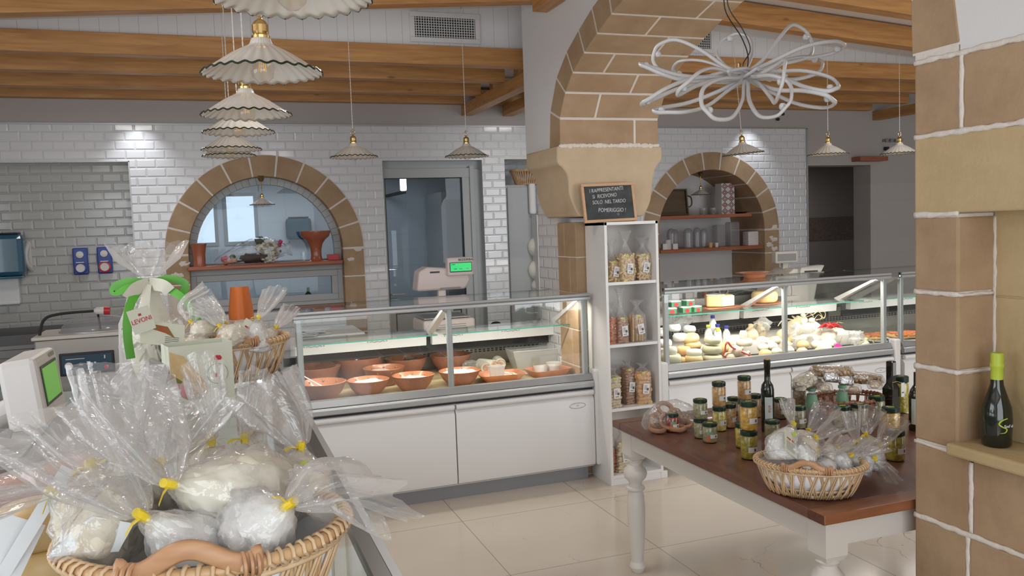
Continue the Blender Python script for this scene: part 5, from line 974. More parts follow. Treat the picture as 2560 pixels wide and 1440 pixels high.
# ================================================================== CHEESES AND BOTTLES IN CASE 2
C2=(2.80,4.81)
GC='cheeses heaped in the right display case'
def cheese_pos(x,y,z,Y): p=P(x,y,'Y',Y); return (p.x,Y,z)
def cyl_cheese(name,label,x,y,Y,r,h,mt,rot=(0,0,0),z=None):
    p=P(x,y,'Y',Y); m_=MB(); q=min(h*.3,.022)
    m_.lathe([(r*.80,0),(r-q*.35,q*.35),(r,q),(r*1.012,h/2),(r,h-q),(r-q*.35,h-q*.35),(r*.80,h)],28,fn=lambda r_,z_,a,i:(r_*(1+.018*noise.noise(Vector((math.cos(a)*2,math.sin(a)*2,x)))),z_))
    o=obj(name,m_,mt,smooth=True,ang=60); o.location=(p.x,Y,(p.z-h/2) if z is None else z); o.rotation_euler=rot; return tag(o,label,'cheese',GC)
CL=[('round_cheese','big pale cheese wheel lowest at the far left front of the cheese case',1678,898,4.96,.062,.065,'cheeseg'),
('round_cheese','small white upright cheese on the big pale wheel at the far left',1678,877,4.96,.036,.05,'cheesew'),
('round_cheese','orange cheese wheel at the bottom between the two left stacks',1708,902,5.0,.045,.05,'cheeseo'),
('round_cheese','orange cheese wheel under a white-faced piece, left of the grey stack',1734,899,4.95,.056,.055,'cheeseo'),
('cheese_wedge','white-faced cheese block on the orange wheel',1735,882,4.96,.048,.044,'cheesew'),
('round_cheese','square orange cheese behind, in the second tier at left',1708,876,5.06,.046,.05,'cheeseo'),
('round_cheese','bottom wheel of the tall stack of three grey-yellow cheeses',1781,896,4.96,.060,.048,'cheeseg'),
('round_cheese','middle wheel of the tall stack of three grey-yellow cheeses',1780,873,4.97,.058,.05,'cheeseg'),
('round_cheese','topmost tilted wheel of the stack of three grey-yellow cheeses',1780,850,4.97,.050,.042,'cheeseg',(R(6),R(4),0)),
('round_cheese','yellow round cheese leaning on the orange one, upper left',1727,845,5.12,.054,.045,'cheesey',(R(8),R(-12),0)),
('round_cheese','deep yellow wheel just under the leaning yellow one',1732,863,5.10,.052,.045,'cheeseyy'),
('round_cheese','broad cream wheel behind the right of the milk bottles',1830,852,5.22,.072,.075,'cheesew'),
('round_cheese','pinkish small cheese with a red mark, in front of the broad cream wheel',1820,860,5.05,.034,.05,'cheesep'),
('round_cheese','white soft cheese with a paper skirt, left of the case post',1861,855,5.05,.052,.048,'cheesew'),
('cheese_wedge','small upright cream slice standing on the white soft cheese',1858,836,5.06,.024,.05,'cheesew'),
('ricotta_basket','white ridged ricotta at the far left of the back row',1655,830,5.2,.042,.05,'ricotta'),
('ricotta_basket','white ridged ricotta, second from left and higher in the back row',1686,819,5.25,.040,.045,'ricotta'),
('ricotta_basket','white ridged ricotta with a wrapper, third in the back row',1723,823,5.25,.040,.045,'ricotta',(R(-10),R(10),0)),
('ricotta_basket','white ricotta lying lower behind the yellow cheeses',1700,843,5.15,.045,.05,'ricotta'),
('ricotta_basket','white ricotta low at the left edge behind the pale wheel',1660,858,5.10,.048,.045,'ricotta'),
('round_cheese','cream wheel peeking behind the stack of three, right side',1805,870,5.06,.05,.07,'cheesey')]
for c in CL: cyl_cheese(*c[:5],c[5]*1.14,c[6]*1.06,c[7],rot=c[8] if len(c)>8 else (0,0,0))
m_=MB()     # heap base: crates under the cheeses
t=thing('produce_crate','low pale crate tray under the heap of cheeses in the right case','crate',(3.75,5.33,.648)); obj('crate_tray',MB().box(-.93,.93,-.22,.36,0,.095),'cream',t,bevel=.01)
def provola(label,x,y,Y,r,mt,rot=(0,0,0),neck=True,sc=1.15):
    p=P(x,y,'Y',Y); t=thing('pear_cheese',label,'cheese',p,rot,'pear-shaped cheeses in the right display case')
    obj('cheese_body',MB().lathe([(.01,-r*sc),(r*.6,-r*.95),(r*.95,-r*.4),(r,0),(r*.88,r*.45),(r*.55,r*.85),(r*.28,r*1.08),(r*.25,r*1.2),(r*.34,r*1.32),(r*.25,r*1.45),(.004,r*1.5)],24),mt,t,smooth=True,ang=180)
    if neck: obj('string',MB().sweep([(r*.28*math.cos(R(a)),r*.28*math.sin(R(a)),r*1.12) for a in range(0,360,30)],.004,5,closed=True).sweep(crom([(r*.25,0,r*1.12),(r*.9,0,r*1.5),(r*1.3,-.02,r*1.0),(r*.8,-.03,r*1.6)],4),.003,5),'straw',t,smooth=True)
PV=[('brown pear-shaped cheese left of the case post, in clear film',1877,838,5.25,.058,'cheesebrown'),('brown pear-shaped cheese behind the left brown one',1900,832,5.32,.05,'cheesebrown'),('small brown pear-shaped cheese right behind the post',1955,838,5.15,.045,'cheesebrown',(0,R(20),0)),
('large brown pear-shaped cheese with a loop of string, behind the pale bag',1985,822,5.28,.072,'cheesebrown',(0,R(30),0)),('cream pear-shaped cheese with string at the top of the heap',2030,826,5.2,.075,'cheesew',(R(20),R(-20),0)),('cream pear-shaped cheese high at the centre of the heap',2008,815,5.3,.065,'cheesew'),
('round cream cheese beside the red chillies',2070,845,5.12,.06,'cheesew',(0,R(60),0)),('cream cheese behind the chillies with a knob of string',2098,838,5.25,.06,'cheesew',(0,R(-40),0)),('long pale cheese lying in film right of the centre',2060,868,5.0,.055,'cheesew',(0,R(85),0)),
('pale rounded cheese in a bag at the right end post',2160,868,5.0,.05,'cheeseg',(0,R(20),0)),('round pale cheese at the front, left of the magenta tag',2065,882,4.94,.05,'cheesew',(0,R(80),0)),
('pink-tinted pear cheese in red netting, upper one',1838,878,4.96,.045,'cheesep',(0,R(75),0)),('pink-tinted pear cheese in red netting, lower left',1822,896,4.95,.045,'cheesep',(0,R(75),0)),('pink-tinted pear cheese in red netting, lower right',1858,892,4.96,.042,'cheesep',(0,R(60),0))]
for v in PV: provola(*v[:6],rot=v[6] if len(v)>6 else (0,0,0),neck=v[5]!='cheesep')
rr=random.Random(11)
ORD=['leftmost','second','third','fourth','fifth','rightmost']
for k in range(18):
    ci,ri=k%6,k//6; x=1905+ci*34+rr.uniform(-8,8); y=853+ri*15-ci*1.8+rr.uniform(-3,3); Yv=[5.14,5.03,4.94][ri]; p=P(x,y,'Y',Yv); cn=(k*5+ri)%4
    o=obj('small_cheese_ball',MB().ball((0,0,0),.034+.010*rr.random(),(1.15,1,.9),12,.12,k),['cheesew','cheesep','cheeseyy','cheesew'][cn],smooth=True,ang=180); o.location=p
    tag(o,'%s small %s cheese ball in the %s row right of the case post'%(ORD[ci],['white','pinkish','golden','cream'][cn],['upper','middle','lower'][ri]),'cheese','small cheese balls right of the case post')
m_=MB()
for k in range(10): a=k*.63; m_.sweep(crom([(0,0,0),(.05*math.cos(a),.03*math.sin(a),.015+.01*(k%3)),(.10*math.cos(a+.4),.05*math.sin(a),.0)],4),[.006,.008,.009,.009,.009,.008,.006,.003,.001],6)
o=obj('chilli_bunch',m_,'chili',smooth=True); o.location=P(2076,820,'Y',5.08); tag(o,'bunch of shiny red chillies on top of the cheeses','chillies')
m_=MB()
for pts in ([(1945,815),(1960,798),(1990,800),(2010,795)],[(2010,795),(2035,785),(2045,778),(2055,790),(2050,800)],[(2040,800),(2060,795),(2062,780),(2045,776)],[(1990,800),(1980,790),(1995,798)]):
    m_.sweep(crom([P(x,y,'Y',5.16)+Vector((0,0,.0)) for x,y in pts],6),.0035,5)
tag(obj('tie_string',m_,'straw',smooth=True),'pale loops of tie string arching over the cheese heap','string')
for k,(x,y,Yv,r,lb) in enumerate(((2000,836,5.10,.085,'milky plastic bag draped over the large brown cheese'),(2140,845,5.04,.055,'upright crumpled film at the right end of the cheese heap'),(1905,815,5.3,.06,'clear film around the brown cheeses left of the post'),(1700,808,5.3,.06,'clear film over the ricotta at the left end'))):
    o=obj('film_wrap',MB().ball((0,0,0),r,(1.3,.8,.95),18,.8,k+2),'filmm',smooth=True,ang=180); o.location=P(x,y,'Y',Yv); tag(o,lb,'wrap')
for lb,x,y,Yv,cap,h in (('milk bottle with a blue cap, tallest at the back',1782,815,5.27,'bluecap',.16),('milk bottle with a yellow-green cap, far left of the bottles',1771,836,5.2,'yelcap',.14),('milk bottle with a dark blue cap, half hidden in the middle',1794,834,5.2,'bluecap',.14),('milk bottle with a yellow-green cap in the middle front',1795,846,5.1,'yelcap',.15),('milk bottle with a blue cap at the right of the bottles',1816,838,5.22,'bluecap',.14),('milk bottle with a yellow-green cap behind the front blue cap',1779,860,5.08,'yelcap',.13),('low milk bottle with a blue cap just behind the cheese stack',1783,862,5.03,'bluecap',.13)):
    p=P(x,y,'Y',Yv); t=thing('milk_bottle',lb,'bottle',(p.x,Yv,p.z-h*.5),0,'small plastic milk bottles'); obj('bottle_body',MB().lathe([(.026,0),(.029,.006),(.029,h*.5),(.024,h*.68),(.012,h*.82),(.012,h*.88)],20),'milkb',t,smooth=True); obj('screw_cap',MB().lathe([(.016,h*.86),(.016,h),(.0,h)],16,cap1=False),cap,t,smooth=True,ang=30)
m_=MB(); m_.sweep(crom([P(x,y,'Y',4.93) for x,y in ((1814,862),(1820,856),(1830,868),(1850,878),(1878,890))],5),.007,6); m_.sweep(crom([P(x,y,'Y',4.93) for x,y in ((1814,862),(1812,880),(1808,890),(1820,893))],5),.005,6); tag(obj('red_net',m_,'netred',smooth=True),'red netting strip over the pink-tinted cheeses','netting')
p=P(2097,871,'Y',4.92); m_=MB().lathe([(.040,0),(.036,.003),(.002,.003)],40,fn=lambda r_,z_,a,i:(r_*(1+.06*math.cos(16*a)),z_)); o=obj('price_rosette',m_,'magenta'); o.location=p; o.rotation_euler=(R(62),0,0); tag(o,'bright magenta scalloped price tag at the case front','tag')
# top shelf of case 2
SH=.992
def shelfp(x,y): return P(x,y,'Z',SH)
p=shelfp(1797,772); p=Vector((p.x,5.24,SH)); t=thing('clay_plate','square clay plate under the cut cheese on the glass shelf','plate',p,R(4)); obj('plate_dish',MB().loft([[(a*.12,b*.08,0) for a,b in ((-1,-1),(1,-1),(1,1),(-1,1))],[(a*.175,b*.12,.018) for a,b in ((-1,-1),(1,-1),(1,1),(-1,1))]],True,True,True),'terra',t,bevel=.004)
t=thing('cut_cheese','large pale cheese with a cut white face on the square plate','cheese',(p.x,p.y,SH+.020),R(-8)); m_=MB(); m_.prism([(-.11,-.03),(-.02,-.085),(.10,-.05),(.11,.05),(.02,.085),(-.08,.07)],'Z',0,.085); obj('cheese_block',m_,'cheesey',t,bevel=.015); obj('cut_face',MB().prism([(-.012,-.086),(.097,-.0545),(.097,-.052),(-.012,-.083)],'Z',.006,.078),'cheesew',t); obj('paper_cover',MB().prism([(-.105,-.02),(-.03,-.07),(.03,-.04),(.02,.07),(-.07,.06)],'Z',.084,.088),'paper',t)
p=Vector((shelfp(1925,765).x+.03,5.27,SH)); t=thing('clay_plate','round clay plate under the whole yellow cheese beside the case post','plate',p); obj('plate_dish',MB().lathe([(.09,0),(.14,.018),(.135,.02),(.08,.008)],32),'terra',t,smooth=True)
o=cyl_cheese('round_cheese','whole yellow cheese wheel on the round clay plate, behind the post',1925,745,5.27,.095,.085,'cheesey',z=SH+.02); o.location.x=p.x
for k,(x,dz,lb) in enumerate(((1682,0,'green and white cheese carton, bottom left on the glass shelf'),(1697,.045,'green and white cheese carton on top at the left'),(1718,0,'green and white cheese carton, bottom middle'),(1732,.045,'green and white cheese carton on top at the right'),(1744,0,'green and white cheese carton, bottom right and mostly hidden'))):
    p=P(x,784,'Y',5.14); t=thing('cheese_carton',lb,'carton',(p.x,5.17+.03*(k%2),SH+dz+.001),R(-8+5*k),'small cheese cartons'); obj('carton_body',MB().box(-.036,.036,-.03,.03,0,.035),'boxgreen',t,bevel=.002); obj('paper_top',MB().box(-.036,.036,-.03,.03,.0355,.043),'paper',t,bevel=.002); q=MB().lathe([(.014,0),(.014,.0012)],18,sx=1.3); q=obj('red_oval',q,'redp',t); q.location=(0,-.0305,.016); q.rotation_euler=(R(90),0,0)
# on and behind case 2
t=thing('clay_dish','wide orange clay dish on the glass top of the cheese case','dish',(P(1880,690,'Z',1.21).x,5.30,1.203)); obj('dish_body',MB().lathe([(.08,0),(.09,.02),(.135,.034),(.15,.037),(.12,.032),(.06,.012)],36,sy=.85),'terra',t,smooth=True)
t=thing('steel_worktable','grey steel worktable behind the cheese case','table',(3.95,6.35,0)); obj('table_top',MB().box(-.95,1.1,-.22,.35,.92,.98),'steel',t); obj('table_front',MB().box(-.9,1.05,-.2,-.17,.76,.92),'alud',t)
for sx in (-.85,1.0):
    for sy in (-.17,.3): obj('leg',MB().box(sx-.02,sx+.02,sy-.02,sy+.02,0,.92),'steel',t)
for k,(x,w_,h,mt,lb,cat) in enumerate(((1685,.10,.06,'paper','low white paper stack at the left end of the worktable','papers'),(1715,.07,.10,'label','pale printed box on the worktable','box'),(1735,.06,.10,'paper','white stack of cups on the worktable','cups'),(1762,.055,.09,'redclay','small red clay pot on the worktable','pot'),(1784,.03,.075,'tinted','clear plastic cup on the worktable','cup'))):
    p=P(x,730,'Y',6.3); m_=MB().lathe([(w_*.42,0),(w_*.5,h)],20) if cat in('pot','cup','cups') else MB().box(-w_/2,w_/2,-.05,.05,0,h); o=obj(cat if cat!='papers' else 'paper_stack',m_,mt,smooth=cat in('pot','cup')); o.location=(p.x,6.3,.98); tag(o,lb,cat)
m_=MB()
for k in range(12): m_.obox((.03*k%.3,.05*math.sin(k),.003+.004*k),(.16,.12,.002),(R(4*math.sin(k)),R(5*math.cos(k*2)),k*.7))
o=obj('blue_cloths',m_,'bluelab'); o.location=(P(1850,735,'Y',6.35).x-.1,6.35,.98); tag(o,'heap of pale blue cloths and papers on the worktable','cloths',kind='stuff')
t=thing('tape_roll','grey rolled tape lying on its side on the worktable','tape roll',(P(1808,728,'Y',6.25).x,6.25,1.025),(R(90),0,R(-20))); obj('roll_ring',MB().lathe([(.045,-.02),(.045,.02),(.03,.02),(.03,-.02),(.045,-.02)],24,cap0=False,cap1=False),'greyp',t,smooth=True,ang=30)
# niche shelves and their things
for x0,x1,z,y0 in ((4.325,5.50,1.70,7.60),(4.34,5.62,1.352,7.57)): o=obj('niche_shelf',MB().box(max(x0,A2[0]-A2[2]+.004),min(x1,A2[0]+A2[2]-.004),y0,YB+.59,z-.035,z),'redwood',bevel=.004); tag(o,'upper red wood shelf in the right niche' if z>1.5 else 'lower red wood shelf in the right niche','shelf','niche shelves')
def nsh(x,Y): return P(x,600,'Y',Y).x
t=thing('wooden_tray','dark wooden tray with a rope handle standing on the upper niche shelf','tray',(nsh(1685,7.95),7.98,1.70),(R(-8),0,0)); wx=.5*(nsh(1725,7.95)-nsh(1648,7.95)); obj('tray_board',MB().box(-wx,wx,-.01,.01,0,.29),'darkboard',t,bevel=.004); m_=MB(); frame_rect(m_,-wx,wx,0,.29,-.04,.01,.015); obj('tray_rim',m_,'darkboard',t); obj('rope_handle',MB().sweep(crom([(wx,-.01,.22),(wx+.05,-.02,.20),(wx+.06,-.02,.14),(wx+.04,-.02,.10),(wx,-.01,.09)],5),.008,6),'darkboard',t,smooth=True)
t=thing('patterned_box','white gift box printed with red and green diamonds on the upper niche shelf','box',(nsh(1818,7.85),7.88,1.70)); wx=.5*(nsh(1834,7.85)-nsh(1802,7.85)); hz=.335; obj('box_body',MB().box(-wx,wx,-.06,.06,0,hz),'label',t)
gm,rm2,km=MB(),MB(),MB()
for r_ in range(5):
    for c_ in range(2):
        cx_=(-.5+c_)*wx; cz_=hz*(r_+.5)/5; b_=[gm,rm2][(r_+c_)%2]
        for s_,w_ in ((1,.006),(.5,.006)):
            for a,bb in (((-1,0),(0,1)),((0,1),(1,0)),((1,0),(0,-1)),((0,-1),(-1,0))):
                A_=(cx_+a[0]*wx*.46*s_,-.061,cz_+a[1]*hz*.092*s_); B_=(cx_+bb[0]*wx*.46*s_,-.061,cz_+bb[1]*hz*.092*s_); (b_ if s_==1 else [rm2,km][(r_+c_)%2]).sweep([A_,B_],w_*.6,4)
multi('diamond_print',[(gm,'boxgreen'),(rm2,'redp'),(km,'blackp')],t)
t=thing('black_dish','flat black dish at the right of the upper niche shelf','dish',(nsh(1853,7.8),7.8,1.70)); obj('dish_body',MB().lathe([(.05,0),(.075,.018),(.07,.018),(.04,.006)],24),'blackp',t,smooth=True)
for x,lb in ((1760,'left small clear jar on the upper niche shelf'),(1785,'right small clear jar on the upper niche shelf')):
    t=thing('clear_jar',lb,'jar',(nsh(x,7.9),7.9,1.70),0,'clear jars in the niche'); obj('jar_wall',MB().lathe([(.038,0),(.042,.005),(.042,.07),(.042,.075)],20,cap1=False),'tinted',t,smooth=True); obj('jar_base',MB().lathe([(.012,0),(.012,.02)],12),'label',t)
for k,(x,r,h,lb) in enumerate(((1676,.045,.215,'leftmost tall stack of domed clear lids on the lower niche shelf'),(1688,.040,.205,'second stack of clear lids on the lower niche shelf'),(1718,.050,.21,'third, widest stack of clear lids on the lower niche shelf'),(1744,.042,.215,'fourth stack of clear lids, in the middle of the shelf'),(1757,.040,.20,'fifth stack of clear lids, right of the middle'))):
    t=thing('lid_stack',lb,'lids',(nsh(x,7.8),7.78+.03*(k%2),1.352),0,'stacks of clear domed lids'); m_=MB()
    pr=[(r,z) for z in [h*.8*j/14 for j in range(15)]]; pr=[(a*(1.04 if j%2 else .98),z) for j,(a,z) in enumerate(pr)]+[(r*.85,h*.9),(r*.5,h*.98),(.002,h)]
    m_.lathe(pr,28,cap1=False); obj('stacked_lids',m_,'tinted',t,smooth=True)
for k,(x,w_,h,mt,lb) in enumerate(((1797,.05,.235,'tinted','left tall stack of square clear tubs on the lower niche shelf'),(1831,.06,.26,'tinted','tallest stack of square clear tubs on the lower niche shelf'),(1880,.085,.15,'label','wide low stack of white trays at the right of the lower niche shelf'))):
    t=thing('tub_stack',lb,'tubs',(nsh(x,7.75),7.75,1.352),0,'stacks of square food tubs'); rg=[]
    for j in range(17): q=(1.0 if j%2 else .95); rg.append([(a*w_*q,b*.05*q,h*.95*j/16) for a,b in ((-1,-1),(1,-1),(1,1),(-1,1))])
    rg.append([(a*w_*.8,b*.04,h) for a,b in ((-1,-1),(1,-1),(1,1),(-1,1))]); obj('stacked_tubs',MB().loft(rg,True,True,True),mt,t)
for k,(x,w_,h,mt,lb) in enumerate(((1665,.05,.06,'label','pale box low at the left end of the lower niche shelf'),(1670,.035,.10,'backpanel','beige cup behind the pale box in the niche'),(1686,.028,.055,'label','white card standing before the lid stacks'),(1776,.024,.05,'stick','small cream pot between lid stacks'),(1791,.02,.045,'label','small white pot before the square tubs'))):
    m_=MB().lathe([(w_*.8,0),(w_,h)],18) if 'pot' in lb or 'cup' in lb else MB().box(-w_,w_,-.02,.02,0,h); o=obj('small_'+('pot' if 'pot' in lb else 'cup' if 'cup' in lb else 'card' if 'card' in lb else 'box'),m_,mt); o.location=(nsh(x,7.66),7.66,1.352); tag(o,lb,'container')
# case 3: pizza on plates
for x,Yv,z,lb in ((2195,5.15,.68,'tomato pizza slab on a white tray seen through the case end glass'),(2262,4.98,.70,'tomato pizza slab on a raised plate at the far right, by the near pillar')):
    p=P(x,848,'Y',Yv); t=thing('pizza_slab',lb,'pizza',(p.x+.05,Yv,z-.03),0,'pizza slabs in the far right case'); obj('tray_plate',MB().lathe([(.14,0),(.19,.02),(.185,.024),(.1,.01)],32),'label',t,smooth=True)
    m_=MB(); m_.box(-.15,.14,-.09,.09,.024,.05); obj('crust',m_,'crust',t,bevel=.012); m_=MB()
    for k in range(40): m_.ball((rnd.uniform(-.14,.13),rnd.uniform(-.08,.08),.052),.022,(1.2,1,.45),7,.5,k)
    obj('tomato_topping',m_,'tomato',t,smooth=True); obj('pedestal',MB().lathe([(.06,-(z-.03-.650)),(.05,0)],16),'steel',t)
# ================================================================== WINE BOTTLE IN THE PILLAR NICHE
p=P(2492,1108,'Z',.94); t=bottle('sparkling_wine_bottle','dark sparkling wine bottle with lime foil standing on the stone niche sill',(2.155,1.80,.9405),[(.030,0),(.0345,.006),(.035,.04),(.0365,.075),(.034,.11),(.024,.145),(.0155,.175),(.0135,.20),(.0135,.205)],'bottle')
q=P(2492,1000,'Y',1.80); t.location=(min(q.x,2.178),1.80,.9555); t.scale=(1.16,1.16,1.035)
f_=MB().lathe([(.0142,.188),(.0146,.20),(.0142,.222),(.0165,.226),(.0165,.234),(.0148,.238),(.0150,.262),(.013,.266),(.001,.267)],28,cap1=False); obj('foil_cap',f_,'lime',t,smooth=True,ang=35)
m_=MB(); sc_=[(-.004,.082),(.006,.086),(-.008,.080),(-.014,.070),(-.006,.062),(.004,.056),(.000,.046),(-.012,.044)]
m_.sweep(crom([(.0372*math.sin(x*27-.35),-.0372*math.cos(x*27-.35),z) for x,z in sc_],5),[.0006+.0016*math.sin(PI*i/35) for i in range(36)],5); obj('lime_emblem',m_,'lime',t,smooth=True)
w_=text('white_script','Sud è',.012,'paper',t,(-.006,-.0375,.064),(R(90),0,R(-8)),sh=.3)
# ================================================================== BASKETS AND TIED BAGS
def basket(label,loc,a,b,h,rot=0,mt='wicker',mt2='wickerlt',n=64,handles=((-1,1)),liner=True,cross=.16,taper=.72,group='oval wicker baskets',hofs=0):
    t=thing('wicker_basket',label,'basket',loc,R(rot),group); rr=random.Random(int(a*1000)+n)
    def at(ang,z): k=taper+(1-taper)*(z/h)**.7; return Vector((a*k*math.cos(ang),b*k*math.sin(ang),z))
    for s_ in (-1,1):
        m_=MB()
        for k in range(n//2):
            an=2*PI*k*2/n+rr.uniform(-.02,.02)+(.03 if s_>0 else 0); pts=[at(an+s_*cross*(j/5-.5)*(1+.25*math.sin(k*1.7)),.004+(h-.004)*j/5)*(1.0+.012*s_) for j in range(6)]
            for q in (-1,1):
                m_.sweep([Vector((p.x*(1+.0),p.y,p.z))+Vector((-math.sin(an),math.cos(an),0))*.0032*q for p in pts],.0026,5,.8)
        obj('cane_stakes',m_,mt if s_<0 else mt2,t,smooth=True,ang=180)
    N_=48; el=lambda z,k: [Vector((a*k*math.cos(2*PI*i/N_),b*k*math.sin(2*PI*i/N_),z)) for i in range(N_)]
    m_=MB(); m_.sweep(el(h,1.0),.0075,8,closed=True); obj('rim_hoop',m_,mt,t,smooth=True,ang=180)
    m_=MB(); m_.sweep(el(h-.014,.985),.004,6,closed=True); m_.sweep(el(.012,taper*1.01),.005,6,closed=True); m_.sweep(el(.028,taper*1.04),.004,6,closed=True); obj('cane_hoops',m_,mt2,t,smooth=True,ang=180)
    m_=MB()
    for k in range(n):
        an=2*PI*k/n; c_=Vector((a*math.cos(an),b*math.sin(an),h)); tn=Vector((-a*math.sin(an),b*math.cos(an),0)).normalized(); ou=Vector((math.cos(an),math.sin(an),0))
        m_.sweep([c_+ou*.0095*math.cos(q)+Vector((0,0,1))*.0095*math.sin(q)+tn*.0012*q for q in [PI*2*i/8 for i in range(8)]],.0026,4,closed=True)
    obj('rim_wraps',m_,mt2,t,smooth=True,ang=180)
    obj('basket_floor',MB().lathe([(1,.004),(1,.012)],36,sx=a*taper,sy=b*taper),mt,t)
    if liner:
        m_=MB(); m_.lathe([(taper*.9,.014),(taper*.965,.03),(.90,h*.55),(.965,h*.93),(.95,h*.95),(.88,h*.6),(taper*.86,.02)],48,sx=a,sy=b,fn=lambda r_,z_,an,i:(r_*(1+.012*noise.noise(Vector((math.cos(an)*5,math.sin(an)*5,z_*40)))),z_),cap0=True,cap1=True); obj('cloth_liner',m_,'cloth',t,smooth=True,ang=180)
    for sgn in handles:
        ac=-PI/2+hofs if sgn<0 else PI/2+hofs; w_=.45
        pts=[]
        for j in range(13):
            u_=j/12; an=ac+(u_-.5)*2*w_; rise=[0,.0,.001,.008,.018,.026,.029,.026,.018,.008,.001,0,0][j]
            pts.append(Vector((a*1.03*math.cos(an),b*1.03*math.sin(an),h+.006+rise*h/.13)))
        o=obj('wood_handle',MB().sweep(crom(pts,3),[.0052+(.0025 if j in(0,1,2,34,35,36) else 0) for j in range(37)],8,2.1,up=(0,0,1)),'handle',t,smooth=True,ang=180)
        for q in (1,11):
            m_=MB(); c_=pts[q]
            for d_ in (-.007,0,.007):
                tn=(pts[min(q+1,12)]-pts[q-1]).normalized(); u_=Vector((0,0,1)); v_=tn.cross(u_)
                m_.sweep([c_+tn*d_+(u_*math.cos(x)+v_*math.sin(x))*.0125-u_*.003 for x in [2*PI*i/10 for i in range(10)]],.0024,5,closed=True)
            obj('cane_binding',m_,'handle',o,smooth=True)
    return t
def lerp(a,b,k): return a+(b-a)*k
def tied_bag(label,end,c,tape,flare,r,fw,mt='taralli',film='film',flat=.8,seed=0,group=None,tabs=True,paper=False,sticker=False,fl_flat=.35,printlab=False):
    """a clear bag: filled body from end through c, gathered at the tape, open crumpled flare beyond"""
    E_,C_,T_,Fm=[P(*q) if len(q)==4 else Vector(q) for q in (end,c,tape,flare[0])]; Fe=P(*flare[1]) if len(flare)>1 else T_+(Fm-T_)*2
    O=C_.copy(); t=thing('tied_bag',label,'bag',O,0,group)
    E_,C_,T_,Fm,Fe=[v-O for v in (E_,C_,T_,Fm,Fe)]
    ax1=crom([E_,lerp(E_,C_,.5),C_,lerp(C_,T_,.55),T_],6); n=len(ax1)-1
    prof=lambda u:(max(.05,math.sin(PI*min(u*1.05+.06,1)**.72))**.62)
    rb=[max(.006,r*prof(i/n)) if i<n else .006 for i in range(n+1)]; rb[0]=r*.3
    for i in range(n-5,n): rb[i]=lerp(rb[n-5],.0065,(i-(n-5))/5)**1.0
    m_=MB(); m_.sweep(ax1[:n-3],[q*.93 for q in rb[:n-3]],28,flat,.20,3.2,seed=seed); obj('contents',m_,mt,t,smooth=True,ang=180)
    ax2=crom([T_,lerp(T_,Fm,.5),Fm,lerp(Fm,Fe,.5),Fe],5)[1:]; k=len(ax2)
    rf=[lerp(.007,fw,min(1,((i+1)/k))**.75) for i in range(k)]
    m_=MB(); m_.sweep(ax1,[q*1.06 for q in rb],36,flat*1.02,.22,3.6,seed=seed+3,cap=True)
    f2=MB()
    k0=len(f2.b.verts); f2.sweep(ax2,rf,56,fl_flat,0,cap=False)
    for q,v in enumerate(f2.b.verts):
        i_,j_=q//56,q%56; a=2*PI*j_/56; c0=ax2[i_]; u_=i_/(k-1)
        pl=.36*noise.noise(Vector((math.cos(a)*4.2+seed,math.sin(a)*4.2,u_*.9)))+.16*math.sin(a*7+seed+u_)+.10*u_*noise.noise(Vector((a*5,u_*6,seed)))
        v.co=c0+(v.co-c0)*(1+pl)+((ax2[-1]-ax2[-2])*(.75*noise.noise(Vector((math.cos(a)*2.5,math.sin(a)*2.5,seed*3.3)))) if i_==k-1 else Vector((0,0,0)))
    obj('bag_body',m_,film,t,smooth=True,ang=180); obj('bag_mouth',f2,film,t,smooth=True,ang=180)
    d=(T_-ax1[-3]).normalized() if (T_-ax1[-3]).length>0 else Vector((0,0,1)); m_=MB(); m_.sweep([T_-d*.007,T_-d*.003,T_+d*.004,T_+d*.009],[.0075,.0085,.0085,.0075],10,.7)
    if tabs:
        sd=d.cross(Vector((0,1,.2))).normalized()
        m_.sweep([T_,T_+sd*.014+Vector((0,-.003,.002)),T_+sd*.023+Vector((0,-.004,-.003))],[.0065,.0068,.0066],4,.12)
    plab(obj('yellow_tape',m_,'yellow',t),'yellow tape')
    if paper: pa=MB(); pa.prism([(-r*.7,-r*.3),(r*.5,-r*.4),(r*.8,.1*r),(r*.1,r*.35),(-r*.3,r*.1)],'Y',-r*flat*1.02-.002,-r*flat*1.02-.001); obj('paper_slip',pa,'paper',t)
    if sticker: s_=obj('lime_sticker',MB().box(-.007,.007,-.0005,.0005,-.005,.005),'lime',t); s_.location=lerp(C_,T_,.4)+Vector((0,-r*flat*.9,r*.3))
    if printlab:
        l=obj('printed_label',MB().box(-.030,.030,-.0006,.0006,-.042,.042),'carton',t); l.location=(0,-r*flat*1.0,.012); l.rotation_euler=(R(-38),R(38),0)
        q=MB()
        for j in range(7): q.box(-.022,.018,-.0012,-.0006,.0-.005*j,.0015-.005*j)
        obj('label_text',q,'greyp',l); obj('red_mark',MB().box(-.02,.016,-.0014,-.0006,.012,.017),'redink',l)
    return t
ZG=1.2035
basket('large oval wicker basket of tied bags in the left foreground, with a bent wood handle',(-.022,1.045,ZG),.160,.140,.100,-15,n=72,hofs=.12)
YG='tied bags in the foreground basket'
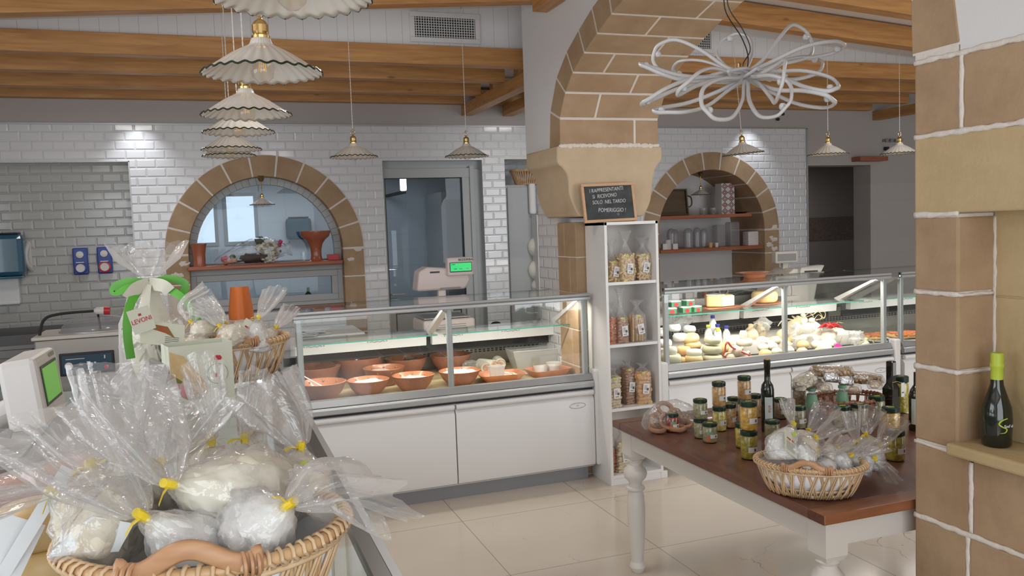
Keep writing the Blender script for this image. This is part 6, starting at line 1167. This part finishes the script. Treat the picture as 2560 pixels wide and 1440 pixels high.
B1=[('tied bag of cream flour lying across the top of the basket heap',(700,1225,'Y',1.12),(560,1232,'Y',1.03),(425,1210,'Y',.99),[(380,1120,'Y',1.04),(300,985,'Y',1.12)],.052,.050,'flour','film',.85),
('tied white bag low on the left, its mouth flaring up over the scale side',(560,1352,'Y',1.02),(455,1352,'Y',.985),(356,1290,'Y',.965),[(250,1190,'Y',1.02),(130,1065,'Y',1.08)],.038,.060,'ricotta','film',.85,True),
('cream bag at the left end whose mouth hangs out over the counter',(330,1345,'Y',1.02),(235,1300,'Y',1.05),(134,1232,'Y',1.07),[(60,1240,'Y',1.06),(-40,1262,'Y',1.05)],.052,.030,'taralli','film',.85,True),
('white bag at the right front with a big milky mouth drooping over the rim',(590,1345,'Y',.99),(665,1300,'Y',.97),(722,1262,'Y',.95),[(800,1215,'Y',.96),(890,1240,'Y',1.0)],.040,.068,'ricotta','filmm',.9),
('bag with a crossed yellow tape at the far right back of the heap',(700,1260,'Y',1.12),(745,1205,'Y',1.16),(752,1120,'Y',1.16),[(715,1050,'Y',1.18),(650,960,'Y',1.2)],.048,.052,'taralli','film',.9),
('round beige bag standing with its tape upright, centre back',(612,1230,'Y',1.2),(612,1165,'Y',1.2),(612,1098,'Y',1.2),[(622,1030,'Y',1.2),(640,940,'Y',1.22)],.040,.040,'taralli','film',.95),
('narrow bag with an upright tape left of the round beige one',(520,1210,'Y',1.2),(528,1160,'Y',1.2),(529,1102,'Y',1.2),[(530,1030,'Y',1.2),(505,920,'Y',1.23)],.030,.048,'taralli','film',.9),
('tall clear bag at the back left, its square mouth the highest of the heap',(290,1260,'Y',1.17),(292,1210,'Y',1.17),(296,1150,'Y',1.17),[(290,1050,'Y',1.19),(292,915,'Y',1.22)],.036,.042,'taralli','film',.9),
('small pale bag tucked under the cream one, front centre',(620,1350,'Y',1.0),(570,1328,'Y',1.01),(500,1310,'Y',1.03),[(470,1295,'Y',1.05),(430,1285,'Y',1.08)],.034,.012,'flour','film',.85),
('bag behind the cream one with a wide clear mouth spreading to the upper centre',(330,1250,'Y',1.1),(370,1200,'Y',1.12),(400,1160,'Y',1.13),[(440,1090,'Y',1.15),(500,990,'Y',1.18)],.042,.055,'taralli','film',.9),
('clear crumpled bag at the left back, mouth opening toward the green screen',(250,1270,'Y',1.12),(240,1215,'Y',1.13),(230,1165,'Y',1.14),[(190,1100,'Y',1.16),(160,1035,'Y',1.18)],.038,.045,'taralli','film',.9)]
for i,b in enumerate(B1): tied_bag(b[0],b[1],b[2],b[3],b[4],b[5]*1.12,b[6]*1.25,b[7],b[8],b[9],seed=i*5+1,group=YG,paper=len(b)>10,sticker=i in(4,9),fl_flat=.42)
basket('oval wicker basket of tied bags behind the printed carton, near the counter end',(.035,2.755,ZG),.182,.155,.125,2,n=60)
GB='tied bags in the basket behind the carton'
B2=[('milky bag bent over in an arch at the back left of the second basket',(505,845,'Y',2.66),(500,825,'Y',2.66),(478,805,'Y',2.66),[(480,765,'Y',2.68),(530,745,'Y',2.7)],.045,.055,'taralli','filmm',.9),
('bag with a yellow tape hanging down in the middle of the second basket',(580,865,'Y',2.62),(572,840,'Y',2.62),(550,815,'Y',2.62),[(535,785,'Y',2.66),(500,760,'Y',2.7)],.055,.045,'taralli','filmm',.9),
('large cream bag with red print in the middle of the second basket',(650,860,'Y',2.70),(620,838,'Y',2.70),(566,806,'Y',2.70),[(560,800,'Y',2.7),(545,792,'Y',2.72)],.062,.02,'flour','film',.8,False,True),
('white bag with a tall twisted mouth at the right of the second basket',(640,880,'Y',2.66),(640,850,'Y',2.66),(646,795,'Y',2.68),[(665,765,'Y',2.7),(690,725,'Y',2.74)],.052,.040,'ricotta','filmm',.9),
('bag at the right edge of the second basket, mouth pointing up to the right',(650,875,'Y',2.78),(672,845,'Y',2.80),(690,820,'Y',2.8),[(705,800,'Y',2.82),(728,770,'Y',2.85)],.040,.035,'taralli','filmm',.9),
('pale bag low at the front left of the second basket',(520,890,'Y',2.62),(490,868,'Y',2.62),(460,850,'Y',2.64),[(445,830,'Y',2.66),(430,805,'Y',2.68)],.045,.03,'taralli','filmm',.9)]
for i,b in enumerate(B2): tied_bag(b[0],b[1],b[2],b[3],b[4],b[5],b[6],b[7],b[8],b[9],seed=i*7+40,group=GB,printlab=len(b)>11,fl_flat=.5)
p=P(605,800,'Y',2.93); t=thing('orange_packet','orange printed packet standing upright behind the second basket','packet',(p.x,2.96,ZG),(R(-3),0,R(4))); m_=MB()
zt=P(600,718,'Y',2.94).z-ZG; m_.sweep([(0,0,.0),(0,0,.03),(0,0,zt*.7),(0,0,zt)],[.055,.078,.078,.058],24,.5,.06,3,up=(1,0,0)); obj('packet_body',m_,'orange',t,smooth=True,ang=50); obj('printed_panel',MB().lathe([(.0,0),(.028,0.001)],20),'carton',t).location=(0.01,-.037,.06); t.children[-1].rotation_euler=(R(90),0,0)
# printed carton with raised lid
t=thing('printed_carton','pale green open carton with sandwich pictures and raised back flap, on the glass counter','carton',(0,0,0)); zb=ZG
q0=P(428,1000,'Z',zb); 
f0=Vector((-.112,2.24,0)); f1=Vector((.040,2.275,0)); dr=(f1-f0).normalized(); dn=Vector((-dr.y,dr.x,0)); wd_=(f1-f0).length
t.location=(f0.x,f0.y,zb); t.rotation_euler=(0,0,math.atan2(dr.y,dr.x)); hb=P(440,866,'Y',2.25).z-zb; w_=wd_; dd=.10
obj('front_panel',MB().box(0,w_,0,.002,0,hb),'carton',t); obj('side_panel',MB().box(0,.002,.002,dd,0,hb),'carton',t); obj('side_panel',MB().box(w_-.002,w_,.002,dd,0,hb),'carton',t); obj('back_panel',MB().box(0,w_,dd-.002,dd,0,hb),'carton',t); obj('base_panel',MB().box(0,w_,0,dd,0,.002),'carton',t)
pic=MB(); pic.prism([(.002,hb*.93),(.035,hb*.85),(w_*.56,hb*.42),(w_*.58,hb*.28),(w_*.40,hb*.33),(.002,hb*.62)],'Y',-.0012,-.0004); p2=MB(); p2.prism([(.002,hb*.62),(w_*.40,hb*.33),(w_*.5,hb*.22),(w_*.28,hb*.20),(.002,hb*.36)],'Y',-.0012,-.0004); p3=MB(); p3.prism([(.002,hb*.50),(w_*.2,hb*.40),(w_*.30,hb*.27),(.002,hb*.34)],'Y',-.0016,-.0012)
multi('sandwich_picture',[(pic,'bread'),(p2,'salad'),(p3,'redp')],t)
m_=MB(); m_.sweep([(w_*.74+.026*math.cos(R(a)),-.001,hb*.55+.026*math.sin(R(a))) for a in range(0,360,15)],.0007,4,closed=True); k_=obj('round_stamp',m_,'greyp',t); m_=MB(); obj('red_leaf_mark',MB().ball((w_*.75,-.001,hb*.78),.009,(1.2,.08,.8),8,.5,2),'redink',k_); m_.box(w_*.70,w_*.78,-.0013,-.0005,hb*.5,hb*.56); obj('red_stamp_mark',m_,'redink',k_)
pic=MB(); pic.prism([(.02,hb*.85),(dd*.9,hb*.5),(dd*.9,hb*.25),(.03,hb*.5)],'X',w_+.0003,w_+.001); obj('side_picture',pic,'salad',t)
fl=obj('raised_flap',MB().box(-.03,w_*.5,-.001,.001,0,.062),'carton',t); fl.location=(-.02,dd,hb); fl.rotation_euler=(R(-24),R(12),0)
p4=MB(); p4.prism([(-.02,.056),(.035,.052),(.055,.022),(.03,.034),(-.012,.044)],'Y',-.0018,-.001); obj('flap_picture',p4,'salad',fl); m_=MB()
for j in range(4): m_.box(.030,.065,-.0017,-.001,.008+.005*j,.010+.005*j)
obj('flap_text',m_,'greyp',fl)
tb=obj('brand_tab',MB().box(-.027,.027,-.001,.001,0,.062),'carton',t,bevel=.0); tb.location=(-.038,dd-.030,hb+.038); tb.rotation_euler=(R(-6),R(-14),R(8))
text('brand_lettering','LEVONI',.0165,'redink',tb,(0,-.0016,.030),(R(90),0,0),sx=.9); obj('crown_mark',MB().obox((0,-.0016,.045),(.007,.0006,.006)),'redink',tb)
text('brand_lettering','LEVONI',.011,'redink',t,(.024,-.0012,hb*.10),(R(90),0,0))
# grey leaning panel and gift hamper beside the carton
p=P(395,990,'Y',2.05); t=thing('grey_divider','grey plastic divider panel standing left of the printed carton','divider',(-.145,2.0,ZG),(0,0,R(-68))); zt=.19; m_=MB(); m_.prism([(-.11,0),(.10,0),(.14,.12),(.12,.18),(.03,.19),(-.02,.14)],'Y',-.006,.006); obj('divider_panel',m_,'greyp',t,bevel=.004); obj('divider_foot',MB().box(-.11,.10,-.03,.03,0,.006),'greyp',t)
t=thing('gift_hamper','cellophane wrapped gift with a green and cream ribbon bow behind the carton','gift',(-.185,2.90,ZG)); top=P(365,705,'Y',2.9).z-ZG; r0=.10
m_=MB(); m_.lathe([(.09,0),(r0,.03),(r0*1.05,top*.35),(r0*1.0,top*.6),(r0*.7,top*.85),(.02,top),(.03,top+.02),(.085,top+.07),(.11,top+.11)],48,fn=lambda r_,z_,a,i:(r_*(1+.16*noise.noise(Vector((math.cos(a)*3.5,math.sin(a)*3.5,z_*9)))+(.2*math.sin(a*9) if i>6 else 0)),z_+(.02*math.sin(a*7) if i>7 else 0)),cap0=False,cap1=False); obj('cellophane',m_,'filmm',t,smooth=True,ang=180)
m_=MB(); m_.lathe([(.055,0),(.07,.05),(.075,.13),(.05,.2),(.03,.26),(.02,.3)],20); obj('wrapped_bottle',m_,'flour',t,smooth=True)
m_=MB(); rr=random.Random(9)
for k in range(26): a=rr.random()*6.28; m_.ball((.05+.045*math.cos(a),-.05+.03*math.sin(a),.02+.10*rr.random()),.022,(1.3,.4,1),6,.5,k,rot=Matrix.Rotation(rr.random()*3,3,'Z'))
obj('green_leaves',m_,'leaf',t,smooth=True); m_=MB()
for k in range(14): a=rr.random()*6.28; m_.sweep([(.0,-.05,.12),(.05*math.cos(a),-.07,.15+.05*math.sin(a)),(.09*math.cos(a),-.08,.15+.09*math.sin(a))],.0035,5)
obj('dried_stems',m_,'ribbonw',t,smooth=True)
def ribbon(pts,w_,mt,par,nm,up=(0,1,0)): 
    o=obj(nm,MB().sweep(crom(pts,5),w_,4,.08,up=up),mt,par,smooth=True); return o
tt=top-.005
ribbon([(0,-.03,tt),(-.05,-.04,tt+.012),(-.095,-.04,tt+.0),(-.10,-.04,tt-.02),(-.05,-.045,tt-.006),(0,-.035,tt)],.012,'ribbon',t,'ribbon_loop',(0,1,0)); ribbon([(0,-.03,tt),(.06,-.04,tt+.014),(.105,-.04,tt-.005),(.09,-.045,tt-.035),(.04,-.045,tt-.01),(0,-.035,tt)],.012,'ribbon',t,'ribbon_loop',(0,1,0))
ribbon([(-.02,-.05,tt),(-.055,-.10,tt-.06),(-.065,-.125,tt-.14),(-.06,-.13,tt-.22)],.013,'ribbon',t,'ribbon_tail',(0,1,0)); ribbon([(.03,-.05,tt),(.09,-.10,tt-.04),(.125,-.11,tt-.09),(.14,-.11,tt-.13)],.012,'ribbon',t,'ribbon_tail',(0,1,0))
ribbon([(0,-.04,tt),(-.035,-.075,tt-.01),(-.06,-.085,tt-.04)],.02,'ribbonw',t,'cream_ribbon'); ribbon([(0,-.04,tt),(.04,-.08,tt-.005),(.06,-.085,tt-.025)],.02,'ribbonw',t,'cream_ribbon'); ribbon([(-.005,-.05,tt),(-.012,-.10,tt-.07),(-.01,-.105,tt-.11)],.012,'ribbonw',t,'cream_ribbon')
# basket three, on the table
qa,qb=P(1905,1150,'Z',TZ+.105),P(2186,1172,'Z',TZ+.105); cx_,cy_=(qa.x+qb.x)/2,(qa.y+qb.y)/2
an=math.degrees(math.atan2(qb.y-qa.y,qb.x-qa.x)); BA=(qb-qa).length/2
basket('oval wicker basket of white tied bags on the near end of the dark table',(cx_,cy_+.035,TZ+.001),BA*.99,BA*.68,.105,an,n=60,handles=(-1,))
GT='tied bags in the basket on the table'; y0=cy_
def Y3(x,y,o): return (x,y,'Y',y0+o+.03)
B3=[('flat white bag with a printed red and grey label, left in the table basket',Y3(1960,1150,-.02),Y3(1958,1112,-.0),Y3(1984,1062,.04),[Y3(1975,1035,.05),Y3(1967,998,.07)],.034,.026,'ricotta','film',.7,1),
('bag behind the labelled one, its clear mouth leaning to the upper right',Y3(2015,1120,.06),Y3(2015,1098,.08),Y3(2022,1078,.09),[Y3(2045,1055,.1),Y3(2070,1015,.12)],.036,.034,'taralli','film',.85,0),
('beige bag with its tape left of the centre of the table basket',Y3(2010,1140,0),Y3(2015,1120,.0),Y3(2040,1098,.01),[Y3(2070,1075,.02),Y3(2105,1055,.04)],.034,.036,'taralli','film',.85,0),
('white bag low in front left in the table basket, mouth toward the centre',Y3(1990,1150,-.04),Y3(2010,1142,-.04),Y3(2041,1134,-.04),[Y3(2075,1122,-.05),Y3(2108,1102,-.03)],.034,.034,'ricotta','film',.85,0),
('bag with upright tape at the centre right of the table basket',Y3(2142,1148,.03),Y3(2142,1130,.03),Y3(2143,1106,.03),[Y3(2135,1075,.04),Y3(2128,1030,.06)],.034,.032,'taralli','film',.9,0),
('beige bag at the back right of the table basket, mouth straight up',Y3(2165,1130,.08),Y3(2168,1110,.09),Y3(2166,1086,.09),[Y3(2168,1060,.1),Y3(2180,1020,.12)],.032,.032,'taralli','film',.9,0),
('white bag low at the front right of the table basket',Y3(2085,1170,-.04),Y3(2105,1155,-.04),Y3(2129,1139,-.06),[Y3(2160,1128,-.05),Y3(2190,1112,-.03)],.034,.034,'ricotta','film',.85,0),
('bag at the right end of the table basket, mouth fanning to the upper right',Y3(2165,1165,.0),Y3(2178,1145,.0),Y3(2198,1118,.02),[Y3(2218,1090,.03),Y3(2242,1052,.05)],.032,.034,'ricotta','film',.9,0),
('clear empty looking bag drooping over the right rim of the table basket',Y3(2140,1165,-.03),Y3(2165,1155,-.04),Y3(2186,1150,-.05),[Y3(2208,1165,-.06),Y3(2225,1190,-.06)],.026,.034,'ricotta','film',.85,0)]
B3+=[('small white bag low in the centre of the table basket, behind the handle',Y3(2040,1185,-.05),Y3(2062,1170,-.05),Y3(2092,1158,-.045),[Y3(2105,1150,-.045),Y3(2118,1142,-.04)],.030,.014,'ricotta','film',.85,0),
('plump beige bag in the very middle of the table basket',Y3(2050,1150,.0),Y3(2072,1135,.0),Y3(2092,1122,.0),[Y3(2102,1112,.01),Y3(2118,1098,.02)],.034,.02,'taralli','film',.9,0),
('white bag filling the right middle of the table basket',Y3(2130,1172,-.03),Y3(2140,1158,-.03),Y3(2152,1142,-.02),[Y3(2158,1132,-.02),Y3(2168,1120,-.01)],.032,.02,'ricotta','film',.9,0),
('pale bag at the back left middle of the table basket',Y3(1990,1150,.08),Y3(2000,1135,.08),Y3(2010,1120,.08),[Y3(2015,1108,.08),Y3(2022,1095,.09)],.034,.02,'taralli','film',.9,0)]
for i,b in enumerate(B3): tied_bag(b[0],b[1],b[2],b[3],b[4],b[5]*1.65,b[6]*1.45,b[7],b[8],b[9],seed=i*3+90,group=GT,printlab=b[10]==1,tabs=True,sticker=i==0,fl_flat=.5)
# basket four with snack packets at the far end of the table
p=P(2118,1015,'Z',TZ+.05); t4=basket('reddish wicker basket of packaged biscuits at the far end of the table',(p.x,min(p.y,TY1-.15),TZ+.001),.165,.13,.09,2,'wickerdk','wickerdk',n=44,handles=(),liner=False,cross=.05,taper=.85,group=None)
bx,by=t4.location.x,t4.location.y
def pack(label,x,y,Yv,l_,r,ang,mt,seed,film='filmc',sc=(1,1,1)):
    p=P(x,y,'Y',Yv); t=thing('snack_packet',label,'packet',p,(0,R(ang),0),'biscuit packets in the reddish basket'); m_=MB(); rr=random.Random(seed)
    n=int(l_/.02)
    for k in range(n):
        for q in range(5): m_.ball((-l_/2+l_*(k+.5)/n,r*.55*math.cos(q*1.26+k),r*.55*math.sin(q*1.26+k)),r*.5,(1,1,.7),6,.5,k*5+q)
    obj('biscuits',m_,mt,t,smooth=True); obj('clear_wrap',MB().sweep([(-l_/2-.02,0,0),(-l_/2,0,0),(0,0,.004),(l_/2,0,0),(l_/2+.02,0,0)],[r*.5,r,r*1.05,r,r*.5],20,.9,.15,4,seed=seed,up=(0,1,0)),film,t,smooth=True,ang=180); return t
pack('long top packet of round biscuits at the left, sloping down to the right',2080,930,by+.02,.20,.030,8,'nut',1); pack('long packet of biscuits continuing to the right above the basket',2165,948,by+.01,.17,.028,10,'nut',2); pack('clear bag of biscuits bulging over the left rim',2012,955,by-.03,.09,.036,-20,'taralli',3)
pack('lower packet of biscuits behind the left green-labelled bottle',2030,962,by+.02,.10,.028,0,'nut',7)
for k,(x,y,lb) in enumerate(((2078,945,'upper left foil packet'),(2115,953,'upper middle foil packet, brightest'),(2062,970,'lower left foil packet'),(2135,973,'lower middle foil packet'),(2187,963,'rightmost foil packet'))):
    p=P(x,y,'Y',by-.07+.02*(k%2)); t=thing('foil_packet',lb+' in the reddish wicker basket','packet',p,(R(-15),R(8),0),'foil packets in the reddish basket'); m_=MB(); m_.sweep([(-.037,0,0),(-.034,0,0),(0,0,.002),(.034,0,0),(.037,0,0)],[.018,.020,.021,.020,.018],18,.55,.2,5,seed=k,up=(0,1,0)); obj('foil_wrap',m_,'foil' if k in(0,1) else 'film',t,smooth=True,ang=180); obj('packet_filling',MB().ball((0,0,0),.018,(1.7,.6,.9),10,.3,k),'nut',t,smooth=True)
# bag of ring-shaped snacks at the left far corner of the table
p=P(1672,1058,'Z',TZ+.03); t=thing('ring_snack_bag','clear bag of large brown ring-shaped snacks behind the red jar','bag',(p.x+.01,min(p.y,TY1-.10),TZ)); m_=MB()
for k,(x,y,z,a,b_) in enumerate(((-.07,0,.045,70,20),(-.03,-.03,.05,60,-30),(.02,.0,.055,80,10),(.06,.01,.05,60,60),(-.01,.03,.09,40,0),(.045,-.03,.03,20,0),(-.08,-.02,.02,10,0),(.0,-.05,.02,5,0))):
    rt=Matrix.Rotation(R(b_),3,'Z')@Matrix.Rotation(R(a),3,'X'); m_.sweep([Vector((x,y,z))+rt@Vector((.033*math.cos(q),.033*math.sin(q),0)) for q in [2*PI*i/16 for i in range(16)]],.010,8,closed=True,wr=.1)
obj('ring_snacks',m_,'pastabr',t,smooth=True); obj('clear_bag',MB().sweep([(-.14,0,.03),(-.11,0,.045),(-.05,0,.065),(.02,0,.07),(.08,0,.055),(.12,0,.04),(.17,.0,.03)],[.015,.045,.062,.066,.055,.04,.025],30,.8,.15,4,seed=4,up=(0,1,0)),'film',t,smooth=True,ang=180)
# ================================================================== LEFT SIDE: SCALE, SEALER, WORKTOPS, CHEESES
t=thing('side_scale','white shop scale with a green lit display, cut off by the left photo edge','scale',(-.47,1.80,1.02),R(0)); zb=0
hd=P(85,965,'Y',1.80)
ox,oy,oz=-.47,1.80,1.02
def L3(v): return (v.x-ox,v.y-oy,v.z-oz)
a_=P(20,1090,'Y',1.80); b_=P(20,975,'Y',1.80)
obj('column',MB().prism([(-.20,0),(.02,0),(.045,.05),(.03,.12),(.0,b_.z-oz-.03),(-.06,b_.z-oz),(-.20,b_.z-oz+.015)],'Y',-.08,.10),'plastic',t,bevel=.02); obj('column_shade',MB().prism([(-.02,0),(.05,0),(.065,.05),(.05,.12),(.02,b_.z-oz-.035),(.0,b_.z-oz-.03),(.03,.12),(.04,.05)],'Y',-.07,.09),'pinkplastic',t,bevel=.006)
h0=P(45,1035,'Y',1.80); h1=P(120,890,'Y',1.80)
cx_=(h0.x+h1.x)/2-ox; z0,z1=P(80,1055,'Y',1.8).z-oz,P(85,885,'Y',1.8).z-oz
hd=obj('display_head',MB().box(-.032,.032,-.09,.09,-(z1-z0)/2,(z1-z0)/2),'plastic',t,bevel=.01); hd.location=(cx_,0,(z0+z1)/2); hd.rotation_euler=(0,R(-6),R(-2))
obj('display_window',MB().box(.0305,.0335,-.065,.065,-.03,.045),'blackp',hd); obj('green_display',MB().box(.033,.0345,-.058,.058,-.024,.040),'greenscreen2',hd); obj('corner_mark',MB().box(.0325,.0335,.02,.06,.052,.06),'greyp',hd)
nk=obj('neck',MB().sweep([(cx_-.10,.02,z0-.0),(cx_-.03,.02,z0+.03),(cx_,.02,z0+.05)],.03,10,.8),'plastic',t,smooth=True); obj('grey_button',MB().obox((cx_-.035,-.085,z0+.0),(.022,.004,.016),(R(10),R(15),0)),'greyp',t); obj('scale_base',MB().box(-.24,.04,-.12,.16,-.03,.0),'plastic',t,bevel=.01)
t=thing('vacuum_sealer','stainless steel vacuum sealer with a blue control panel and clear domed lid','machine',(-.735,5.5,0)); W2=.262; zt=1.105
obj('machine_body',MB().box(-W2,W2,0,.45,.08,zt-.02),'steelbr',t,bevel=.012); obj('top_plate',MB().box(-W2-.01,W2+.01,-.01,.46,zt-.02,zt),'plastic2',t,bevel=.005); pn=obj('panel_frame',MB().box(-.135,.16,-.012,0,.865,1.0),'blackp',t,bevel=.006)
obj('blue_panel',MB().box(-.12,.145,-.0145,-.012,.88,.985),'bluepanel',pn); k_=obj('gauge',MB().lathe([(.022,0),(.022,.008),(.018,.008)],20),'label',pn); k_.location=(-.085,-.0145,.925); k_.rotation_euler=(R(90),0,0); k_=obj('red_knob',MB().lathe([(.013,0),(.012,.02)],16),'redp',pn); k_.location=(.115,-.0145,.905); k_.rotation_euler=(R(90),0,0); obj('panel_marks',MB().box(-.10,0,-.0155,-.0145,.962,.966).box(-.03,-.01,-.0155,-.0145,.925,.93).box(.01,.03,-.0155,-.0145,.925,.945).box(.05,.06,-.0155,-.0145,.93,.94).box(.105,.112,-.0155,-.0145,.955,.975),'plastic2',pn)
obj('clear_dome',MB().lathe([(.20,0),(.195,.03),(.16,.07),(.08,.095),(.001,.10)],32,(0.05,.22,zt),sy=.85,cap0=False),'tinted',t,smooth=True); obj('dome_rim',MB().lathe([(.21,0),(.21,.008),(.195,.01)],32,(0.05,.22,zt),sy=.85),'alu',t,smooth=True)
for sx in (-1,1):
    for y in (.05,.40): obj('castor',MB().ball((sx*.2,y,.04),.04,(.5,1,1),10),'blackp',t,smooth=True)
m_=MB(); a0=P(95,828,'Y',5.62); m_.sweep(crom([Vector((-.25,.12,zt-.01)),P(110,800,'Y',5.62)-Vector((-.735,5.5,0)),P(150,785,'Y',5.62)-Vector((-.735,5.5,0)),P(235,777,'Y',5.62)-Vector((-.735,5.5,0))],8),.0085,8); obj('power_cable',m_,'blackcord',t,smooth=True)
c0_=P(235,777,'Y',5.62)-Vector((-.735,5.5,0)); obj('plug',MB().sweep([c0_,c0_+Vector((.015,0,0)),c0_+Vector((.055,0,-.002))],[.012,.022,.024],14),'plastic',t,smooth=True); obj('red_plug_end',MB().sweep([c0_+Vector((.055,0,-.002)),c0_+Vector((.088,0,-.004))],.026,14),'redp',t,smooth=True)
obj('plug_support',MB().sweep([c0_+Vector((.02,0,-.015)),Vector((c0_.x+.02,.20,zt))],.006,6),'blackcord',t)
t=thing('steel_unit','dark steel kitchen unit left of the vacuum sealer','unit',(-1.50,5.9,0)); zt2=P(40,862,'Y',5.9).z; obj('unit_body',MB().box(-.9,.42,0,.6,.08,zt2-.03),'steeldark',t); obj('unit_top',MB().box(-.92,.44,-.02,.62,zt2-.03,zt2),'steeldark',t,bevel=.004); obj('unit_door',MB().box(-.1,.38,-.012,0,.15,zt2-.08),'steeldark',t,bevel=.003); obj('unit_feet',MB().box(-.85,.38,.02,.55,0,.08),'dark',t)
t=thing('work_desk','low desk with a red-brown top behind the foreground counter','desk',(-1.05,3.64,0)); zd=.86; obj('desk_top',MB().box(-.55,.50,-.55,.55,zd-.03,zd),'redbrown',t,bevel=.01); obj('desk_body',MB().box(-.5,.46,-.5,.5,.02,zd-.03),'greyp',t)
o=obj('printed_shopping_bag',MB().ball((0,0,0),.17,(1.5,1,.38),20,.7,8),'filmm',smooth=True,ang=180); p=P(165,1010,'Z',zd+.06); o.location=(-.86,3.36,zd+.066); tag(o,'crumpled white plastic bag on the red-brown desk','bag')
ca=P(128,1405,'Z',1.232); cb=P(22,1425,'Z',1.232)
for k,(x,y,z,r,h,lb) in enumerate(((ca.x-.012,ca.y+.02,ZG+.001,.052,.048,'lower whole yellow cheese beside the foreground basket'),(ca.x-.016,ca.y+.022,ZG+.05,.054,.052,'upper yellow cheese beside the foreground basket, topmost of the pair'),(cb.x,cb.y+.03,ZG+.001,.044,.05,'brown-rinded cheese at the lower left edge'))):
    o=cyl_cheese('round_cheese',lb,0,0,1,r,h,['cheeseyy','cheeseyy','cheesebrown'][k],z=z); o.location=(x,y,z); o['group']='cheeses beside the foreground basket'
for k,(x,y,z,a,lb) in enumerate(((P(75,1310,'Z',1.24).x,P(75,1310,'Z',1.24).y+.05,1.245,8,'vacuum packed red salami in clear wrap behind the yellow cheeses'),(P(95,1215,'Z',1.24).x,P(95,1215,'Z',1.24).y,1.245,-8,'orange-red packet behind the salami at the left edge'))):
    t=thing('meat_packet',lb,'packet',(x,y,z),(0,R(a),R(20)),'meat packets at the left'); obj('meat',MB().sweep([(-.09,0,0),(-.08,0,0),(.08,0,0),(.09,0,0)],[.02,.035,.035,.02],16,.7),'pink2' if k else 'j_red',t,smooth=True); obj('clear_wrap',MB().sweep([(-.12,0,0),(-.09,0,0),(.08,0,0),(.11,0,0)],[.03,.042,.042,.03],20,.75,.15,4,seed=k),'film',t,smooth=True,ang=180)
for k,(x,y,z,w_,h,rt,lb) in enumerate(((P(60,1350,'Y',1.12).x,1.12,P(60,1350,'Y',1.12).z,.016,.20,(R(5),R(33),0),'long white card edge standing at the lower left'),(P(15,1390,'Y',1.13).x,1.13,P(15,1390,'Y',1.13).z,.05,.09,(R(-15),R(30),R(10)),'torn white paper at the lower left corner'))):
    o=obj('price_card',MB().box(-w_/2,w_/2,-.001,.001,-h/2,h/2),'paper'); o.location=(x,y,z); o.rotation_euler=rt; tag(o,lb,'card')
